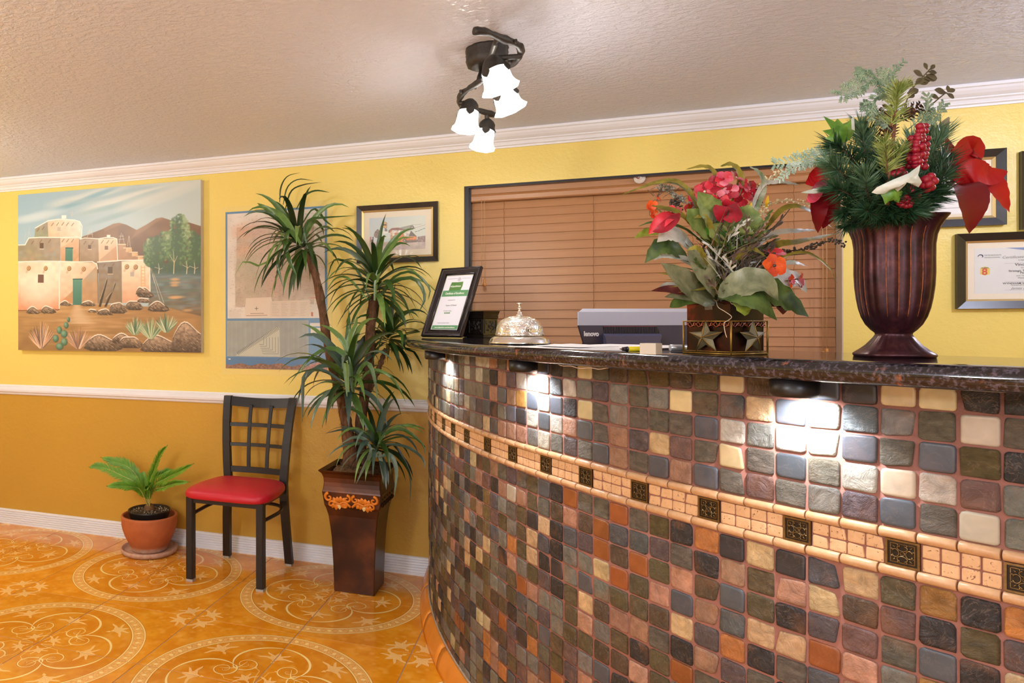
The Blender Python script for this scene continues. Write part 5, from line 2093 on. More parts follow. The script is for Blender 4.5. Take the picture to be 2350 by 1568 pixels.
c0_ = crown + Vector((0, -.005, .01))
for k, (ctrl, wm) in enumerate((
    ([c0_, PP(318, 1115, -.03), PP(282, 1093, -.04), PP(232, 1072, -.05), PP(205, 1072, -.05)], .060),
    ([c0_, PP(318, 1100, .02), PP(293, 1072, .03), PP(262, 1060, .04), PP(232, 1050, .05)], .062),
    ([c0_, PP(322, 1125, -.08), PP(300, 1118, -.12), PP(272, 1115, -.15), PP(246, 1116, -.17)], .050),
    ([c0_, PP(344, 1110, .0), PP(354, 1080, .0), PP(368, 1045, -.01), PP(385, 1022, -.02)], .052),
    ([c0_, PP(352, 1118, -.03), PP(378, 1100, -.04), PP(412, 1083, -.05), PP(445, 1064, -.06)], .058),
    ([c0_, PP(352, 1128, -.08), PP(378, 1118, -.12), PP(402, 1110, -.15), PP(436, 1106, -.16)], .045),
    ([c0_, PP(335, 1120, .01), PP(330, 1098, .02), PP(327, 1086, .03)], .040),
    ([c0_, PP(344, 1122, -.06), PP(340, 1118, -.13), PP(337, 1124, -.17)], .040),
    ([c0_, PP(348, 1108, .04), PP(372, 1088, .07), PP(392, 1078, .09)], .045),
)):
    frond(ctrl, wm, k + 3)

# ------------------------------------------------------------------ tall metal planter with artificial dracaena
plm = NT('rust_bronze_metal')
v = plm.coord('Object')
n1 = plm.noise(v, 5, 4, .6)
plm.base(plm.ramp(n1, [(.3, lin((30, 18, 12))), (.5, lin((66, 34, 18))), (.68, lin((98, 52, 24)))]))
plm.b.inputs['Roughness'].default_value = .3; plm.b.inputs['Metallic'].default_value = .45
plm.bump(plm.noise(v, 60, 4), .08, .002)
M_plant = plm.m
pl = Vector((-.975, 3.53, 0))
dr = thing('potted_dracaena', 'tall artificial dracaena in a flared rust-brown square metal planter with orange scrolls', 'plant', pl)
prof = [(.097, 0), (.100, .002), (.1005, .05), (.1035, .14), (.109, .262), (.114, .312), (.1215, .373), (.131, .410), (.137, .424), (.1375, .430), (.1445, .478), (.146, .490), (.1435, .497), (.1405, .515), (.139, .535), (.1405, .557), (.148, .577), (.160, .590), (.1615, .593), (.159, .5945), (.146, .580), (.135, .555), (.13, .545)]
bm = bmesh.new()
rings = []
for h_, z in prof:
    cr = .004
    ring = []
    for (sx_, sy_) in ((1, 1), (-1, 1), (-1, -1), (1, -1)):
        a0 = {(1, 1): 0, (-1, 1): 90, (-1, -1): 180, (1, -1): 270}[(sx_, sy_)]
        for k in range(3):
            a = math.radians(a0 + 45 * k)
            ring.append(bm.verts.new((pl.x + sx_ * (h_ - cr) + cr * math.cos(a), pl.y + sy_ * (h_ - cr) + cr * math.sin(a), z)))
    rings.append(ring)
for a, b in zip(rings, rings[1:]):
    n = len(a)
    for k in range(n):
        bm.faces.new((a[k], a[(k + 1) % n], b[(k + 1) % n], b[k]))
bm.faces.new(rings[0][::-1])
nrm_fix(bm)
link('planter', bm, M_plant, dr)
M_orn = simple('orange_scroll_relief', (216, 128, 34), .38, .2, bump=(300, .2), var=(60, .15))
M_orn2 = simple('scroll_highlight', (232, 206, 150), .4)


def scroll_relief(face):
    bm = bmesh.new()
    def S(s, z):      # s along the face, z height; relief hugs the sloped band
        h_ = .1375 + (.146 - .1375) * (z - .43) / .06 if z > .43 else .1375 - (.43 - z) * .25
        if face == 0: return Vector((pl.x + s, pl.y - h_ - .002, z))
        return Vector((pl.x + h_ + .002, pl.y + s, z))
    out = Vector((0, -1, 0)) if face == 0 else Vector((1, 0, 0))
    def vol(cx_, cz_, r0, a0, turns, sg, w_):
        pts = []
        for k in range(22):
            f_ = k / 21
            a = a0 + sg * turns * 2 * PI * f_
            r_ = r0 * (1 - f_ * .85)
            pts.append(S(cx_ + r_ * math.cos(a), cz_ + r_ * math.sin(a)))
        tube(bm, pts, [w_ * (1 - .5 * k / 21) for k in range(22)], 6)
    for sg in (-1, 1):
        vol(sg * .110, .464, .022, PI / 2 if sg < 0 else PI / 2, 1.1, -sg, .0085)
        vol(sg * .098, .430, .020, PI * .9 if sg > 0 else PI * .1, .9, -sg, .0075)
        vol(sg * .020, .462, .019, PI / 2, 1.1, sg, .0075)
        vol(sg * .030, .430, .014, PI, 1.0, -sg, .005)
        for k in range(9):
            f_ = k / 8
            cx_ = sg * (.040 + .045 * f_); cz_ = .440 + .004 * math.sin(f_ * 6)
            a = (PI * .5 + sg * (.9 - 1.5 * f_)) * (1 if k % 2 else -1)
            p0 = S(cx_, cz_); p1 = S(cx_ + .036 * math.cos(a) * .6, cz_ + .034 * math.sin(a)); 
            leaf(bm, [p0, (p0 + p1) / 2 + out * .004, p1], .020, out, -.3, .5, .5, n=6, mi=int(k == 4))
        tube(bm, spline([S(sg * .004, .424), S(sg * .03, .446), S(sg * .06, .436), S(sg * .09, .450)], 16), .006, 6)
    link('scroll_relief', bm, [M_orn, M_orn2], dr)


scroll_relief(0)
M_orn_dark = simple('dark_scroll_relief', (66, 40, 26), .35, .4)
bm = bmesh.new()
for k in range(5):
    for sg in (-1, 1):
        cy_ = pl.y - .1 + .05 * k
        pts = []
        for q in range(16):
            f_ = q / 15; a = sg * f_ * 6
            pts.append(Vector((pl.x + .1425, cy_ + .02 * (1 - f_ * .8) * math.cos(a), .455 + sg * .014 + .016 * (1 - f_ * .8) * math.sin(a))))
        tube(bm, pts, .003, 5)
link('side_relief', bm, M_orn_dark, dr)
M_moss = simple('coir_fibre', (112, 82, 52), .9, bump=(160, 1.0), var=(70, .5))
bm = bmesh.new()
r = random.Random(9)
bmesh.ops.create_icosphere(bm, subdivisions=4, radius=1, matrix=Matrix.Translation((pl.x - .01, pl.y, .555)) @ Matrix.Diagonal((.128, .128, .05, 1)))
for v_ in bm.verts:
    v_.co += v_.co.normalized() * 0
    v_.co.z += .018 * mnoise.noise(v_.co * 22)
    v_.co.x = max(pl.x - .134, min(pl.x + .134, v_.co.x)); v_.co.y = max(pl.y - .134, min(pl.y + .134, v_.co.y))
for k in range(260):
    a = r.uniform(0, 2 * PI); q = .10 * math.sqrt(r.random())
    p = Vector((pl.x + q * math.cos(a), pl.y + q * math.sin(a), .585))
    d = Vector((r.uniform(-1, 1), r.uniform(-1, 1), r.uniform(.2, 1))).normalized()
    tube(bm, [p, p + d * .02, p + d * .03 + Vector((r.uniform(-.02, .02), r.uniform(-.02, .02), -.004))], .0008, 3, cap=False)
mo = link('coir_moss', bm, M_moss, dr)
mo['kind'] = 'stuff'
tk = NT('fibre_trunk')
v = tk.coord('Object', (1, 1, .35))
tk.base(tk.ramp(tk.noise(v, 60, 5, .7), [(.3, lin((70, 46, 30))), (.55, lin((112, 78, 52))), (.75, lin((150, 112, 78)))]))
tk.b.inputs['Roughness'].default_value = .85
tk.bump(tk.noise(v, 90, 5, .7), 1.0, .006)
M_trunk = tk.m


def D3(u, v, y):
    return aty(u, v, y)


Yc = pl.y
def trunk(ctrl, rr_, seed):
    r = random.Random(seed)
    bm = bmesh.new()
    P = spline(ctrl, 40)
    rad = [rr_[0] + (rr_[1] - rr_[0]) * i / 39 + .0022 * math.sin(i * 1.3 + seed) for i in range(40)]
    tube(bm, P, rad, 12)
    for v_ in bm.verts:
        v_.co += Vector((mnoise.noise(v_.co * 30), mnoise.noise(v_.co * 30 + Vector((5, 0, 0))), 0)) * .004
    for k in range(70):
        i = r.randrange(1, 39)
        a = r.uniform(0, 2 * PI)
        d = Vector((math.cos(a), math.sin(a), r.uniform(-.6, .6)))
        p = P[i] + Vector((d.x, d.y, 0)) * rad[i] * .9
        q = p + d * r.uniform(.006, .016)
        tube(bm, [p, (p + q) / 2 + Vector((0, 0, .003)), q + Vector((0, 0, -.006))], .0006, 3, cap=False)
    link('trunk', bm, M_trunk, dr)
    return P


tA = trunk([D3(800, 1075, Yc), D3(796, 1000, Yc), D3(788, 940, Yc), D3(770, 870, Yc), D3(752, 790, Yc), D3(738, 700, Yc), D3(722, 625, Yc), D3(706, 580, Yc)], (.026, .020), 1)
tB = trunk([D3(832, 1075, Yc + .01), D3(826, 990, Yc + .01), D3(836, 910, Yc + .01), D3(846, 840, Yc + .01), D3(850, 760, Yc), D3(856, 700, Yc), D3(864, 680, Yc)], (.028, .022), 2)
tC = trunk([D3(815, 1070, Yc - .03), D3(800, 990, Yc - .05), D3(790, 935, Yc - .06), D3(800, 905, Yc - .07)], (.030, .022), 3)
tD = trunk([D3(840, 1078, Yc - .06), D3(850, 1050, Yc - .10), D3(862, 1030, Yc - .13)], (.014, .012), 4)
tE = trunk([D3(848, 900, Yc + .03), D3(868, 850, Yc + .04), D3(885, 800, Yc + .06)], (.012, .011), 5)


def dleaf_mat(nm, a, b, ro=.33):
    m = NT(nm)
    v = m.coord('Object')
    oi = m.n('ShaderNodeObjectInfo')
    c = m.mix(oi.outputs['Random'], lin(a), lin(b))
    k = m.ramp(m.noise(v, 40, 3), [(.3, (.8,) * 3), (.7, (1.15,) * 3)])
    m.base(m.mix(1.0, c, k, 'MULTIPLY'))
    m.b.inputs['Roughness'].default_value = ro
    m.bump(m.noise(v, 150, 2), .15, .001)
    return m.m


M_dl = dleaf_mat('dracaena_leaf', (26, 46, 18), (58, 90, 34))
M_dl2 = dleaf_mat('dracaena_leaf_light', (58, 94, 38), (116, 148, 74), .28)
M_dl3 = dleaf_mat('dracaena_leaf_blue', (44, 66, 60), (96, 122, 104), .28)


def arch(base, d0, L, droop, n=9, keep=1.0):
    """points of a blade that starts along d0 and bends down"""
    pts = [Vector(base)]
    d = Vector(d0).normalized()
    for i in range(n):
        pts.append(pts[-1] + d * (L / n))
        d = (d + Vector((0, 0, -1)) * droop * (0.35 + 1.3 * i / n) / n).normalized()
    return pts


def keep_off(pts):
    """blades bend aside where the counter front or its top edge stands"""
    for p in pts:
        lim = RW + .022 if p.z < SLABZ - .03 else (RS + .012 if p.z < TOPZ + .02 else 0)
        d = Vector((p.x - CC.x, p.y - CC.y, 0))
        if d.length < lim:
            d = d.normalized() * lim
            p.x, p.y = CC.x + d.x, CC.y + d.y
    return pts


def head(base, axis, nl, L0, L1, spread, droop, wd_, mats, seed, rise=0.05, ylim=None):
    r = random.Random(seed)
    axis = Vector(axis).normalized()
    s = axis.orthogonal().normalized(); t = axis.cross(s)
    for k in range(nl):
        f_ = (k + .5) / nl
        ph = k * 2.399963 + r.uniform(-.2, .2)
        th = math.radians(spread[0] + (spread[1] - spread[0]) * f_ ** .8 + r.uniform(-7, 7))
        d = axis * math.cos(th) + (s * math.cos(ph) + t * math.sin(ph)) * math.sin(th)
        L = L0 + (L1 - L0) * math.sin(PI * min(1, .25 + f_ * .75)) * r.uniform(.75, 1.1)
        b = Vector(base) + axis * rise * (1 - f_) + d * .006
        pts = arch(b, d, L, droop * r.uniform(.7, 1.35))
        if ylim:
            for p in pts:
                if p.y > ylim: p.y = ylim - .3 * (p.y - ylim) if p.y - ylim < .1 else ylim - .03
        keep_off(pts)
        hint = Vector((d.y * .2, 0, 1)) if abs(d.z) < .8 else FWD * -1
        hint = (hint + Vector((r.uniform(-.3, .3), r.uniform(-.5, 0), 0))).normalized()
        bm = bmesh.new()
        leaf(bm, pts, wd_ * 1.15 * r.uniform(.8, 1.15), hint, .3, .32, .45, twist=r.uniform(-.5, .5))
        link('leaf', bm, mats[k % len(mats)], dr)


YL = WY - .02
head(D3(704, 580, Yc), (-.62, -.15, .72), 52, .20, .36, (4, 118), 2.2, .026, [M_dl, M_dl, M_dl2], 11, .10, YL)
head(D3(864, 682, Yc), (-.02, -.1, 1.0), 54, .20, .35, (4, 118), 2.0, .026, [M_dl, M_dl, M_dl2], 12, .10, YL)
head(D3(889, 790, Yc + .05), (.25, .0, .9), 40, .16, .27, (10, 115), 2.2, .018, [M_dl, M_dl], 13, .06, YL)
head(D3(800, 900, Yc - .08), (-.03, -.2, 1.0), 40, .22, .40, (8, 105), 2.1, .030, [M_dl2, M_dl3, M_dl], 14, .08, YL)
head(D3(862, 1035, Yc - .14), (.15, -.2, .9), 38, .16, .29, (10, 112), 2.2, .022, [M_dl3, M_dl2, M_dl3, M_dl], 15, .04, YL)


def hleaf(us, y, wd_, mat, hint=None, twist=0):
    bm = bmesh.new()
    pts = [D3(u, v, y + (dy[0] if dy else 0)) for (u, v, *dy) in us]
    leaf(bm, keep_off(spline(pts, 12)), wd_, (hint or Vector((0, -.8, .6))).normalized(), .25, .4, .4, twist=twist)
    link('leaf', bm, mat, dr)


# blades that give each tuft its outline
hleaf([(706, 572), (700, 530), (712, 505), (745, 500), (815, 495)], Yc - .05, .022, M_dl)
hleaf([(690, 520), (720, 480), (748, 508), (765, 520)], Yc, .014, M_dl)
hleaf([(655, 480), (668, 440), (695, 425), (738, 418)], Yc + .05, .012, M_dl)
hleaf([(650, 470), (660, 430), (685, 412), (720, 415)], Yc + .06, .010, M_dl)
hleaf([(642, 465), (645, 430), (660, 405), (690, 396)], Yc + .06, .010, M_dl)
hleaf([(680, 480), (700, 450), (725, 438), (757, 442)], Yc + .04, .016, M_dl)
hleaf([(690, 560), (650, 500), (610, 478), (590, 466)], Yc - .08, .034, M_dl2)
hleaf([(690, 565), (655, 520), (640, 570), (600, 610), (560, 600), (538, 636)], Yc - .04, .016, M_dl2)
hleaf([(680, 550), (665, 530), (655, 560), (665, 600), (682, 635)], Yc - .12, .030, M_dl2)
hleaf([(670, 550), (645, 580), (638, 610), (650, 660)], Yc - .10, .022, M_dl2)
hleaf([(860, 690), (865, 640), (885, 590), (915, 550), (950, 545)], Yc - .04, .026, M_dl2)
hleaf([(866, 690), (900, 640), (945, 625), (985, 660), (982, 690)], Yc - .02, .016, M_dl)
hleaf([(868, 690), (900, 650), (950, 640), (975, 680), (960, 720)], Yc - .06, .022, M_dl)
hleaf([(850, 690), (820, 620), (790, 600), (765, 600), (748, 652)], Yc - .02, .016, M_dl)
hleaf([(845, 690), (800, 640), (770, 640), (748, 670)], Yc - .06, .014, M_dl2)
hleaf([(810, 900), (800, 830), (765, 800), (715, 820), (662, 885)], Yc - .16, .028, M_dl2)
hleaf([(812, 900), (790, 850), (740, 840), (700, 870), (680, 935)], Yc - .14, .028, M_dl3)
hleaf([(790, 880), (740, 850), (700, 860), (695, 920), (694, 972)], Yc - .18, .022, M_dl3)
hleaf([(806, 880), (796, 800), (765, 760), (735, 745)], Yc - .12, .028, M_dl2)
hleaf([(806, 870), (800, 790), (815, 750), (820, 725)], Yc - .12, .030, M_dl2)
hleaf([(800, 900), (795, 850), (792, 830), (794, 870), (797, 920)], Yc - .22, .026, M_dl2)
hleaf([(812, 890), (826, 850), (845, 835), (860, 870), (868, 930)], Yc - .16, .024, M_dl2)
hleaf([(815, 890), (850, 850), (890, 860), (915, 890), (932, 925)], Yc - .14, .016, M_dl2)
hleaf([(862, 1040), (880, 1000), (920, 985), (960, 1010), (990, 1045)], Yc - .18, .018, M_dl2)
hleaf([(862, 1040), (890, 990), (940, 975), (985, 990)], Yc - .12, .014, M_dl2)
hleaf([(858, 1040), (830, 1000), (800, 985), (745, 995)], Yc - .14, .018, M_dl3)
hleaf([(858, 1045), (838, 1010), (810, 1005), (778, 1022)], Yc - .18, .018, M_dl3)
hleaf([(862, 1050), (855, 1030), (848, 1050), (832, 1080), (817, 1112)], Yc - .22, .020, M_dl3)
hleaf([(864, 1050), (870, 1040), (876, 1070), (880, 1112)], Yc - .22, .020, M_dl3)
hleaf([(870, 1050), (895, 1045), (910, 1080), (905, 1140)], Yc - .22, .022, M_dl3)
hleaf([(870, 1050), (900, 1020), (930, 1060), (942, 1100), (940, 1160)], Yc - .10, .012, M_dl)
# ------------------------------------------------------------------ desk behind the counter (carries the computer)
M_desk = simple('desk_laminate', (120, 84, 58), .4, var=(6, .15))
desk = thing('clerk_desk', 'brown clerk desk hidden behind the mosaic counter', 'desk', (1.0, 2.75, 0))
for nm, a, b in (('worktop', (.12, 2.35, .84), (1.7, 2.95, .87)), ('side_panel', (.15, 2.37, 0), (.18, 2.92, .84)), ('side_panel', (1.64, 2.37, 0), (1.67, 2.92, .84)), ('back_panel', (.18, 2.40, .3), (1.64, 2.42, .84))):
    bm = bmesh.new(); box(bm, a, b); bevel(bm, .003, 1)
    link(nm, bm, M_desk, desk)

# ------------------------------------------------------------------ all-in-one computer seen from behind
zc = 2.42
A0 = Q(1328, 745, zc); A1 = Q(1748, 742, zc * 1.01)
xd = (A1 - A0); xd.z = 0; Wd = xd.length; xd.normalize()
yd = Vector((-xd.y, xd.x, 0))       # away from the viewer
Mx = Matrix(((xd.x, yd.x, 0, A0.x), (xd.y, yd.y, 0, A0.y), (0, 0, 1, 0), (0, 0, 0, 1)))
ztop = Q(1330, 716, zc).z; zsplit = Q(1330, 747, zc).z; zb = ztop - .36
M_slv = simple('silver_plastic', (186, 192, 214), .38, var=(3, .02))
M_gph = simple('graphite_plastic', (66, 64, 84), .42, bump=(500, .1))
M_grill = simple('grille_black', (14, 13, 20), .5)
M_redl = simple('red_hinge_line', (150, 70, 80), .4)
pcx = thing('desktop_computer', 'silver and graphite all-in-one computer back behind the pencil and paper', 'computer', (A0 + A1) / 2 * 1.0)
pcx.location.z = .87
bm = bmesh.new()
prism(bm, [(0, 0), (0, 0)] and [(0, zsplit), (Wd, zsplit), (Wd, ztop), (0, ztop)], 0, .008, M=Mx)
vs = [bm.verts.new(Mx @ Vector(p)) for p in ((0, 0, ztop), (Wd, 0, ztop), (Wd - .008, .07, ztop + .012), (.046, .07, ztop + .012))]
bm.faces.new(vs)
box(bm, (.05, .008, zsplit - .01), (Wd, .08, ztop), M=Mx)
nrm_fix(bm)
link('upper_shell', bm, M_slv, pcx)
bm = bmesh.new()
tp = .095
prism(bm, [(.0, zsplit), (tp, zb), (Wd - tp, zb), (Wd, zsplit)][::-1], .0, .010, M=Mx)
prism(bm, [(.045, zsplit - .004), (tp + .03, zb + .004), (Wd - tp, zb + .004), (Wd - .005, zsplit - .004)][::-1], .010, .06, M=Mx)
nrm_fix(bm)
link('lower_shell', bm, M_gph, pcx)
u2x = lambda u: (u - 1328) / 420 * Wd
v2z = lambda v: Q(1330, v, zc).z
bm = bmesh.new()
prism(bm, [(u2x(1383), v2z(749)), (u2x(1506), v2z(749)), (u2x(1513), v2z(768)), (u2x(1386), v2z(765))][::-1], -.0015, .001, M=Mx)
nrm_fix(bm)
link('vent_recess', bm, M_grill, pcx)
for k in range(34):
    x = u2x(1386) + (u2x(1508) - u2x(1386)) * k / 34
    bm = bmesh.new()
    box(bm, (x, -.003, v2z(767)), (x + .0018, -.0012, v2z(750)), M=Mx)
    link('vent_rib', bm, M_gph, pcx)
bm = bmesh.new()
box(bm, (u2x(1383), -.003, v2z(750)), (u2x(1505), -.001, v2z(749)), M=Mx)
link('red_trim', bm, M_redl, pcx)
bm = bmesh.new()     # protruding handle block
za, zb_ = v2z(766), v2z(771)
pv = [(u2x(1384), 0, za), (u2x(1515), 0, za), (u2x(1506), -.03, zb_), (u2x(1377), -.03, zb_), (u2x(1500), -.03, v2z(800)), (u2x(1384), -.03, v2z(800)), (u2x(1515), 0, v2z(800)), (u2x(1384), 0, v2z(800))]
pv = [bm.verts.new(Mx @ Vector(p)) for p in pv]
for q in ((0, 1, 2, 3), (3, 2, 4, 5), (1, 6, 4, 2), (0, 3, 5, 7), (5, 4, 6, 7)):
    bm.faces.new([pv[i] for i in q])
nrm_fix(bm)
link('handle_block', bm, simple('handle_plastic', (84, 84, 112), .35), pcx)
Rt = Matrix.Rotation(math.atan2(xd.y, xd.x), 4, 'Z') @ Matrix.Rotation(PI / 2, 4, 'X')
text('lettering', 'lenovo', Mx @ Vector((u2x(1339), -.002, v2z(771.5))), .022, simple('logo_white', (226, 226, 236), .4), pcx, 'LEFT', Rt, .0006, bold=.0010, fitw=u2x(1374) - u2x(1340))
bm = bmesh.new()
box(bm, (Wd * .42, .02, .875), (Wd * .58, .06, zb + .03), M=Mx)
link('stand_neck', bm, M_gph, pcx)
bm = bmesh.new()
box(bm, (Wd * .3, -.06, .870), (Wd * .7, .14, .882), M=Mx)
bevel(bm, .003, 1)
link('stand_foot', bm, M_gph, pcx)

# ------------------------------------------------------------------ certificate in an easel frame
e0 = Q(964, 0, 3.30); e1 = Q(1056, 0, 3.14)
e0 = Vector((e0.x, e0.y, TOPZ)); e1 = Vector((e1.x, e1.y, TOPZ))
xd = (e1 - e0).normalized(); Wd = (e1 - e0).length
back = Vector((-xd.y, xd.x, 0))
lean = math.radians(27)
up = (UP * math.cos(lean) + back * math.sin(lean)).normalized()
nb = xd.cross(up).normalized()      # faces viewer or away
if nb.dot(back) < 0: nb = -nb
Hh = .345
Mx = Matrix(((xd.x, nb.x, up.x, e0.x), (xd.y, nb.y, up.y, e0.y), (xd.z, nb.z, up.z, e0.z + .0085), (0, 0, 0, 1)))
M_ef = simple('ebony_frame', (30, 25, 30), .25, var=(30, .2), coat=.3)
ef = thing('certificate_frame', 'black easel frame with a green and white excellence certificate on the counter end', 'frame', e0)
bm = bmesh.new()
frame4(bm, 0, Wd, 0, Hh, .034, .014, 0, .008)
bmesh.ops.transform(bm, matrix=Mx @ Matrix.Translation((0, 0, 0)), verts=bm.verts)
link('frame', bm, M_ef, ef)
M_bead = simple('silver_bead', (150, 146, 150), .3, .7)
for nm, w0, hh, mt in (('outer_bead', .004, .0035, M_ef), ('beaded_trim', .010, .0028, M_bead), ('inner_bead', .030, .0040, M_ef)):
    bm = bmesh.new()
    c4 = [(w0, w0), (Wd - w0, w0), (Wd - w0, Hh - w0), (w0, Hh - w0), (w0, w0)]
    if nm == 'beaded_trim':
        for (a, b) in zip(c4, c4[1:]):
            L = math.hypot(b[0] - a[0], b[1] - a[1]); n = int(L / .0042)
            for k in range(n):
                t = k / n
                p = Mx @ Vector((a[0] + (b[0] - a[0]) * t, -.0005 + .008 * .3, a[1] + (b[1] - a[1]) * t))
                bmesh.ops.create_icosphere(bm, subdivisions=1, radius=.0016, matrix=Matrix.Translation(p))
    else:
        for (a, b) in zip(c4, c4[1:]):
            tube(bm, [Mx @ Vector((a[0], .002 if nm[0] == 'o' else .007, a[1])), Mx @ Vector((b[0], .002 if nm[0] == 'o' else .007, b[1]))], hh, 6)
    link(nm, bm, mt, ef)
def eplate(nm, x0, x1, z0, z1, y, mt, poly=None):
    bm = bmesh.new()
    prism(bm, poly or [(x0, z0), (x1, z0), (x1, z1), (x0, z1)], y, y + .0006, M=Mx)
    nrm_fix(bm)
    return link(nm, bm, mt, ef)
m0 = .033
eplate('mat_board', m0, Wd - m0, m0, Hh - m0, .0115, simple('easel_mat', (226, 226, 220), .5))
eplate('certificate_paper', m0 + .006, Wd - m0 - .006, m0 + .004, Hh - m0 - .006, .0105, simple('cert_white', (228, 230, 244), .4))
M_green = simple('certificate_green', (94, 150, 106), .5)
iw = Wd - 2 * m0 - .012; ix = m0 + .006; ih = Hh - 2 * m0; iz = m0
eplate('green_band', ix, ix + iw, iz + ih * .605, iz + ih * .715, .0098, M_green)
eplate('green_band', ix, ix + iw, iz + ih * .02, iz + ih * .085, .0098, M_green)
bx = ix + iw * .46; bz = iz + ih * .79
eplate('badge', 0, 0, 0, 0, .0098, simple('badge_green', (88, 132, 70), .5), [(bx - .032, bz - .022), (bx + .030, bz - .022), (bx + .034, bz), (bx + .032, bz + .022), (bx + .006, bz + .020), (bx - .028, bz + .021), (bx - .031, bz + .005)])
eplate('thin_rule', ix + .006, ix + iw * .42, iz + ih * .93, iz + ih * .933, .0098, INK['grey'])
eplate('thin_rule', ix + iw * .62, ix + iw - .006, iz + ih * .93, iz + ih * .933, .0098, INK['grey'])
Rt = Matrix(((xd.x, up.x, -nb.x, 0), (xd.y, up.y, -nb.y, 0), (xd.z, up.z, -nb.z, 0), (0, 0, 0, 1)))
for s_, fx, fz, sz, ink in (('Certificate of Excellence', .5, .64, .0155, 'white'), ('tripadvisor', .46, .775, .0125, 'white'), ('presented to', .46, .53, .007, 'grey'), ('Super 8 Motel', .5, .43, .010, 'grey'), ('Traveler rating', .42, .335, .007, 'grey'), ('●●●●', .42, .29, .012, 'green'), ('based on traveler reviews', .40, .12, .006, 'grey'), ('www.tripadvisor.com/excellence', .5, .04, .008, 'white')):
    if '●' in s_:
        for k in range(4):
            c_ = Mx @ Vector((ix + iw * (fx - .08 + .06 * k), .0096, iz + ih * fz + .004))
            bm = bmesh.new()
            lathe(bm, [(.0034, -.0002), (.0034, .0002)], 14, c_, cap1=True, M=Rt)
            link('rating_dot', bm, INK['green'], ef)
        continue
    text('lettering', s_, Mx @ Vector((ix + iw * fx, .0094, iz + ih * fz)), sz, INK[ink], ef, 'CENTER', Rt, .0001, bold=.0002 if ink == 'white' else 0, fitw=iw * .74 if 'Excellence' in s_ else None)
c_ = Mx @ Vector((ix + iw * .52, .0096, iz + ih * .915))
bm = bmesh.new()
tube(bm, [c_ + Rt.to_3x3() @ Vector((.008 * math.cos(a), .008 * math.sin(a), 0)) for a in [PI * k / 8 for k in range(17)]], .0006, 4, cap=False)
tube(bm, [c_ + Rt.to_3x3() @ Vector(p) for p in ((-.004, .002, 0), (0, -.004, 0), (.004, .003, 0), (-.001, .001, 0))], .0007, 4)
link('round_crest', bm, INK['grey'], ef)
bm = bmesh.new()
prism(bm, [(0, 0), (Wd, 0), (Wd, Hh), (0, Hh)], .0142, .0165, M=Mx @ Matrix.Diagonal((.96, 1, .96, 1)) @ Matrix.Translation((Wd * .02, 0, Hh * .02)))
nrm_fix(bm)
link('backing_board', bm, M_blkframe, ef)
bm = bmesh.new()
p0 = Mx @ Vector((Wd * .5, .017, Hh * .62)); pz = (p0 + back * .10); pz.z = TOPZ + .001
w2_ = xd * .03
pts = [p0 - w2_ * .6, p0 + w2_ * .6, pz + w2_, pz - w2_]
for q in (0, 1):
    pass
vs = [bm.verts.new(p) for p in pts] + [bm.verts.new(p + back * .003) for p in pts]
for q in ((0, 1, 2, 3), (7, 6, 5, 4), (0, 4, 5, 1), (1, 5, 6, 2), (2, 6, 7, 3), (3, 7, 4, 0)):
    bm.faces.new([vs[i] for i in q])
nrm_fix(bm)
link('easel_strut', bm, M_blkframe, ef)

# ------------------------------------------------------------------ glossy dark ceramic box with embossed panels
M_cer = simple('black_ceramic', (26, 20, 18), .12, var=(30, .3), coat=.5)
zc = 3.18
cb_ = Q(1117, 0, zc); cb_.z = TOPZ
ang = YAW + math.radians(-28)
cbx = thing('ceramic_box', 'glossy black embossed square ceramic pot behind the easel frame', 'pot', cb_ )
hs = .048
Mb = Matrix.Translation(cb_) @ Matrix.Rotation(YAW + math.radians(-57), 4, 'Z') @ Matrix.Translation((-hs, hs, 0))
# corner nearest the viewer sits at cb_
def sq(bm, prof_, Mm, cap=True):
    rings = []
    for h_, z in prof_:
        rings.append([bm.verts.new(Mm @ Vector((sx_ * h_, sy_ * h_, z))) for sx_, sy_ in ((-1, -1), (1, -1), (1, 1), (-1, 1))])
    for a, b in zip(rings, rings[1:]):
        for k in range(4):
            bm.faces.new((a[k], a[(k + 1) % 4], b[(k + 1) % 4], b[k]))
    bm.faces.new(rings[0][::-1]); bm.faces.new(rings[-1])
    nrm_fix(bm)
Mb = Matrix.Translation(cb_ + FWD * .062 - RIGHT * .004) @ Matrix.Rotation(YAW + math.radians(33), 4, 'Z')
bm = bmesh.new()
sq(bm, [(hs * .98, 0), (hs, .004), (hs * .98, .010), (hs * .94, .014), (hs * .94, .082), (hs * .98, .086), (hs * 1.0, .090), (hs * .97, .094), (hs * 1.02, .104), (hs * 1.10, .116), (hs * 1.06, .117), (hs * .9, .10)], Mb)
link('body', bm, M_cer, cbx)
for q in range(4):
    Mq = Mb @ Matrix.Rotation(q * PI / 2, 4, 'Z')
    bm = bmesh.new()
    e = hs * .94
    for (a, b) in (((-.038, .018), (.038, .022)), ((-.038, .076), (.038, .080)), ((-.038, .022), (-.034, .076)), ((.034, .022), (.038, .076))):
        box(bm, (a[0], -e - .003, a[1]), (b[0], -e + .001, b[1]), M=Mq)
    r = random.Random(3 + q)
    for k in range(16):
        a = r.uniform(0, 6.28); x_ = r.uniform(-.026, .026); z_ = r.uniform(.028, .070)
        pts = [Mq @ Vector((x_ + .007 * math.cos(a + i * .9) * (1 - i * .08), -e - .001, z_ + .007 * math.sin(a + i * .9) * (1 - i * .08))) for i in range(6)]
        tube(bm, pts, .0016, 5)
    nrm_fix(bm)
    link('embossed_panel', bm, M_cer, cbx)

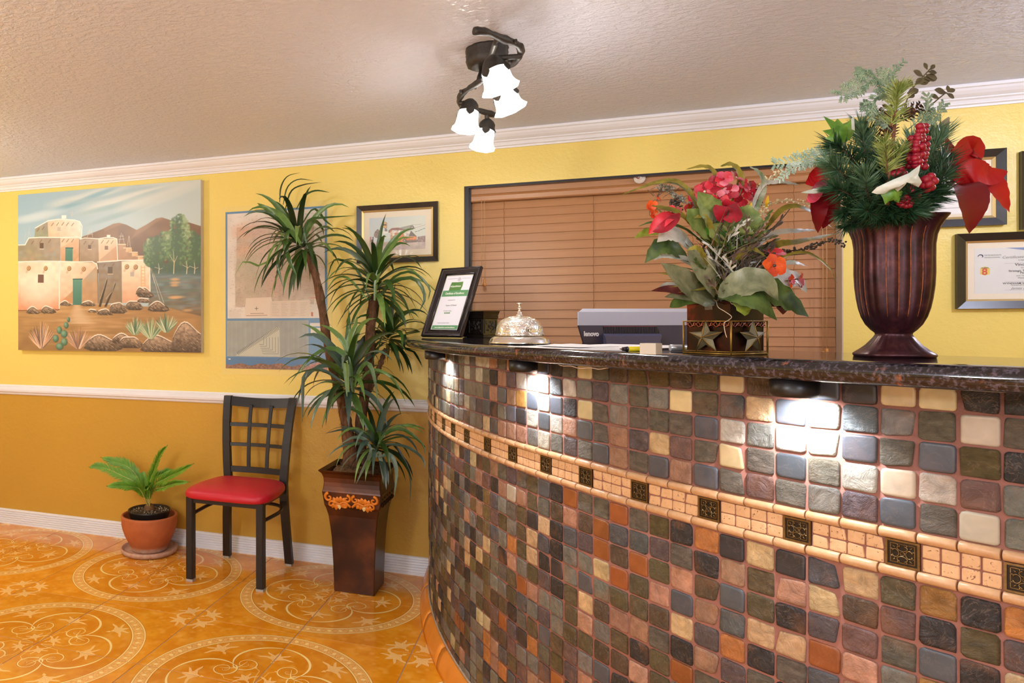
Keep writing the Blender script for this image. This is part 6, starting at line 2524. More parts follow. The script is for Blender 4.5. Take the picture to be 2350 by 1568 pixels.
# ------------------------------------------------------------------ large silver call bell
chrome = NT('chased_silver')
v = chrome.coord('Object')
chrome.base(lin((246, 244, 238)))
chrome.b.inputs['Metallic'].default_value = 1.0
chrome.b.inputs['Roughness'].default_value = .16
wv = chrome.noise(v, 42, 2, .5, 2.6)
rp = chrome.ramp(wv, [(.44, (0, 0, 0)), (.5, (1, 1, 1)), (.56, (0, 0, 0))])
chrome.bump(rp, .55, .0022)
chrome2 = simple('polished_silver', (246, 245, 240), .14, 1.0, bump=(60, .08))
zc = 2.24
bc = Q(1190.5, 0, zc); bc.z = TOPZ
k_ = zc / 1691.98
bell = thing('call_bell', 'large chased silver call bell with plunger on the granite counter', 'bell', bc)
k_ *= .955
R0 = 71 * k_
bm = bmesh.new()
lathe(bm, [(R0 * .97, 0), (R0, .003), (R0 * .985, .007), (R0 * .96, .010), (R0 * .95, .014), (R0 * .90, .019), (R0 * .84, .022), (R0 * .80, .0235), (R0 * .72, .024)], 64, bc, shape=lambda a, i: 1 + (.008 * math.sin(32 * a) if 1 <= i <= 5 else 0), cap0=True, cap1=True)
link('base', bm, chrome2, bell)
bm = bmesh.new()
H0 = .0255
Rb = 56 * k_
bp_ = [(Rb * .96, H0), (Rb, H0 + .001), (Rb * 1.0, H0 + .006), (Rb * .975, H0 + .008), (Rb * .97, H0 + .012), (Rb * .955, H0 + .020), (Rb * .92, H0 + .030), (Rb * .85, H0 + .039), (Rb * .75, H0 + .047), (Rb * .6, H0 + .053), (Rb * .4, H0 + .0575), (Rb * .2, H0 + .060), (Rb * .1, H0 + .061)]
lathe(bm, bp_, 72, bc, cap1=True)
link('dome', bm, chrome.m, bell)
bm = bmesh.new()
zt = H0 + .061
lathe(bm, [(.010, zt), (.0095, zt + .003), (.006, zt + .005), (.0075, zt + .009), (.004, zt + .012), (.003, zt + .018), (.0055, zt + .020), (.0055, zt + .023), (.003, zt + .025), (.0028, zt + .034), (.0085, zt + .036), (.0085, zt + .038), (.002, zt + .039)], 20, bc, cap1=True)
link('plunger', bm, chrome2, bell)

# ------------------------------------------------------------------ paper, pencil, silver pen, cream box
def topq(u, v):
    return atz(u, v, TOPZ)
M_paper = simple('white_sheet', (238, 238, 242), .6)
sh = thing('paper_stack', 'few white paper sheets lying between the call bell and the pencil', 'paper', topq(1300, 800))
for k, (pts, dz) in enumerate((([(1165, 796.5), (1300, 802.0), (1452, 806.0), (1470, 800.0), (1345, 793.0), (1272, 790.5), (1240, 794.5)], .0), ([(1255, 796.8), (1440, 804.0), (1572, 800.0), (1568, 796.0), (1400, 792.0)], .0016), ([(1230, 797.0), (1330, 801.0), (1420, 799.0), (1310, 792.5)], .0032))):
    bm = bmesh.new()
    P = [topq(u, v) for u, v in pts]
    a = [bm.verts.new(p + Vector((0, 0, dz + .0004))) for p in P]
    b = [bm.verts.new(p + Vector((0, 0, dz + .0014))) for p in P]
    bm.faces.new(a[::-1]); bm.faces.new(b)
    for i in range(len(P)):
        j = (i + 1) % len(P)
        bm.faces.new((a[i], a[j], b[j], b[i]))
    nrm_fix(bm)
    link('sheet', bm, M_paper, sh)
pa, pb = topq(1422, 807), topq(1510, 806.0)
pd = (pb - pa).normalized(); pa.z += .0055; pb.z += .0055
pen = thing('yellow_highlighter', 'yellow and black pencil on the paper sheets', 'pencil', pa)
pen['label'] = 'yellow and black pencil lying in front of the small cream box'
pen.name = 'pencil'
L = (pb - pa).length
for nm, f0, f1, r0, r1, mt in (('lead', 0, .08, .0008, .0022, simple('pencil_lead', (90, 60, 48), .6)), ('grip', .08, .20, .0042, .0058, simple('pencil_black', (30, 28, 36), .4)), ('barrel', .20, 1.0, .0055, .0055, simple('pencil_yellow', (240, 220, 30), .35))):
    bm = bmesh.new()
    tube(bm, [pa + pd * L * f0, pa + pd * L * (f0 + f1) / 2, pa + pd * L * f1], [r0, (r0 + r1) / 2, r1], 12)
    link(nm, bm, mt, pen)
pa, pb = topq(1538, 806), topq(1580, 806)
pa.z += .0075; pb.z += .0075
bm = bmesh.new()
tube(bm, [pa, (pa + pb) / 2, pb], .0072, 14)
tag(link('silver_pen', bm, simple('pen_silver', (190, 194, 206), .25, .6)), 'thick silver marker between the cream box and the star planter', 'pen')
cq = topq(1505, 814.5)
zc_ = cq.dot(FWD)
crm = simple('cream_card', (196, 192, 178), .6)
Mc = Matrix.Translation(cq) @ Matrix.Rotation(YAW + math.radians(40), 4, 'Z')
bm = bmesh.new()
k_ = zc_ / 1691.98
box(bm, (0, 0, .0002), (35 * k_, 28 * k_ * 1.3, 26 * k_), M=Mc)
bmesh.ops.recalc_face_normals(bm, faces=bm.faces)
bevel(bm, .0008, 1)
cbox = thing('card_stack', 'small cream block of cards beside the yellow pencil', 'cards', cq)
link('card_block', bm, crm, cbox)
# ------------------------------------------------------------------ square star planter with artificial flowers
zc0 = 1.452
mid = Q(1676, 0, zc0); mid.z = TOPZ
phi = math.radians(68.4)
dl = (RIGHT * -math.cos(phi) + FWD * math.sin(phi)).normalized()
dr_ = (RIGHT * math.sin(phi) + FWD * math.cos(phi)).normalized()
S = .1054
ctr = mid + (dl + dr_) * S / 2
sp_ = thing('flower_planter', 'square dark red metal planter with star stand and mixed red artificial flowers', 'planter', ctr)
tinm = NT('burnished_tin')
v = tinm.coord('Object')
tinm.base(tinm.ramp(tinm.noise(v, 16, 4, .6, .6), [(.4, lin((26, 12, 11))), (.58, lin((60, 20, 14))), (.74, lin((130, 44, 20)))]))
tinm.b.inputs['Roughness'].default_value = .3; tinm.b.inputs['Metallic'].default_value = .5
M_tin = tinm.m
M_gw = simple('gilt_wire', (150, 116, 48), .42, .6, var=(60, .4))
M_star = simple('star_patina', (112, 104, 78), .45, .55, var=(40, .3))
vx = (dr_ - dl * 0)
def SQ(a, b, z): return mid + dl * a * S + dr_ * b * S + Vector((0, 0, z))
bm = bmesh.new()
rr_ = []
inn = .045
for (i_, z) in ((inn, .004), (inn, .035), (inn, .1005), (inn - .02, .1045), (inn + .01, .1055), (inn + .03, .092)):
    rr_.append([bm.verts.new(SQ(a, b, z)) for a, b in ((i_, i_), (1 - i_, i_), (1 - i_, 1 - i_), (i_, 1 - i_))])
for a, b in zip(rr_, rr_[1:]):
    for k in range(4):
        bm.faces.new((a[k], a[(k + 1) % 4], b[(k + 1) % 4], b[k]))
bm.faces.new(rr_[0][::-1]); bm.faces.new(rr_[-1])
nrm_fix(bm)
link('tin_box', bm, M_tin, sp_)
bm = bmesh.new()
for (a0, b0, a1, b1) in ((inn, inn, 1 - inn, inn), (inn, inn, inn, 1 - inn)):
    n = 5
    for k in range(n):
        t0, t1 = k / n, (k + 1) / n
        p0 = SQ(a0 + (a1 - a0) * t0, b0 + (b1 - b0) * t0, .0615); p1 = SQ(a0 + (a1 - a0) * t1, b0 + (b1 - b0) * t1, .0615)
        outv = -(dl if a0 == a1 else dr_) * .0025
        c1 = (p0 * .75 + p1 * .25) + outv; c2 = (p0 + p1) / 2 + outv; c3 = (p0 * .25 + p1 * .75) + outv
        tube(bm, [p0 + outv + Vector((0, 0, .004)), c1 - Vector((0, 0, .005)), c2 + Vector((0, 0, .004)), c3 - Vector((0, 0, .0)), p1 + outv + Vector((0, 0, -.004))], .0013, 5)
        tube(bm, [p0 + outv - Vector((0, 0, .002)), c2 - Vector((0, 0, .006)), p1 + outv + Vector((0, 0, .003))], .0012, 5)
link('crimped_band', bm, simple('band_copper', (150, 84, 60), .35, .6), sp_)
bm = bmesh.new()
r = random.Random(2)
for (a0, b0, a1, b1) in ((0.02, .02, .98, .02), (.02, .02, .02, .98), (.98, .02, .98, .98), (.02, .98, .98, .98)):
    pts = [SQ(a0 + (a1 - a0) * k / 30, b0 + (b1 - b0) * k / 30, .1045 + .0012 * (k % 2)) for k in range(31)]
    tube(bm, pts, [.0018 + .0008 * (k % 2) for k in range(31)], 6)
link('beaded_rim', bm, M_tin, sp_)
bm = bmesh.new()
cs4 = [(0, 0), (1, 0), (1, 1), (0, 1)]
for k in range(4):
    a, b = cs4[k], cs4[(k + 1) % 4]
    tube(bm, [SQ(a[0], a[1], .0005), SQ(a[0], a[1], .035), SQ(a[0], a[1], .0675)], .0018, 6)
    tube(bm, [SQ(*a, .067), SQ((a[0] + b[0]) / 2, (a[1] + b[1]) / 2, .067), SQ(*b, .067)], .0013, 6)
    tube(bm, [SQ(*a, .0018), SQ((a[0] + b[0]) / 2, (a[1] + b[1]) / 2, .0018), SQ(*b, .0018)], .0018, 6)
    tube(bm, [SQ(*a, .0058), SQ((a[0] + b[0]) / 2, (a[1] + b[1]) / 2, .0058), SQ(*b, .0058)], .0010, 6)
link('wire_stand', bm, M_gw, sp_)
for (ax, nrm_, rot) in ((dl, -dr_, 0.02), (dr_, -dl, 0.0)):
    # star standing on the side between wires
    xh = ax if ax is dr_ else -ax
    base = mid + ax * S * (.5 if ax is dl else .56) + nrm_ * .002 + Vector((0, 0, .034))
    bm = bmesh.new(); bm2 = bmesh.new()
    R1, R2 = .0345, .0150
    pts = []
    for k in range(10):
        a = PI / 2 + k * PI / 5 + rot
        q = R1 if k % 2 == 0 else R2
        pts.append(base + xh * q * math.cos(a) * 1.1 + Vector((0, 0, q * math.sin(a))))
    apex = bm.verts.new(base + nrm_ * .011)
    bk = bm.verts.new(base - nrm_ * .0005)
    vs = [bm.verts.new(p) for p in pts]
    for k in range(10):
        bm.faces.new((vs[k], vs[(k + 1) % 10], apex)); bm.faces.new((vs[(k + 1) % 10], vs[k], bk))
    nrm_fix(bm)
    s_o = link('star', bm, M_star, sp_)
    for k in range(0, 10, 2):
        a_ = base + nrm_ * .0115
        tube(bm2, [pts[k] + nrm_ * .0005, (pts[k] + a_) / 2 + nrm_ * .0003, a_], .0009, 5)
    link('star_ridge', bm2, M_gw, s_o)
bm = bmesh.new()
r = random.Random(12)
for k in range(240):
    a, b = r.uniform(.08, .92), r.uniform(.08, .92)
    p = SQ(a, b, .098)
    d = Vector((r.uniform(-1, 1), r.uniform(-1, 1), r.uniform(.2, 1.2))).normalized()
    tube(bm, [p, p + d * .010, p + d * .014 + Vector((r.uniform(-.01, .01), r.uniform(-.01, .01), .002))], .0007, 3, cap=False)
box(bm, tuple(SQ(.5, .5, .09) - Vector((.04, .04, 0))), tuple(SQ(.5, .5, .1) + Vector((.04, .04, 0))))
mo = link('dry_moss', bm, simple('grey_moss', (112, 98, 80), .8, var=(80, .5)), sp_)
mo['kind'] = 'stuff'
# pale wire tendrils hanging over the tin
bm = bmesh.new()
def FQ(u, v, dz=0.0): return Q(u, v, zc0 + .04 + dz)
tube(bm, spline([FQ(1625, 686), FQ(1642, 690, -.03), FQ(1648, 705, -.06), FQ(1665, 716, -.075), FQ(1679, 727, -.085), FQ(1672, 735, -.09), FQ(1662, 742, -.09), FQ(1664, 762, -.09), FQ(1668, 775, -.09)], 40), .0007, 5)
link('wire_tendril', bm, simple('tendril_a', (206, 190, 168), .5), sp_)
bm = bmesh.new()
tube(bm, spline([FQ(1674, 690, -.05), FQ(1680, 698, -.08), FQ(1690, 696, -.08)], 12), .0006, 5)
link('wire_tendril', bm, simple('tendril_b', (206, 190, 168), .5), sp_)
bm = bmesh.new()
tube(bm, spline([FQ(1750, 735, -.0), FQ(1742, 750, -.0), FQ(1735, 762, -.0), FQ(1760, 768, .0), FQ(1772, 772, .0)], 20), .0006, 5)
M_tend = simple('tendril', (206, 190, 168), .5)
link('wire_tendril', bm, M_tend, sp_)


def gmat(nm, a, b, ro=.42, sc_=30, spec=None):
    m = NT(nm)
    v = m.coord('Object')
    m.base(m.ramp(m.noise(v, sc_, 3, .6, .4), [(.35, lin(a)), (.65, lin(b))]))
    m.b.inputs['Roughness'].default_value = ro
    m.bump(m.noise(v, sc_ * 4, 2), .2, .001)
    return m.m


G_dark = gmat('leaf_deep_green', (42, 66, 26), (92, 116, 56))
G_sage = gmat('leaf_sage', (96, 106, 76), (150, 154, 122), .36)
G_lime = gmat('leaf_lime', (112, 138, 40), (166, 176, 70))
G_olive = gmat('leaf_olive_gold', (104, 100, 34), (164, 152, 60), .38)
G_burg = gmat('leaf_burgundy', (74, 26, 32), (112, 48, 40))
G_silv = gmat('leaf_silver', (168, 172, 160), (214, 216, 208), .34)
P_red = gmat('petal_red', (196, 26, 46), (226, 60, 78), .4)
P_dred = gmat('petal_deep_red', (136, 14, 34), (176, 28, 50), .4)
P_pink = gmat('petal_pink', (206, 70, 96), (238, 150, 170), .4)
P_or = gmat('petal_orange', (214, 66, 24), (240, 112, 48), .4)
M_stem = gmat('flower_stem', (84, 84, 44), (124, 120, 70), .5)
M_twig = gmat('brown_twig', (70, 54, 44), (112, 94, 80), .6)
M_grain = gmat('cream_grain', (226, 210, 160), (246, 238, 206), .5)
M_seed = gmat('dark_seed', (60, 52, 46), (96, 84, 74), .35)


def fleaf(pts, w_, mat, hint=None, fold=.2, peak=.42, wave=0, serr=0, n=12, twist=0, nm='leaf', w0=.15, seed=0, par=None):
    P = [FQ(*p) if not isinstance(p, Vector) else p for p in pts]
    bm = bmesh.new()
    h_ = hint or Vector((-FWD.x, -FWD.y, .45))
    leaf(bm, P, w_, h_.normalized(), fold, peak, w0, wave, seed, n=n, serr=serr, twist=twist)
    return link(nm, bm, mat, par or sp_)


# broad leaves low in the arrangement
root = (1655, 680)
fleaf([(1640, 690, -.02), (1600, 672, -.05), (1560, 640, -.07), (1517, 604, -.08)], .062, G_sage, serr=.04, seed=1)
fleaf([(1640, 680, -.03), (1625, 640, -.06), (1600, 600, -.06), (1578, 566, -.05)], .050, G_sage, serr=.03)
fleaf([(1648, 678, -.05), (1700, 655, -.09), (1750, 650, -.11), (1786, 690, -.11)], .058, G_sage, fold=.35, serr=.04)
fleaf([(1655, 684, -.05), (1700, 672, -.10), (1745, 690, -.12), (1783, 735, -.12)], .052, G_dark, serr=.06, fold=-.2)
fleaf([(1700, 690, -.05), (1760, 668, -.08), (1810, 690, -.08), (1856, 728, -.07)], .058, G_dark, serr=.12, fold=.1)
fleaf([(1740, 660, -.05), (1790, 640, -.06), (1830, 645, -.05), (1852, 672, -.04)], .040, G_silv, serr=.1)
fleaf([(1690, 690, -.06), (1705, 700, -.09), (1712, 712, -.10), (1718, 720, -.10)], .045, G_lime, serr=.08)
fleaf([(1760, 700, -.03), (1785, 690, -.03), (1795, 705, -.03), (1797, 722, -.03)], .034, G_burg)
fleaf([(1600, 672, -.01), (1560, 668, -.01), (1530, 664, 0), (1494, 668, 0)], .020, G_burg)
fleaf([(1620, 690, .0), (1580, 680, 0), (1555, 678, 0), (1525, 682, 0)], .024, G_sage)
fleaf([(1610, 692, -.01), (1570, 690, 0), (1550, 698, 0), (1537, 706, 0)], .024, G_dark)
fleaf([(1600, 668, .0), (1560, 660, .02), (1530, 655, .02), (1508, 664, .02)], .016, G_silv)
fleaf([(1580, 600, .0), (1540, 570, -.02), (1510, 570, -.02), (1480, 604, -.02)], .040, G_dark, serr=.1, fold=.3)
fleaf([(1600, 590, .0), (1560, 545, -.03), (1530, 540, -.03), (1508, 556, -.03)], .034, G_silv, serr=.08)
fleaf([(1540, 530, .02), (1510, 530, .02), (1480, 535, .02), (1455, 547, .02)], .020, G_lime, serr=.12)
fleaf([(1650, 600, -.02), (1640, 560, -.04), (1625, 540, -.04), (1606, 536, -.04)], .044, G_dark)
fleaf([(1665, 590, -.02), (1660, 550, -.05), (1640, 530, -.05), (1610, 535, -.05)], .046, gmat('leaf_fresh', (48, 100, 30), (84, 140, 44)))
for k, (a, b) in enumerate((((1660, 560), (1575, 480)), ((1655, 560), (1600, 440)), ((1660, 560), (1640, 512)), ((1670, 560), (1700, 505)), ((1680, 560), (1720, 470)))):
    m0_ = ((a[0] * .5 + b[0] * .5) + (-8, 6, 0, 4, 8)[k], a[1] * .45 + b[1] * .55)
    fleaf([(a[0], a[1], -.02), (m0_[0], m0_[1], -.05), (b[0], b[1], -.05)], .060, gmat('leaf_broad_%s' % 'abcde'[k], (96, 118, 54), (150, 168, 96)), serr=.08, seed=k, peak=.5)
# long wavy olive blades
for (pts, w_, mt) in (
    ([(1665, 600), (1655, 480, .0), (1640, 400, 0), (1615, 382, 0), (1573, 389, 0)], .010, G_olive),
    ([(1668, 600), (1680, 480, .0), (1700, 410, 0), (1680, 378, 0), (1652, 382, 0)], .013, G_olive),
    ([(1650, 600), (1600, 470, .0), (1560, 420, 0), (1510, 418, 0), (1424, 448, 0)], .010, G_olive),
    ([(1650, 600), (1610, 500, .0), (1580, 440, 0), (1540, 418, 0), (1500, 424, 0)], .010, G_sage),
    ([(1655, 600), (1600, 530, .0), (1560, 490, 0), (1525, 478, 0), (1494, 472, 0)], .011, G_olive),
    ([(1672, 600), (1740, 470, .0), (1752, 420, 0), (1740, 395, 0), (1719, 382, 0)], .011, gmat('leaf_white_edge', (120, 140, 96), (222, 224, 206))),
    ([(1690, 620), (1740, 580, .0), (1790, 560, 0), (1830, 555, 0), (1935, 533, .05)], .013, G_olive),
    ([(1690, 620), (1740, 560, .0), (1780, 535, 0), (1830, 530, 0), (1880, 528, .05)], .011, G_silv),
    ([(1700, 600), (1760, 520, .0), (1800, 478, 0), (1850, 480, 0), (1925, 535, .05)], .010, G_olive),
    ([(1700, 620), (1790, 590, .0), (1850, 580, 0), (1900, 612, 0), (1921, 650, .02)], .006, G_olive),
    ([(1700, 640), (1760, 610, .0), (1810, 603, 0), (1830, 604, 0), (1853, 612, .02)], .009, G_silv),
    ([(1640, 640), (1590, 600, .0), (1550, 590, 0), (1520, 588, 0), (1500, 597, 0)], .010, G_silv),
    ([(1690, 600), (1740, 440, .0), (1780, 418, 0), (1810, 420, 0), (1836, 425, 0)], .009, G_silv),
    ([(1660, 590), (1600, 545, .0), (1560, 520, 0), (1500, 510, 0), (1464, 520, 0)], .006, G_dark),
    ([(1650, 640), (1640, 560, -.03), (1620, 500, -.04), (1590, 500, -.04)], .012, G_olive),
    ([(1680, 650), (1690, 600, -.04), (1720, 570, -.06), (1760, 590, -.06)], .012, G_olive),
    ([(1640, 650), (1620, 600, -.05), (1600, 570, -.06), (1575, 575, -.06)], .012, G_olive),
):
    P = [(*p, 0)[:3] for p in pts]
    fleaf([(p[0], p[1], p[2] - .02) for p in P], w_ * 1.1, mt, wave=.08, n=26, w0=.5, peak=.5, nm='blade_leaf', seed=len(pts))
# fine grass, stems and sprigs filling the middle
r = random.Random(31)
for gi in range(74):
    a = r.uniform(-1.25, 1.25)
    L = r.uniform(80, 165)
    u0, v0 = 1660 + r.uniform(-18, 18), 688
    u1, v1 = u0 + L * math.sin(a) * 1.0 + 12, v0 - L * math.cos(a) * .95
    dz = r.uniform(-.07, .05)
    fleaf([(u0, v0, 0), ((u0 + u1) / 2 - 8 * a, (v0 + v1) / 2 - 10, dz * .6), (u1 + 16 * a, v1 + abs(a) * 14, dz)], r.uniform(.005, .012), [G_olive, G_dark, G_silv, G_dark, G_sage, G_olive, G_lime][gi % 7], n=9, w0=.6, nm='blade_leaf')
for gi in range(12):
    bm = bmesh.new()
    for q in range(26):
        a = r.uniform(-.9, 1.35); L = r.uniform(.03, .085)
        base = Q(1650 + r.uniform(-20, 80), r.uniform(560, 680), zc0 + r.uniform(-.03, .05))
        d = (RIGHT * math.sin(a) + UP * math.cos(a) * .9 + FWD * r.uniform(-.5, .2)).normalized()
        tube(bm, [base, base + d * L * .5, base + d * L + Vector((0, 0, -.004))], [.0012, .0010, .0004], 4, cap=False)
        if q % 2 == 0:
            for kk in range(5):
                pp = base + d * L * (.4 + .12 * kk)
                dd = (d + RIGHT * r.uniform(-1, 1) + FWD * r.uniform(-1, 1)).normalized()
                leaf(bm, [pp, pp + dd * .008, pp + dd * .015], .005, -FWD, .2, .5, .6, n=4)
    link('filler_sprig', bm, [M_twig, G_silv, M_twig, G_dark, M_stem, M_seed][gi % 6], sp_)
# stems from the moss up to the flowers
bm = bmesh.new()
for (u, v, dz) in ((1660, 455, -.02), (1640, 440, 0), (1700, 440, 0), (1518, 510, -.02), (1590, 490, 0), (1776, 610, -.08), (1830, 640, -.06), (1764, 585, -.06), (1500, 470, 0)):
    tube(bm, spline([FQ(1658, 690), FQ((1658 * .6 + u * .4), 690 * .45 + v * .55, dz), FQ(u, v, dz)], 12), .0016, 5)
link('flower_stems', bm, M_stem, sp_)


# flowers
def flower(c, R, nrm_, mats, npet=5, cup=.25, centre=None, seed=0, nm='flower', ar=.95):
    """open flower: separate petals as sub-parts around a centre"""
    r = random.Random(seed)
    nrm_ = Vector(nrm_).normalized()
    s = nrm_.orthogonal().normalized(); t = nrm_.cross(s)
    bm = bmesh.new()
    bmesh.ops.create_icosphere(bm, subdivisions=2, radius=R * .13, matrix=Matrix.Translation(c + nrm_ * R * .05))
    o = link(nm, bm, centre or mats[0], sp_, smooth=True)
    for k in range(npet):
        a = 2 * PI * k / npet + r.uniform(-.15, .15) + seed
        d = s * math.cos(a) + t * math.sin(a)
        pts = [c + d * R * .08, c + d * R * .5 + nrm_ * R * cup * .5, c + d * R * 1.0 + nrm_ * R * cup * r.uniform(.3, 1.1)]
        bm = bmesh.new()
        leaf(bm, pts, R * ar * r.uniform(.9, 1.1), nrm_, .15, .62, .3, n=8, wave=.03, seed=k)
        link('petal', bm, mats[k % len(mats)], o)
    return o


V0 = -FWD
r = random.Random(8)
hyd = [(1617, 440), (1640, 425), (1660, 411), (1688, 408), (1704, 425), (1600, 458), (1625, 470), (1650, 455), (1676, 440), (1700, 452), (1724, 432), (1733, 455), (1612, 487), (1640, 492), (1664, 478), (1690, 470), (1645, 470), (1715, 445), (1660, 492)]
for k, (u, v) in enumerate(hyd):
    nn_ = (V0 + RIGHT * (u - 1665) / 120 + UP * (455 - v) / 90 + Vector((r.uniform(-.25, .25),) * 3))
    flower(FQ(u, v, -.035 + .0005 * abs(u - 1665)), .0185 * r.uniform(.85, 1.15), nn_, [[P_red, P_dred], [P_dred, P_red], [P_pink, P_red], [P_dred, P_pink], [P_red]][k % 5], 4 if k % 2 else 5, .3, M_grain if k % 3 == 0 else P_dred, k, 'hydrangea_floret')
fleaf([(1640, 470, -.05), (1655, 485, -.065), (1660, 510, -.06)], .040, P_dred, nm='petal', peak=.6)
fleaf([(1690, 465, -.05), (1680, 490, -.065), (1655, 500, -.06)], .040, P_dred, nm='petal', peak=.6)
# orange trumpet flowers
flower(FQ(1776, 610, -.10), .024, V0 + UP * .1, [P_or, gmat('petal_rust', (196, 60, 34), (226, 100, 60))], 5, .1, M_seed, 3, 'orange_flower')
flower(FQ(1776, 583, -.07), .020, V0 * .5 + UP * .8, [P_pink, P_red, P_or], 5, .3, M_seed, 5, 'orange_flower')
flower(FQ(1832, 642, -.06), .018, RIGHT * .8 + V0 * .5, [P_red, P_or, P_pink], 4, .5, M_seed, 6, 'orange_flower')
flower(FQ(1812, 645, -.07), .014, V0 * .6 + RIGHT * .3, [P_or, P_pink], 4, .4, M_seed, 7, 'orange_flower')
fleaf([(1555, 500, -.03), (1530, 500, -.05), (1510, 515, -.05), (1488, 538, -.04)], .027, P_red, nm='petal', peak=.5, fold=.4)
fleaf([(1560, 490, -.03), (1545, 505, -.05), (1520, 525, -.06), (1497, 532, -.05)], .022, P_dred, nm='petal', peak=.5)
flower(FQ(1545, 488, -.01), .016, V0 + RIGHT * -.5, [P_dred, P_red], 4, .5, M_seed, 9, 'orange_flower')
flower(FQ(1576, 484, -.01), .016, V0 + RIGHT * .6, [P_red, P_dred, P_or], 4, .4, M_seed, 10, 'orange_flower')
for k, (u, v) in enumerate(((1496, 470), (1508, 456), (1500, 492), (1489, 478), (1503, 503))):
    flower(FQ(u, v, .0), .011, V0 + Vector((r.uniform(-.6, .6),) * 3), [P_or], 4, .4, None, 20 + k, 'orange_flower')
# seed spikes
def spike(pts, n, rad, mat, spread=.006, seed=0, nm='seed_spike', grain=2):
    r = random.Random(seed)
    P = spline([FQ(*p) for p in pts], n)
    bm = bmesh.new()
    tube(bm, P, .0010, 5)
    for i, p in enumerate(P):
        for q in range(grain):
            off_ = Vector((r.uniform(-1, 1), r.uniform(-1, 1), r.uniform(-1, 1))) * spread
            s_ = rad * r.uniform(.7, 1.2)
            bmesh.ops.create_icosphere(bm, subdivisions=1, radius=s_, matrix=Matrix.Translation(p + off_))
    link(nm, bm, mat, sp_, smooth=True)


spike([(1590, 480, 0), (1560, 455, 0), (1535, 435, 0), (1510, 425, 0)], 26, .0030, gmat('grey_seed', (120, 122, 108), (176, 176, 164), .35), .006, 1, grain=3)
spike([(1560, 475, 0), (1548, 462, 0), (1545, 470, 0)], 12, .0028, M_seed, .006, 2, grain=3)
spike([(1755, 590, 0), (1800, 578, 0), (1845, 572, 0), (1880, 562, 0)], 26, .0030, M_seed, .005, 3, grain=2)
spike([(1880, 562, 0), (1905, 552, 0), (1925, 556, .02), (1940, 562, .02)], 16, .0024, M_seed, .005, 4)
spike([(1740, 440, 0), (1758, 418, 0), (1775, 405, 0), (1806, 392, 0)], 24, .0022, M_grain, .008, 5, grain=4)
spike([(1720, 480, 0), (1760, 470, 0), (1800, 460, 0), (1858, 470, 0)], 28, .0020, M_grain, .005, 6, grain=2)
spike([(1700, 560, -.03), (1725, 535, -.03), (1750, 520, -.03), (1760, 500, -.03)], 20, .0026, gmat('pink_bud', (206, 150, 140), (236, 206, 196)), .008, 7, grain=2)
spike([(1715, 520, -.02), (1740, 500, -.02), (1755, 480, -.02)], 16, .0022, M_grain, .008, 8, grain=3)
for (u, v) in ((1720, 478), (1758, 462)):
    fleaf([(u, v + 14, -.04), (u + 2, v, -.045), (u + 5, v - 14, -.04)], .007, gmat('yellow_stamen', (236, 190, 40), (246, 210, 80)), nm='stamen', w0=1)
bm = bmesh.new()
for (a, b, c_) in (((1700, 600, 0), (1760, 545, 0), (1820, 470, 0)), ((1700, 620, 0), (1790, 590, 0), (1856, 582, 0)), ((1500, 450, 0), (1490, 440, 0), (1486, 436, 0)), ((1505, 470, 0), (1512, 445, 0), (1520, 430, 0))):
    tube(bm, spline([FQ(*a), FQ(*b), FQ(*c_)], 12), .0009, 5)
for k in range(26):
    u = r.uniform(1485, 1560); v = r.uniform(430, 490)
    p = FQ(u, v); d = Vector((r.uniform(-1, 1), r.uniform(-.4, .4), r.uniform(-1, 1))).normalized()
    tube(bm, [p, p + d * .008, p + d * .014 + Vector((.003, 0, .002))], .0005, 3, cap=False)
link('dry_twigs', bm, M_twig, sp_)

# ------------------------------------------------------------------ tall fluted vase
zv = 1.375
vb_ = Q(2049, 0, zv); vb_.z = TOPZ
kk = zv / 1691.98
vase = thing('fluted_vase', 'tall dark maroon fluted metal vase with a square flared rim near the right edge', 'vase', vb_)
vm = NT('maroon_metal')
v = vm.coord('Object')
vm.base(vm.ramp(vm.noise(v, 34, 5, .65), [(.32, lin((36, 16, 20))), (.55, lin((68, 32, 40))), (.75, lin((100, 56, 54)))]))
vm.b.inputs['Roughness'].default_value = .34; vm.b.inputs['Metallic'].default_value = .45
vm.bump(vm.noise(v, 160, 3), .12, .001)
M_vase = vm.m
H_ = (822 - 500) * kk * .985
prof = [(90, 0), (93, .003), (92, .006), (78, .013), (64, .021), (54, .029), (46, .036), (41.5, .041), (42, .044), (50, .050), (62, .060), (72, .074), (79, .090), (84, .108), (88, .130), (90, .155), (90, .180), (90.5, .205), (94, .222), (101, .236), (111, .248), (120, .2555), (121, .2575), (112, .253), (96, .236), (80, .22)]
rot_v = math.atan2(FWD.y, FWD.x) + math.radians(180 + 22)
PX = 5.0


def vshape(a, i):
    a_ = a - rot_v
    c, s = abs(math.cos(a_ - PI / 4)), abs(math.sin(a_ - PI / 4))
    p_ = 3.4 if i < 9 else (2.5 + .12 * (i - 9) if i < 18 else 3.6 + .2 * (i - 18))
    base_ = 1.0 / ((c ** p_ + s ** p_) ** (1 / p_))
    # diagonal is 2^(1/2-1/p) larger; normalise so that the widest sight line keeps its size
    k_ = 2 ** (.5 - 1 / p_)
    f_ = base_ / k_
    amp = 0.04 if 11 <= i <= 19 else (.02 if i in (10, 20) else (.03 if 3 <= i <= 6 else 0))
    side = (a_ % (PI / 2)) / (PI / 2)
    fl = abs(math.sin(side * PI * 5.0))
    return f_ * (1 - amp * (1 - fl) ** 1.5)


SCL = [.865] * len(prof)
bm = bmesh.new()
lathe(bm, [(h_ * kk * SCL[i], z * H_ / .2575) for i, (h_, z) in enumerate(prof)], 160, vb_, shape=vshape, cap0=True)
link('vase_body', bm, M_vase, vase)
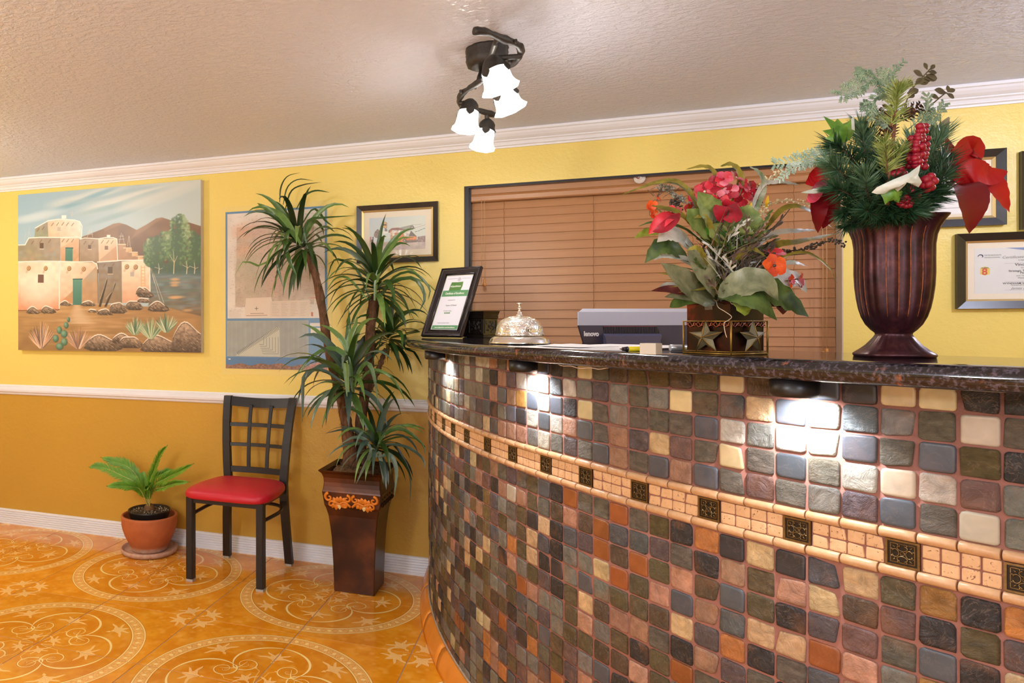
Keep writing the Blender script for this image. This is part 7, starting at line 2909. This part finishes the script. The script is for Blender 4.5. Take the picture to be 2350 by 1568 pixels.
# rubbed golden grooves between the flutes
bm = bmesh.new()
for q in range(20):
    side = (q % 5 + 0.0) / 5.0
    if q % 5 == 0:
        continue
    a = rot_v + (q // 5) * PI / 2 + side * PI / 2
    pts = []
    for i in range(11, 20):
        h_, z = prof[i]
        rr_ = h_ * kk * .865 * vshape(a, i) + .0004
        pts.append(vb_ + Vector((rr_ * math.cos(a), rr_ * math.sin(a), z * H_ / .2575)))
    tube(bm, spline(pts, 24), .0008, 5)
link('rubbed_grooves', bm, simple('rubbed_gold', (150, 84, 48), .4, .5, var=(120, .5)), vase)

# ------------------------------------------------------------------ festive bouquet standing in the vase
bq = thing('festive_bouquet', 'pine, poinsettia, holly and red berry bouquet standing in the maroon vase', 'bouquet', vb_ + Vector((0, 0, .2)))
N_dk = gmat('needle_dark', (20, 54, 34), (60, 100, 66), .4, 60)
N_md = gmat('needle_lit', (56, 96, 66), (112, 146, 110), .4, 60)  # lit highlights of the needles put into a lighter green
N_lt = gmat('needle_light', (112, 136, 62), (176, 190, 112), .4, 60)
M_bark = gmat('pine_bark', (96, 58, 40), (140, 92, 66), .8, 60)
M_pet = gmat('poinsettia_red', (170, 6, 16), (204, 14, 26), .45, 8)
M_petd = gmat('poinsettia_dark_red', (96, 2, 12), (124, 6, 20), .45, 8)
M_berry = gmat('berry_red', (130, 10, 34), (176, 28, 56), .18, 20)
G_holly = gmat('holly_green', (70, 120, 40), (120, 168, 66), .35)
G_hollyw = gmat('holly_white', (206, 222, 212), (236, 242, 234), .3)
G_cedar = gmat('cedar_green', (110, 146, 120), (170, 196, 166), .45, 60)
G_euc = gmat('eucalyptus_olive', (70, 66, 46), (104, 98, 72), .5)


def BQ(u, v, dz=0.0): return Q(u, v, zv + dz)


def pine(ctrl, L, n, mat, seed, stem=M_bark, nr=.0008, fwd=.85, tip=True, sr=.0018):
    r = random.Random(seed)
    P = spline([BQ(*c_) for c_ in ctrl], 24)
    bm = bmesh.new()
    tube(bm, P, [sr * (1 - .5 * i / 23) for i in range(24)], 6, mi=1)
    for k in range(n):
        t = (k + r.random()) / n
        i = min(22, int(t * 23))
        p = P[i].lerp(P[i + 1], t * 23 - i)
        d = (P[i + 1] - P[i]).normalized()
        s = d.orthogonal().normalized(); q = d.cross(s)
        a = r.uniform(0, 2 * PI)
        dd = (d * (fwd + (.7 if t > .85 and tip else 0)) + s * math.cos(a) + q * math.sin(a)).normalized()
        l_ = L * r.uniform(.7, 1.1)
        e = p + dd * l_ + Vector((0, 0, -.002))
        sd = dd.cross(Vector((r.uniform(-1, 1), r.uniform(-1, 1), r.uniform(-1, 1)))).normalized() * nr
        vs = [bm.verts.new(p - sd), bm.verts.new(p + sd), bm.verts.new((p + e) / 2 + sd * 1.1), bm.verts.new((p + e) / 2 - sd * 1.1), bm.verts.new(e)]
        bm.faces.new((vs[0], vs[1], vs[2], vs[3])); bm.faces.new((vs[3], vs[2], vs[4]))
    link('pine_spray', bm, [mat, stem], bq)


o_ = (2046, 520, 0)
sprays = [
    ([o_, (2000, 440, -.02), (1960, 370, -.04), (1915, 330, -.05)], .034, 420, N_dk), ([o_, (1990, 460, -.04), (1945, 410, -.07), (1905, 375, -.08)], .034, 420, N_md),
    ([o_, (2000, 480, -.05), (1955, 450, -.08), (1915, 430, -.09)], .032, 380, N_dk), ([o_, (1990, 500, -.04), (1955, 480, -.06), (1935, 490, -.07)], .026, 300, N_dk),
    ([o_, (2010, 430, -.02), (1985, 350, -.03), (1975, 285, -.03)], .032, 380, N_md), ([o_, (2020, 400, .03), (2000, 320, .04), (1985, 300, .05)], .034, 340, N_dk),
    ([o_, (2035, 450, -.06), (2030, 400, -.08), (2030, 350, -.08)], .032, 360, N_dk), ([o_, (2060, 440, -.05), (2080, 380, -.06), (2095, 320, -.05)], .034, 360, N_md),
    ([o_, (2080, 430, .02), (2110, 350, .03), (2140, 300, .03)], .036, 380, N_md), ([o_, (2090, 440, .0), (2130, 370, .0), (2160, 310, .0)], .036, 380, N_md),
    ([o_, (2090, 460, -.02), (2135, 410, -.03), (2170, 365, -.03)], .034, 360, N_dk), ([o_, (2100, 470, -.04), (2140, 430, -.06), (2180, 390, -.06)], .030, 340, N_dk),
    ([o_, (2100, 480, -.03), (2140, 455, -.05), (2165, 440, -.05)], .030, 340, N_dk), ([o_, (2040, 480, -.07), (2040, 450, -.10), (2045, 420, -.11)], .030, 320, N_dk),
    ([o_, (2010, 480, -.06), (1990, 440, -.09), (1985, 400, -.10)], .032, 340, N_md), ([o_, (2075, 480, -.07), (2085, 450, -.10), (2100, 425, -.10)], .030, 320, N_dk),
    ([o_, (2020, 500, -.06), (2000, 490, -.09), (1985, 480, -.10)], .026, 260, N_dk), ([o_, (2070, 500, -.06), (2090, 485, -.09), (2110, 480, -.09)], .026, 260, N_dk),
    ([o_, (1990, 505, -.02), (1965, 505, -.03), (1940, 520, -.03)], .022, 220, N_dk), ([o_, (2030, 500, .03), (2010, 420, .06), (2000, 360, .07)], .034, 300, N_dk),
    ([o_, (2060, 500, .04), (2075, 420, .07), (2085, 350, .08)], .034, 300, N_dk), ([o_, (2045, 505, -.03), (2045, 495, -.06), (2050, 490, -.08)], .024, 240, N_dk),
]
for k, (ctrl, L, n, mt) in enumerate(sprays):
    pine(ctrl, L * 1.2, int(n * 1.5), mt, k)
# tall branch with lighter needles
pine([(2036, 470, -.10), (2040, 400, -.11), (2050, 320, -.10), (2058, 230, -.09), (2060, 195, -.09)], .004, 60, N_lt, 50, sr=.0034)
pine([(2044, 290, -.10), (2056, 250, -.10), (2058, 215, -.10), (2062, 205, -.10)], .030, 240, N_lt, 51, sr=.002)
pine([(2036, 400, -.11), (2035, 370, -.115), (2032, 345, -.115), (2030, 325, -.115)], .026, 200, N_lt, 52, sr=.002)
pine([(2046, 390, -.11), (2056, 360, -.11), (2066, 340, -.11)], .026, 150, N_lt, 53, sr=.002)
bm = bmesh.new()
bmesh.ops.create_icosphere(bm, subdivisions=2, radius=.0055, matrix=Matrix.Translation(BQ(2060, 197, -.09)) @ Matrix.Diagonal((1, 1, 1.5, 1)))
link('bud_cone', bm, M_bark, bq, smooth=True)


def cedar(ctrl, seed, mat=G_cedar, L=.022, n=22, depth=True):
    r = random.Random(seed)
    P = spline([BQ(*c_) for c_ in ctrl], n)
    bm = bmesh.new()
    tube(bm, P, [.0012 * (1 - .6 * i / n) for i in range(n)], 5)
    for i in range(2, n):
        d = (P[i] - P[i - 1]).normalized()
        s = d.cross(-FWD).normalized()
        for sg in (-1, 1):
            dd = (d * .8 + s * sg * .8 + FWD * r.uniform(-.4, .4)).normalized()
            l_ = L * (1 - .5 * i / n) * r.uniform(.7, 1.15)
            q = [P[i], P[i] + dd * l_ * .5, P[i] + dd * l_ + d * l_ * .15]
            tube(bm, q, [.0009, .0009, .0003], 4, cap=False)
            for k in range(4):
                pp = P[i] + dd * l_ * (.25 + .22 * k)
                for s2 in (-1, 1):
                    d2 = (dd * .8 + dd.cross(-FWD).normalized() * s2 * .8).normalized()
                    tube(bm, [pp, pp + d2 * l_ * .13, pp + d2 * l_ * .26], [.0010, .0012, .0006], 4, cap=False)
    link('cedar_sprig', bm, mat, bq)


cedar([(2056, 260, -.03), (2040, 205, -.04), (2015, 180, -.05), (1975, 195, -.05), (1932, 218, -.05)], 1, L=.034)
cedar([(2010, 180, -.05), (1985, 170, -.05), (1966, 163, -.05)], 2, L=.016, n=10)
cedar([(2050, 240, -.02), (2048, 200, -.02), (2045, 170, -.02), (2072, 143, -.02)], 3, L=.014, n=14)
cedar([(2045, 300, -.03), (2015, 270, -.04), (1984, 238, -.04)], 4, L=.022, n=14)
cedar([(2050, 230, -.05), (2030, 215, -.06), (2005, 230, -.06), (2000, 270, -.06)], 5, L=.018, n=14)
cedar([(2080, 300, 0), (2110, 275, 0), (2130, 250, 0), (2128, 222, 0)], 6, L=.020, n=12)
cedar([(2100, 290, 0), (2140, 270, 0), (2165, 240, 0)], 7, L=.020, n=12)
cedar([(1935, 370, -.03), (1890, 362, -.03), (1850, 365, -.03), (1780, 376, -.03)], 8, L=.026, mat=gmat('cedar_frosted', (150, 190, 168), (214, 236, 220), .45, 60))
cedar([(1880, 362, -.03), (1850, 375, -.03), (1815, 390, -.03), (1790, 412, -.03)], 9, L=.016, n=14, mat=gmat('cedar_frosted_pale', (160, 196, 176), (220, 238, 224), .45, 60))
# eucalyptus
def euca(ctrl, leaves, seed):
    bm = bmesh.new()
    P = spline([BQ(*c_) for c_ in ctrl], 16)
    tube(bm, P, .0012, 5)
    for (u, v, du, dv) in leaves:
        a = BQ(u, v, ctrl[-1][2]); b = BQ(u + du, v + dv, ctrl[-1][2])
        leaf(bm, [a, (a + b) / 2, b], (b - a).length * .62, -FWD + UP * .3, .15, .55, .25, n=8)
    link('eucalyptus_sprig', bm, G_euc, bq)


euca([(2070, 260, .02), (2090, 210, .02), (2115, 180, .02), (2135, 158, .02)], [(2095, 200, -12, -18), (2100, 195, 20, -16), (2112, 185, 24, -2), (2118, 176, -22, -14), (2125, 172, 26, 8), (2130, 165, 20, 2), (2135, 160, 10, -12), (2128, 160, -8, -16), (2105, 192, 26, -6), (2082, 215, 26, -10), (2085, 225, 14, -8), (2120, 178, 30, 4)], 1)
euca([(2110, 290, .02), (2130, 250, .02), (2150, 230, .02), (2172, 212, .02)], [(2172, 214, -28, -8), (2155, 226, -20, -8), (2172, 214, 18, 12), (2176, 212, -2, -16), (2174, 211, 18, -6), (2125, 255, -14, -4), (2120, 262, 16, -8)], 2)
# pine cones
def cone(c, R, H, seed, ax):
    r = random.Random(seed)
    bm = bmesh.new()
    ax = Vector(ax).normalized()
    s = ax.orthogonal().normalized(); t = ax.cross(s)
    bmesh.ops.create_icosphere(bm, subdivisions=2, radius=R * .6, matrix=Matrix.Translation(c))
    for k in range(46):
        f_ = k / 46
        a = k * 2.4
        rr_ = R * math.sin(PI * (.15 + .8 * f_)) * .6
        d = s * math.cos(a) + t * math.sin(a)
        p = c + ax * (f_ - .5) * H + d * rr_
        q = p + (d * .9 + ax * .4) * R * .55
        leaf(bm, [p, (p + q) / 2, q], R * .6, ax, .2, .65, .5, n=5)
    link('pine_cone', bm, gmat('cone_brown_%s' % 'abcd'[seed], (70, 46, 34), (116, 82, 62), .6, 50), bq)


cone(BQ(1905, 372, -.02), .016, .045, 0, UP * .7 + RIGHT * -.4)
cone(BQ(2035, 268, .0), .017, .040, 1, UP + RIGHT * .2)
cone(BQ(2087, 258, .01), .017, .036, 2, UP * .5 + RIGHT * .6 - FWD * .5)
cone(BQ(2040, 300, .0), .015, .036, 3, UP)
# berries: each berry a piece
bme_ = bpy.data.meshes.new('berry')
bm = bmesh.new()
bmesh.ops.create_icosphere(bm, subdivisions=2, radius=1)
bm.to_mesh(bme_); bm.free()
bme_.polygons.foreach_set('use_smooth', [True] * len(bme_.polygons))
bme_.materials.append(M_berry)


def berries(pts, rad):
    for (u, v, *d) in pts:
        o = bpy.data.objects.new('berry', bme_)
        o.matrix_basis = Matrix.Translation(BQ(u, v, d[0] if d else -.10)) @ Matrix.Scale(rad * rnd.uniform(.9, 1.1), 4)
        C.objects.link(o); setparent(o, bq)


rb = random.Random(6)
col = []
for v in range(290, 388, 9):
    wdt = 1 if v < 300 else 1.6
    for k in range(4):
        u = 2108 + (v - 330) * -.10 + (-13 + 9 * k) * wdt * .75 + rb.uniform(-3, 3)
        if v < 315 and k in (0,):
            continue
        if 300 < v < 330 and k == 3 and rb.random() < .5:
            continue
        col.append((u, v + rb.uniform(-3, 3), -.115 + rb.uniform(-.006, .006) + (.010 if k in (0, 3) else 0)))
berries(col, .0059)
berries([(2043, 394), (2054, 386), (2066, 388), (2051, 400, -.112), (2062, 399, -.115), (2073, 398), (2058, 408, -.11), (2044, 405), (2069, 407)], .0060)
berries([(2136, 405, -.12), (2125, 412, -.12), (2142, 416, -.12), (2131, 423, -.12), (2121, 424, -.115), (2136, 430, -.112), (2125, 434, -.11), (2114, 417, -.11)], .0075)
berries([(2097, 427), (2092, 438), (2088, 434), (2105, 430), (2106, 448)], .0058)
berries([(2078, 453), (2088, 457), (2080, 463), (2090, 465), (2070, 470), (2079, 473), (2064, 466), (2072, 460), (2086, 471)], .0052)
bm = bmesh.new()
tube(bm, spline([BQ(2060, 500, -.06), BQ(2092, 420, -.09), BQ(2104, 350, -.105), BQ(2110, 288, -.105)], 16), .0012, 5)
tube(bm, spline([BQ(2060, 500, -.06), BQ(2100, 440, -.10), BQ(2130, 415, -.11)], 10), .0010, 5)
tube(bm, spline([BQ(2060, 500, -.06), BQ(2062, 440, -.09), BQ(2058, 398, -.10)], 10), .0010, 5)
tube(bm, spline([BQ(2060, 500, -.06), BQ(2075, 470, -.09), BQ(2080, 460, -.10)], 10), .0010, 5)
link('berry_stems', bm, M_bark, bq)


# big shaped blades from outlines with their own depth
def shaped(outl, mats, bulge, nm='petal', mi_fn=None, ribs=True):
    """outline points (u,v,dz); fan about a raised midline"""
    P = [BQ(*p) for p in outl]
    n = len(P)
    c = sum(P, Vector()) / n
    bm = bmesh.new()
    N2 = 3
    rings = [[bm.verts.new(p) for p in P]]
    for k in range(1, N2):
        f_ = k / N2
        rings.append([bm.verts.new(p.lerp(c, f_) - FWD * bulge * math.sin(f_ * PI / 2)) for p in P])
    cv = bm.verts.new(c - FWD * bulge)
    for a, b in zip(rings, rings[1:]):
        for k in range(n):
            bm.faces.new((a[k], a[(k + 1) % n], b[(k + 1) % n], b[k])).smooth = True
    for k in range(n):
        bm.faces.new((rings[-1][k], rings[-1][(k + 1) % n], cv)).smooth = True
    if mi_fn:
        for f in bm.faces:
            f.material_index = mi_fn(f, c)
    return link(nm, bm, mats, bq)


def petal(ctrl, w_, mat, fold=.2, peak=.45, hint=None, wave=.02, nm='poinsettia_petal', twist=0, serr=0, n=28, w0=.12, seed=0):
    bm = bmesh.new()
    leaf(bm, [BQ(*c_) for c_ in ctrl], w_, (hint or -FWD + UP * .2), fold, peak, w0, wave, seed, n=n, twist=twist, serr=serr)
    link(nm, bm, mat, bq)


# right poinsettia
petal([(2180, 428, -.02), (2215, 430, -.05), (2228, 480, -.06), (2224, 536, -.05)], .062, M_petd, .25, .42, wave=.01)
petal([(2195, 425, .0), (2250, 418, -.01), (2285, 430, -.02), (2316, 487, -.02)], .046, M_pet, .2, .5)
petal([(2190, 415, -.01), (2230, 395, -.03), (2270, 405, -.03), (2312, 393, -.03)], .046, M_pet, .3, .4, w0=.3)
petal([(2175, 400, .02), (2200, 370, .01), (2230, 340, .01), (2250, 372, .01)], .050, M_pet, .3, .5)
petal([(2168, 395, .02), (2180, 365, .02), (2175, 340, .02), (2171, 312, .02)], .028, M_pet, .3, .35)
petal([(2180, 420, .01), (2210, 398, .0), (2235, 385, .0), (2248, 360, 0)], .040, M_petd, .2, .5)
# left poinsettia
petal([(1905, 415, -.02), (1880, 445, -.04), (1876, 490, -.05), (1877, 535, -.04)], .032, M_petd, .25, .5)
petal([(1900, 410, -.02), (1880, 430, -.04), (1862, 455, -.05), (1850, 462, -.05)], .021, gmat('poinsettia_pink', (206, 30, 60), (236, 130, 160), .35, 10), .3, .5)
petal([(1905, 405, -.01), (1888, 395, -.02), (1865, 415, -.02), (1848, 422, -.02)], .030, M_pet, .3, .5)
petal([(1898, 400, -.01), (1890, 385, -.01), (1893, 372, -.01)], .020, M_pet, .3, .4)
petal([(1905, 430, .0), (1905, 470, .0), (1895, 500, .0), (1888, 525, .0)], .034, M_petd, .2, .4)
petal([(1905, 435, -.05), (1880, 437, -.06), (1862, 440, -.06), (1838, 442, -.06)], .010, gmat('frost_needle', (170, 190, 170), (220, 230, 216)), .2, .4)
# holly leaves
def holly(ctrl_out, bulge, white_side):
    outl = ctrl_out
    shaped(outl, [G_holly, G_hollyw], bulge, 'holly_leaf', white_side)


holly([(1925, 330, -.05), (1893, 318, -.05), (1905, 312, -.05), (1887, 300, -.05), (1910, 300, -.05), (1889, 266, -.05), (1912, 285, -.05), (1922, 272, -.05), (1934, 284, -.05), (1948, 279, -.05), (1945, 295, -.05), (1960, 265, -.05), (1962, 300, -.05), (1950, 322, -.05)], .010,
      lambda f, c: 1 if (f.calc_center_median() - c).length > .0235 else 0)
holly([(2000, 442, -.125), (2012, 430, -.13), (2050, 412, -.135), (2085, 398, -.135), (2112, 378, -.13), (2110, 392, -.13), (2107, 402, -.13), (2116, 418, -.135), (2108, 430, -.13), (2094, 424, -.135), (2078, 418, -.135), (2067, 432, -.13), (2060, 440, -.13), (2048, 430, -.13), (2040, 438, -.13), (2030, 445, -.125), (2012, 446, -.125)], .012,
      lambda f, c: 1)
holly([(2026, 432, -.12), (2045, 430, -.125), (2062, 432, -.125), (2072, 440, -.12), (2062, 466, -.12), (2050, 460, -.12), (2040, 462, -.12), (2031, 470, -.12), (2026, 455, -.12), (2020, 445, -.12)], .008, lambda f, c: 0)
petal([(2120, 350, .04), (2150, 320, .05), (2165, 290, .05), (2178, 268, .05)], .024, gmat('dull_leaf', (140, 140, 120), (180, 176, 160)), .3, .4, nm='leaf')
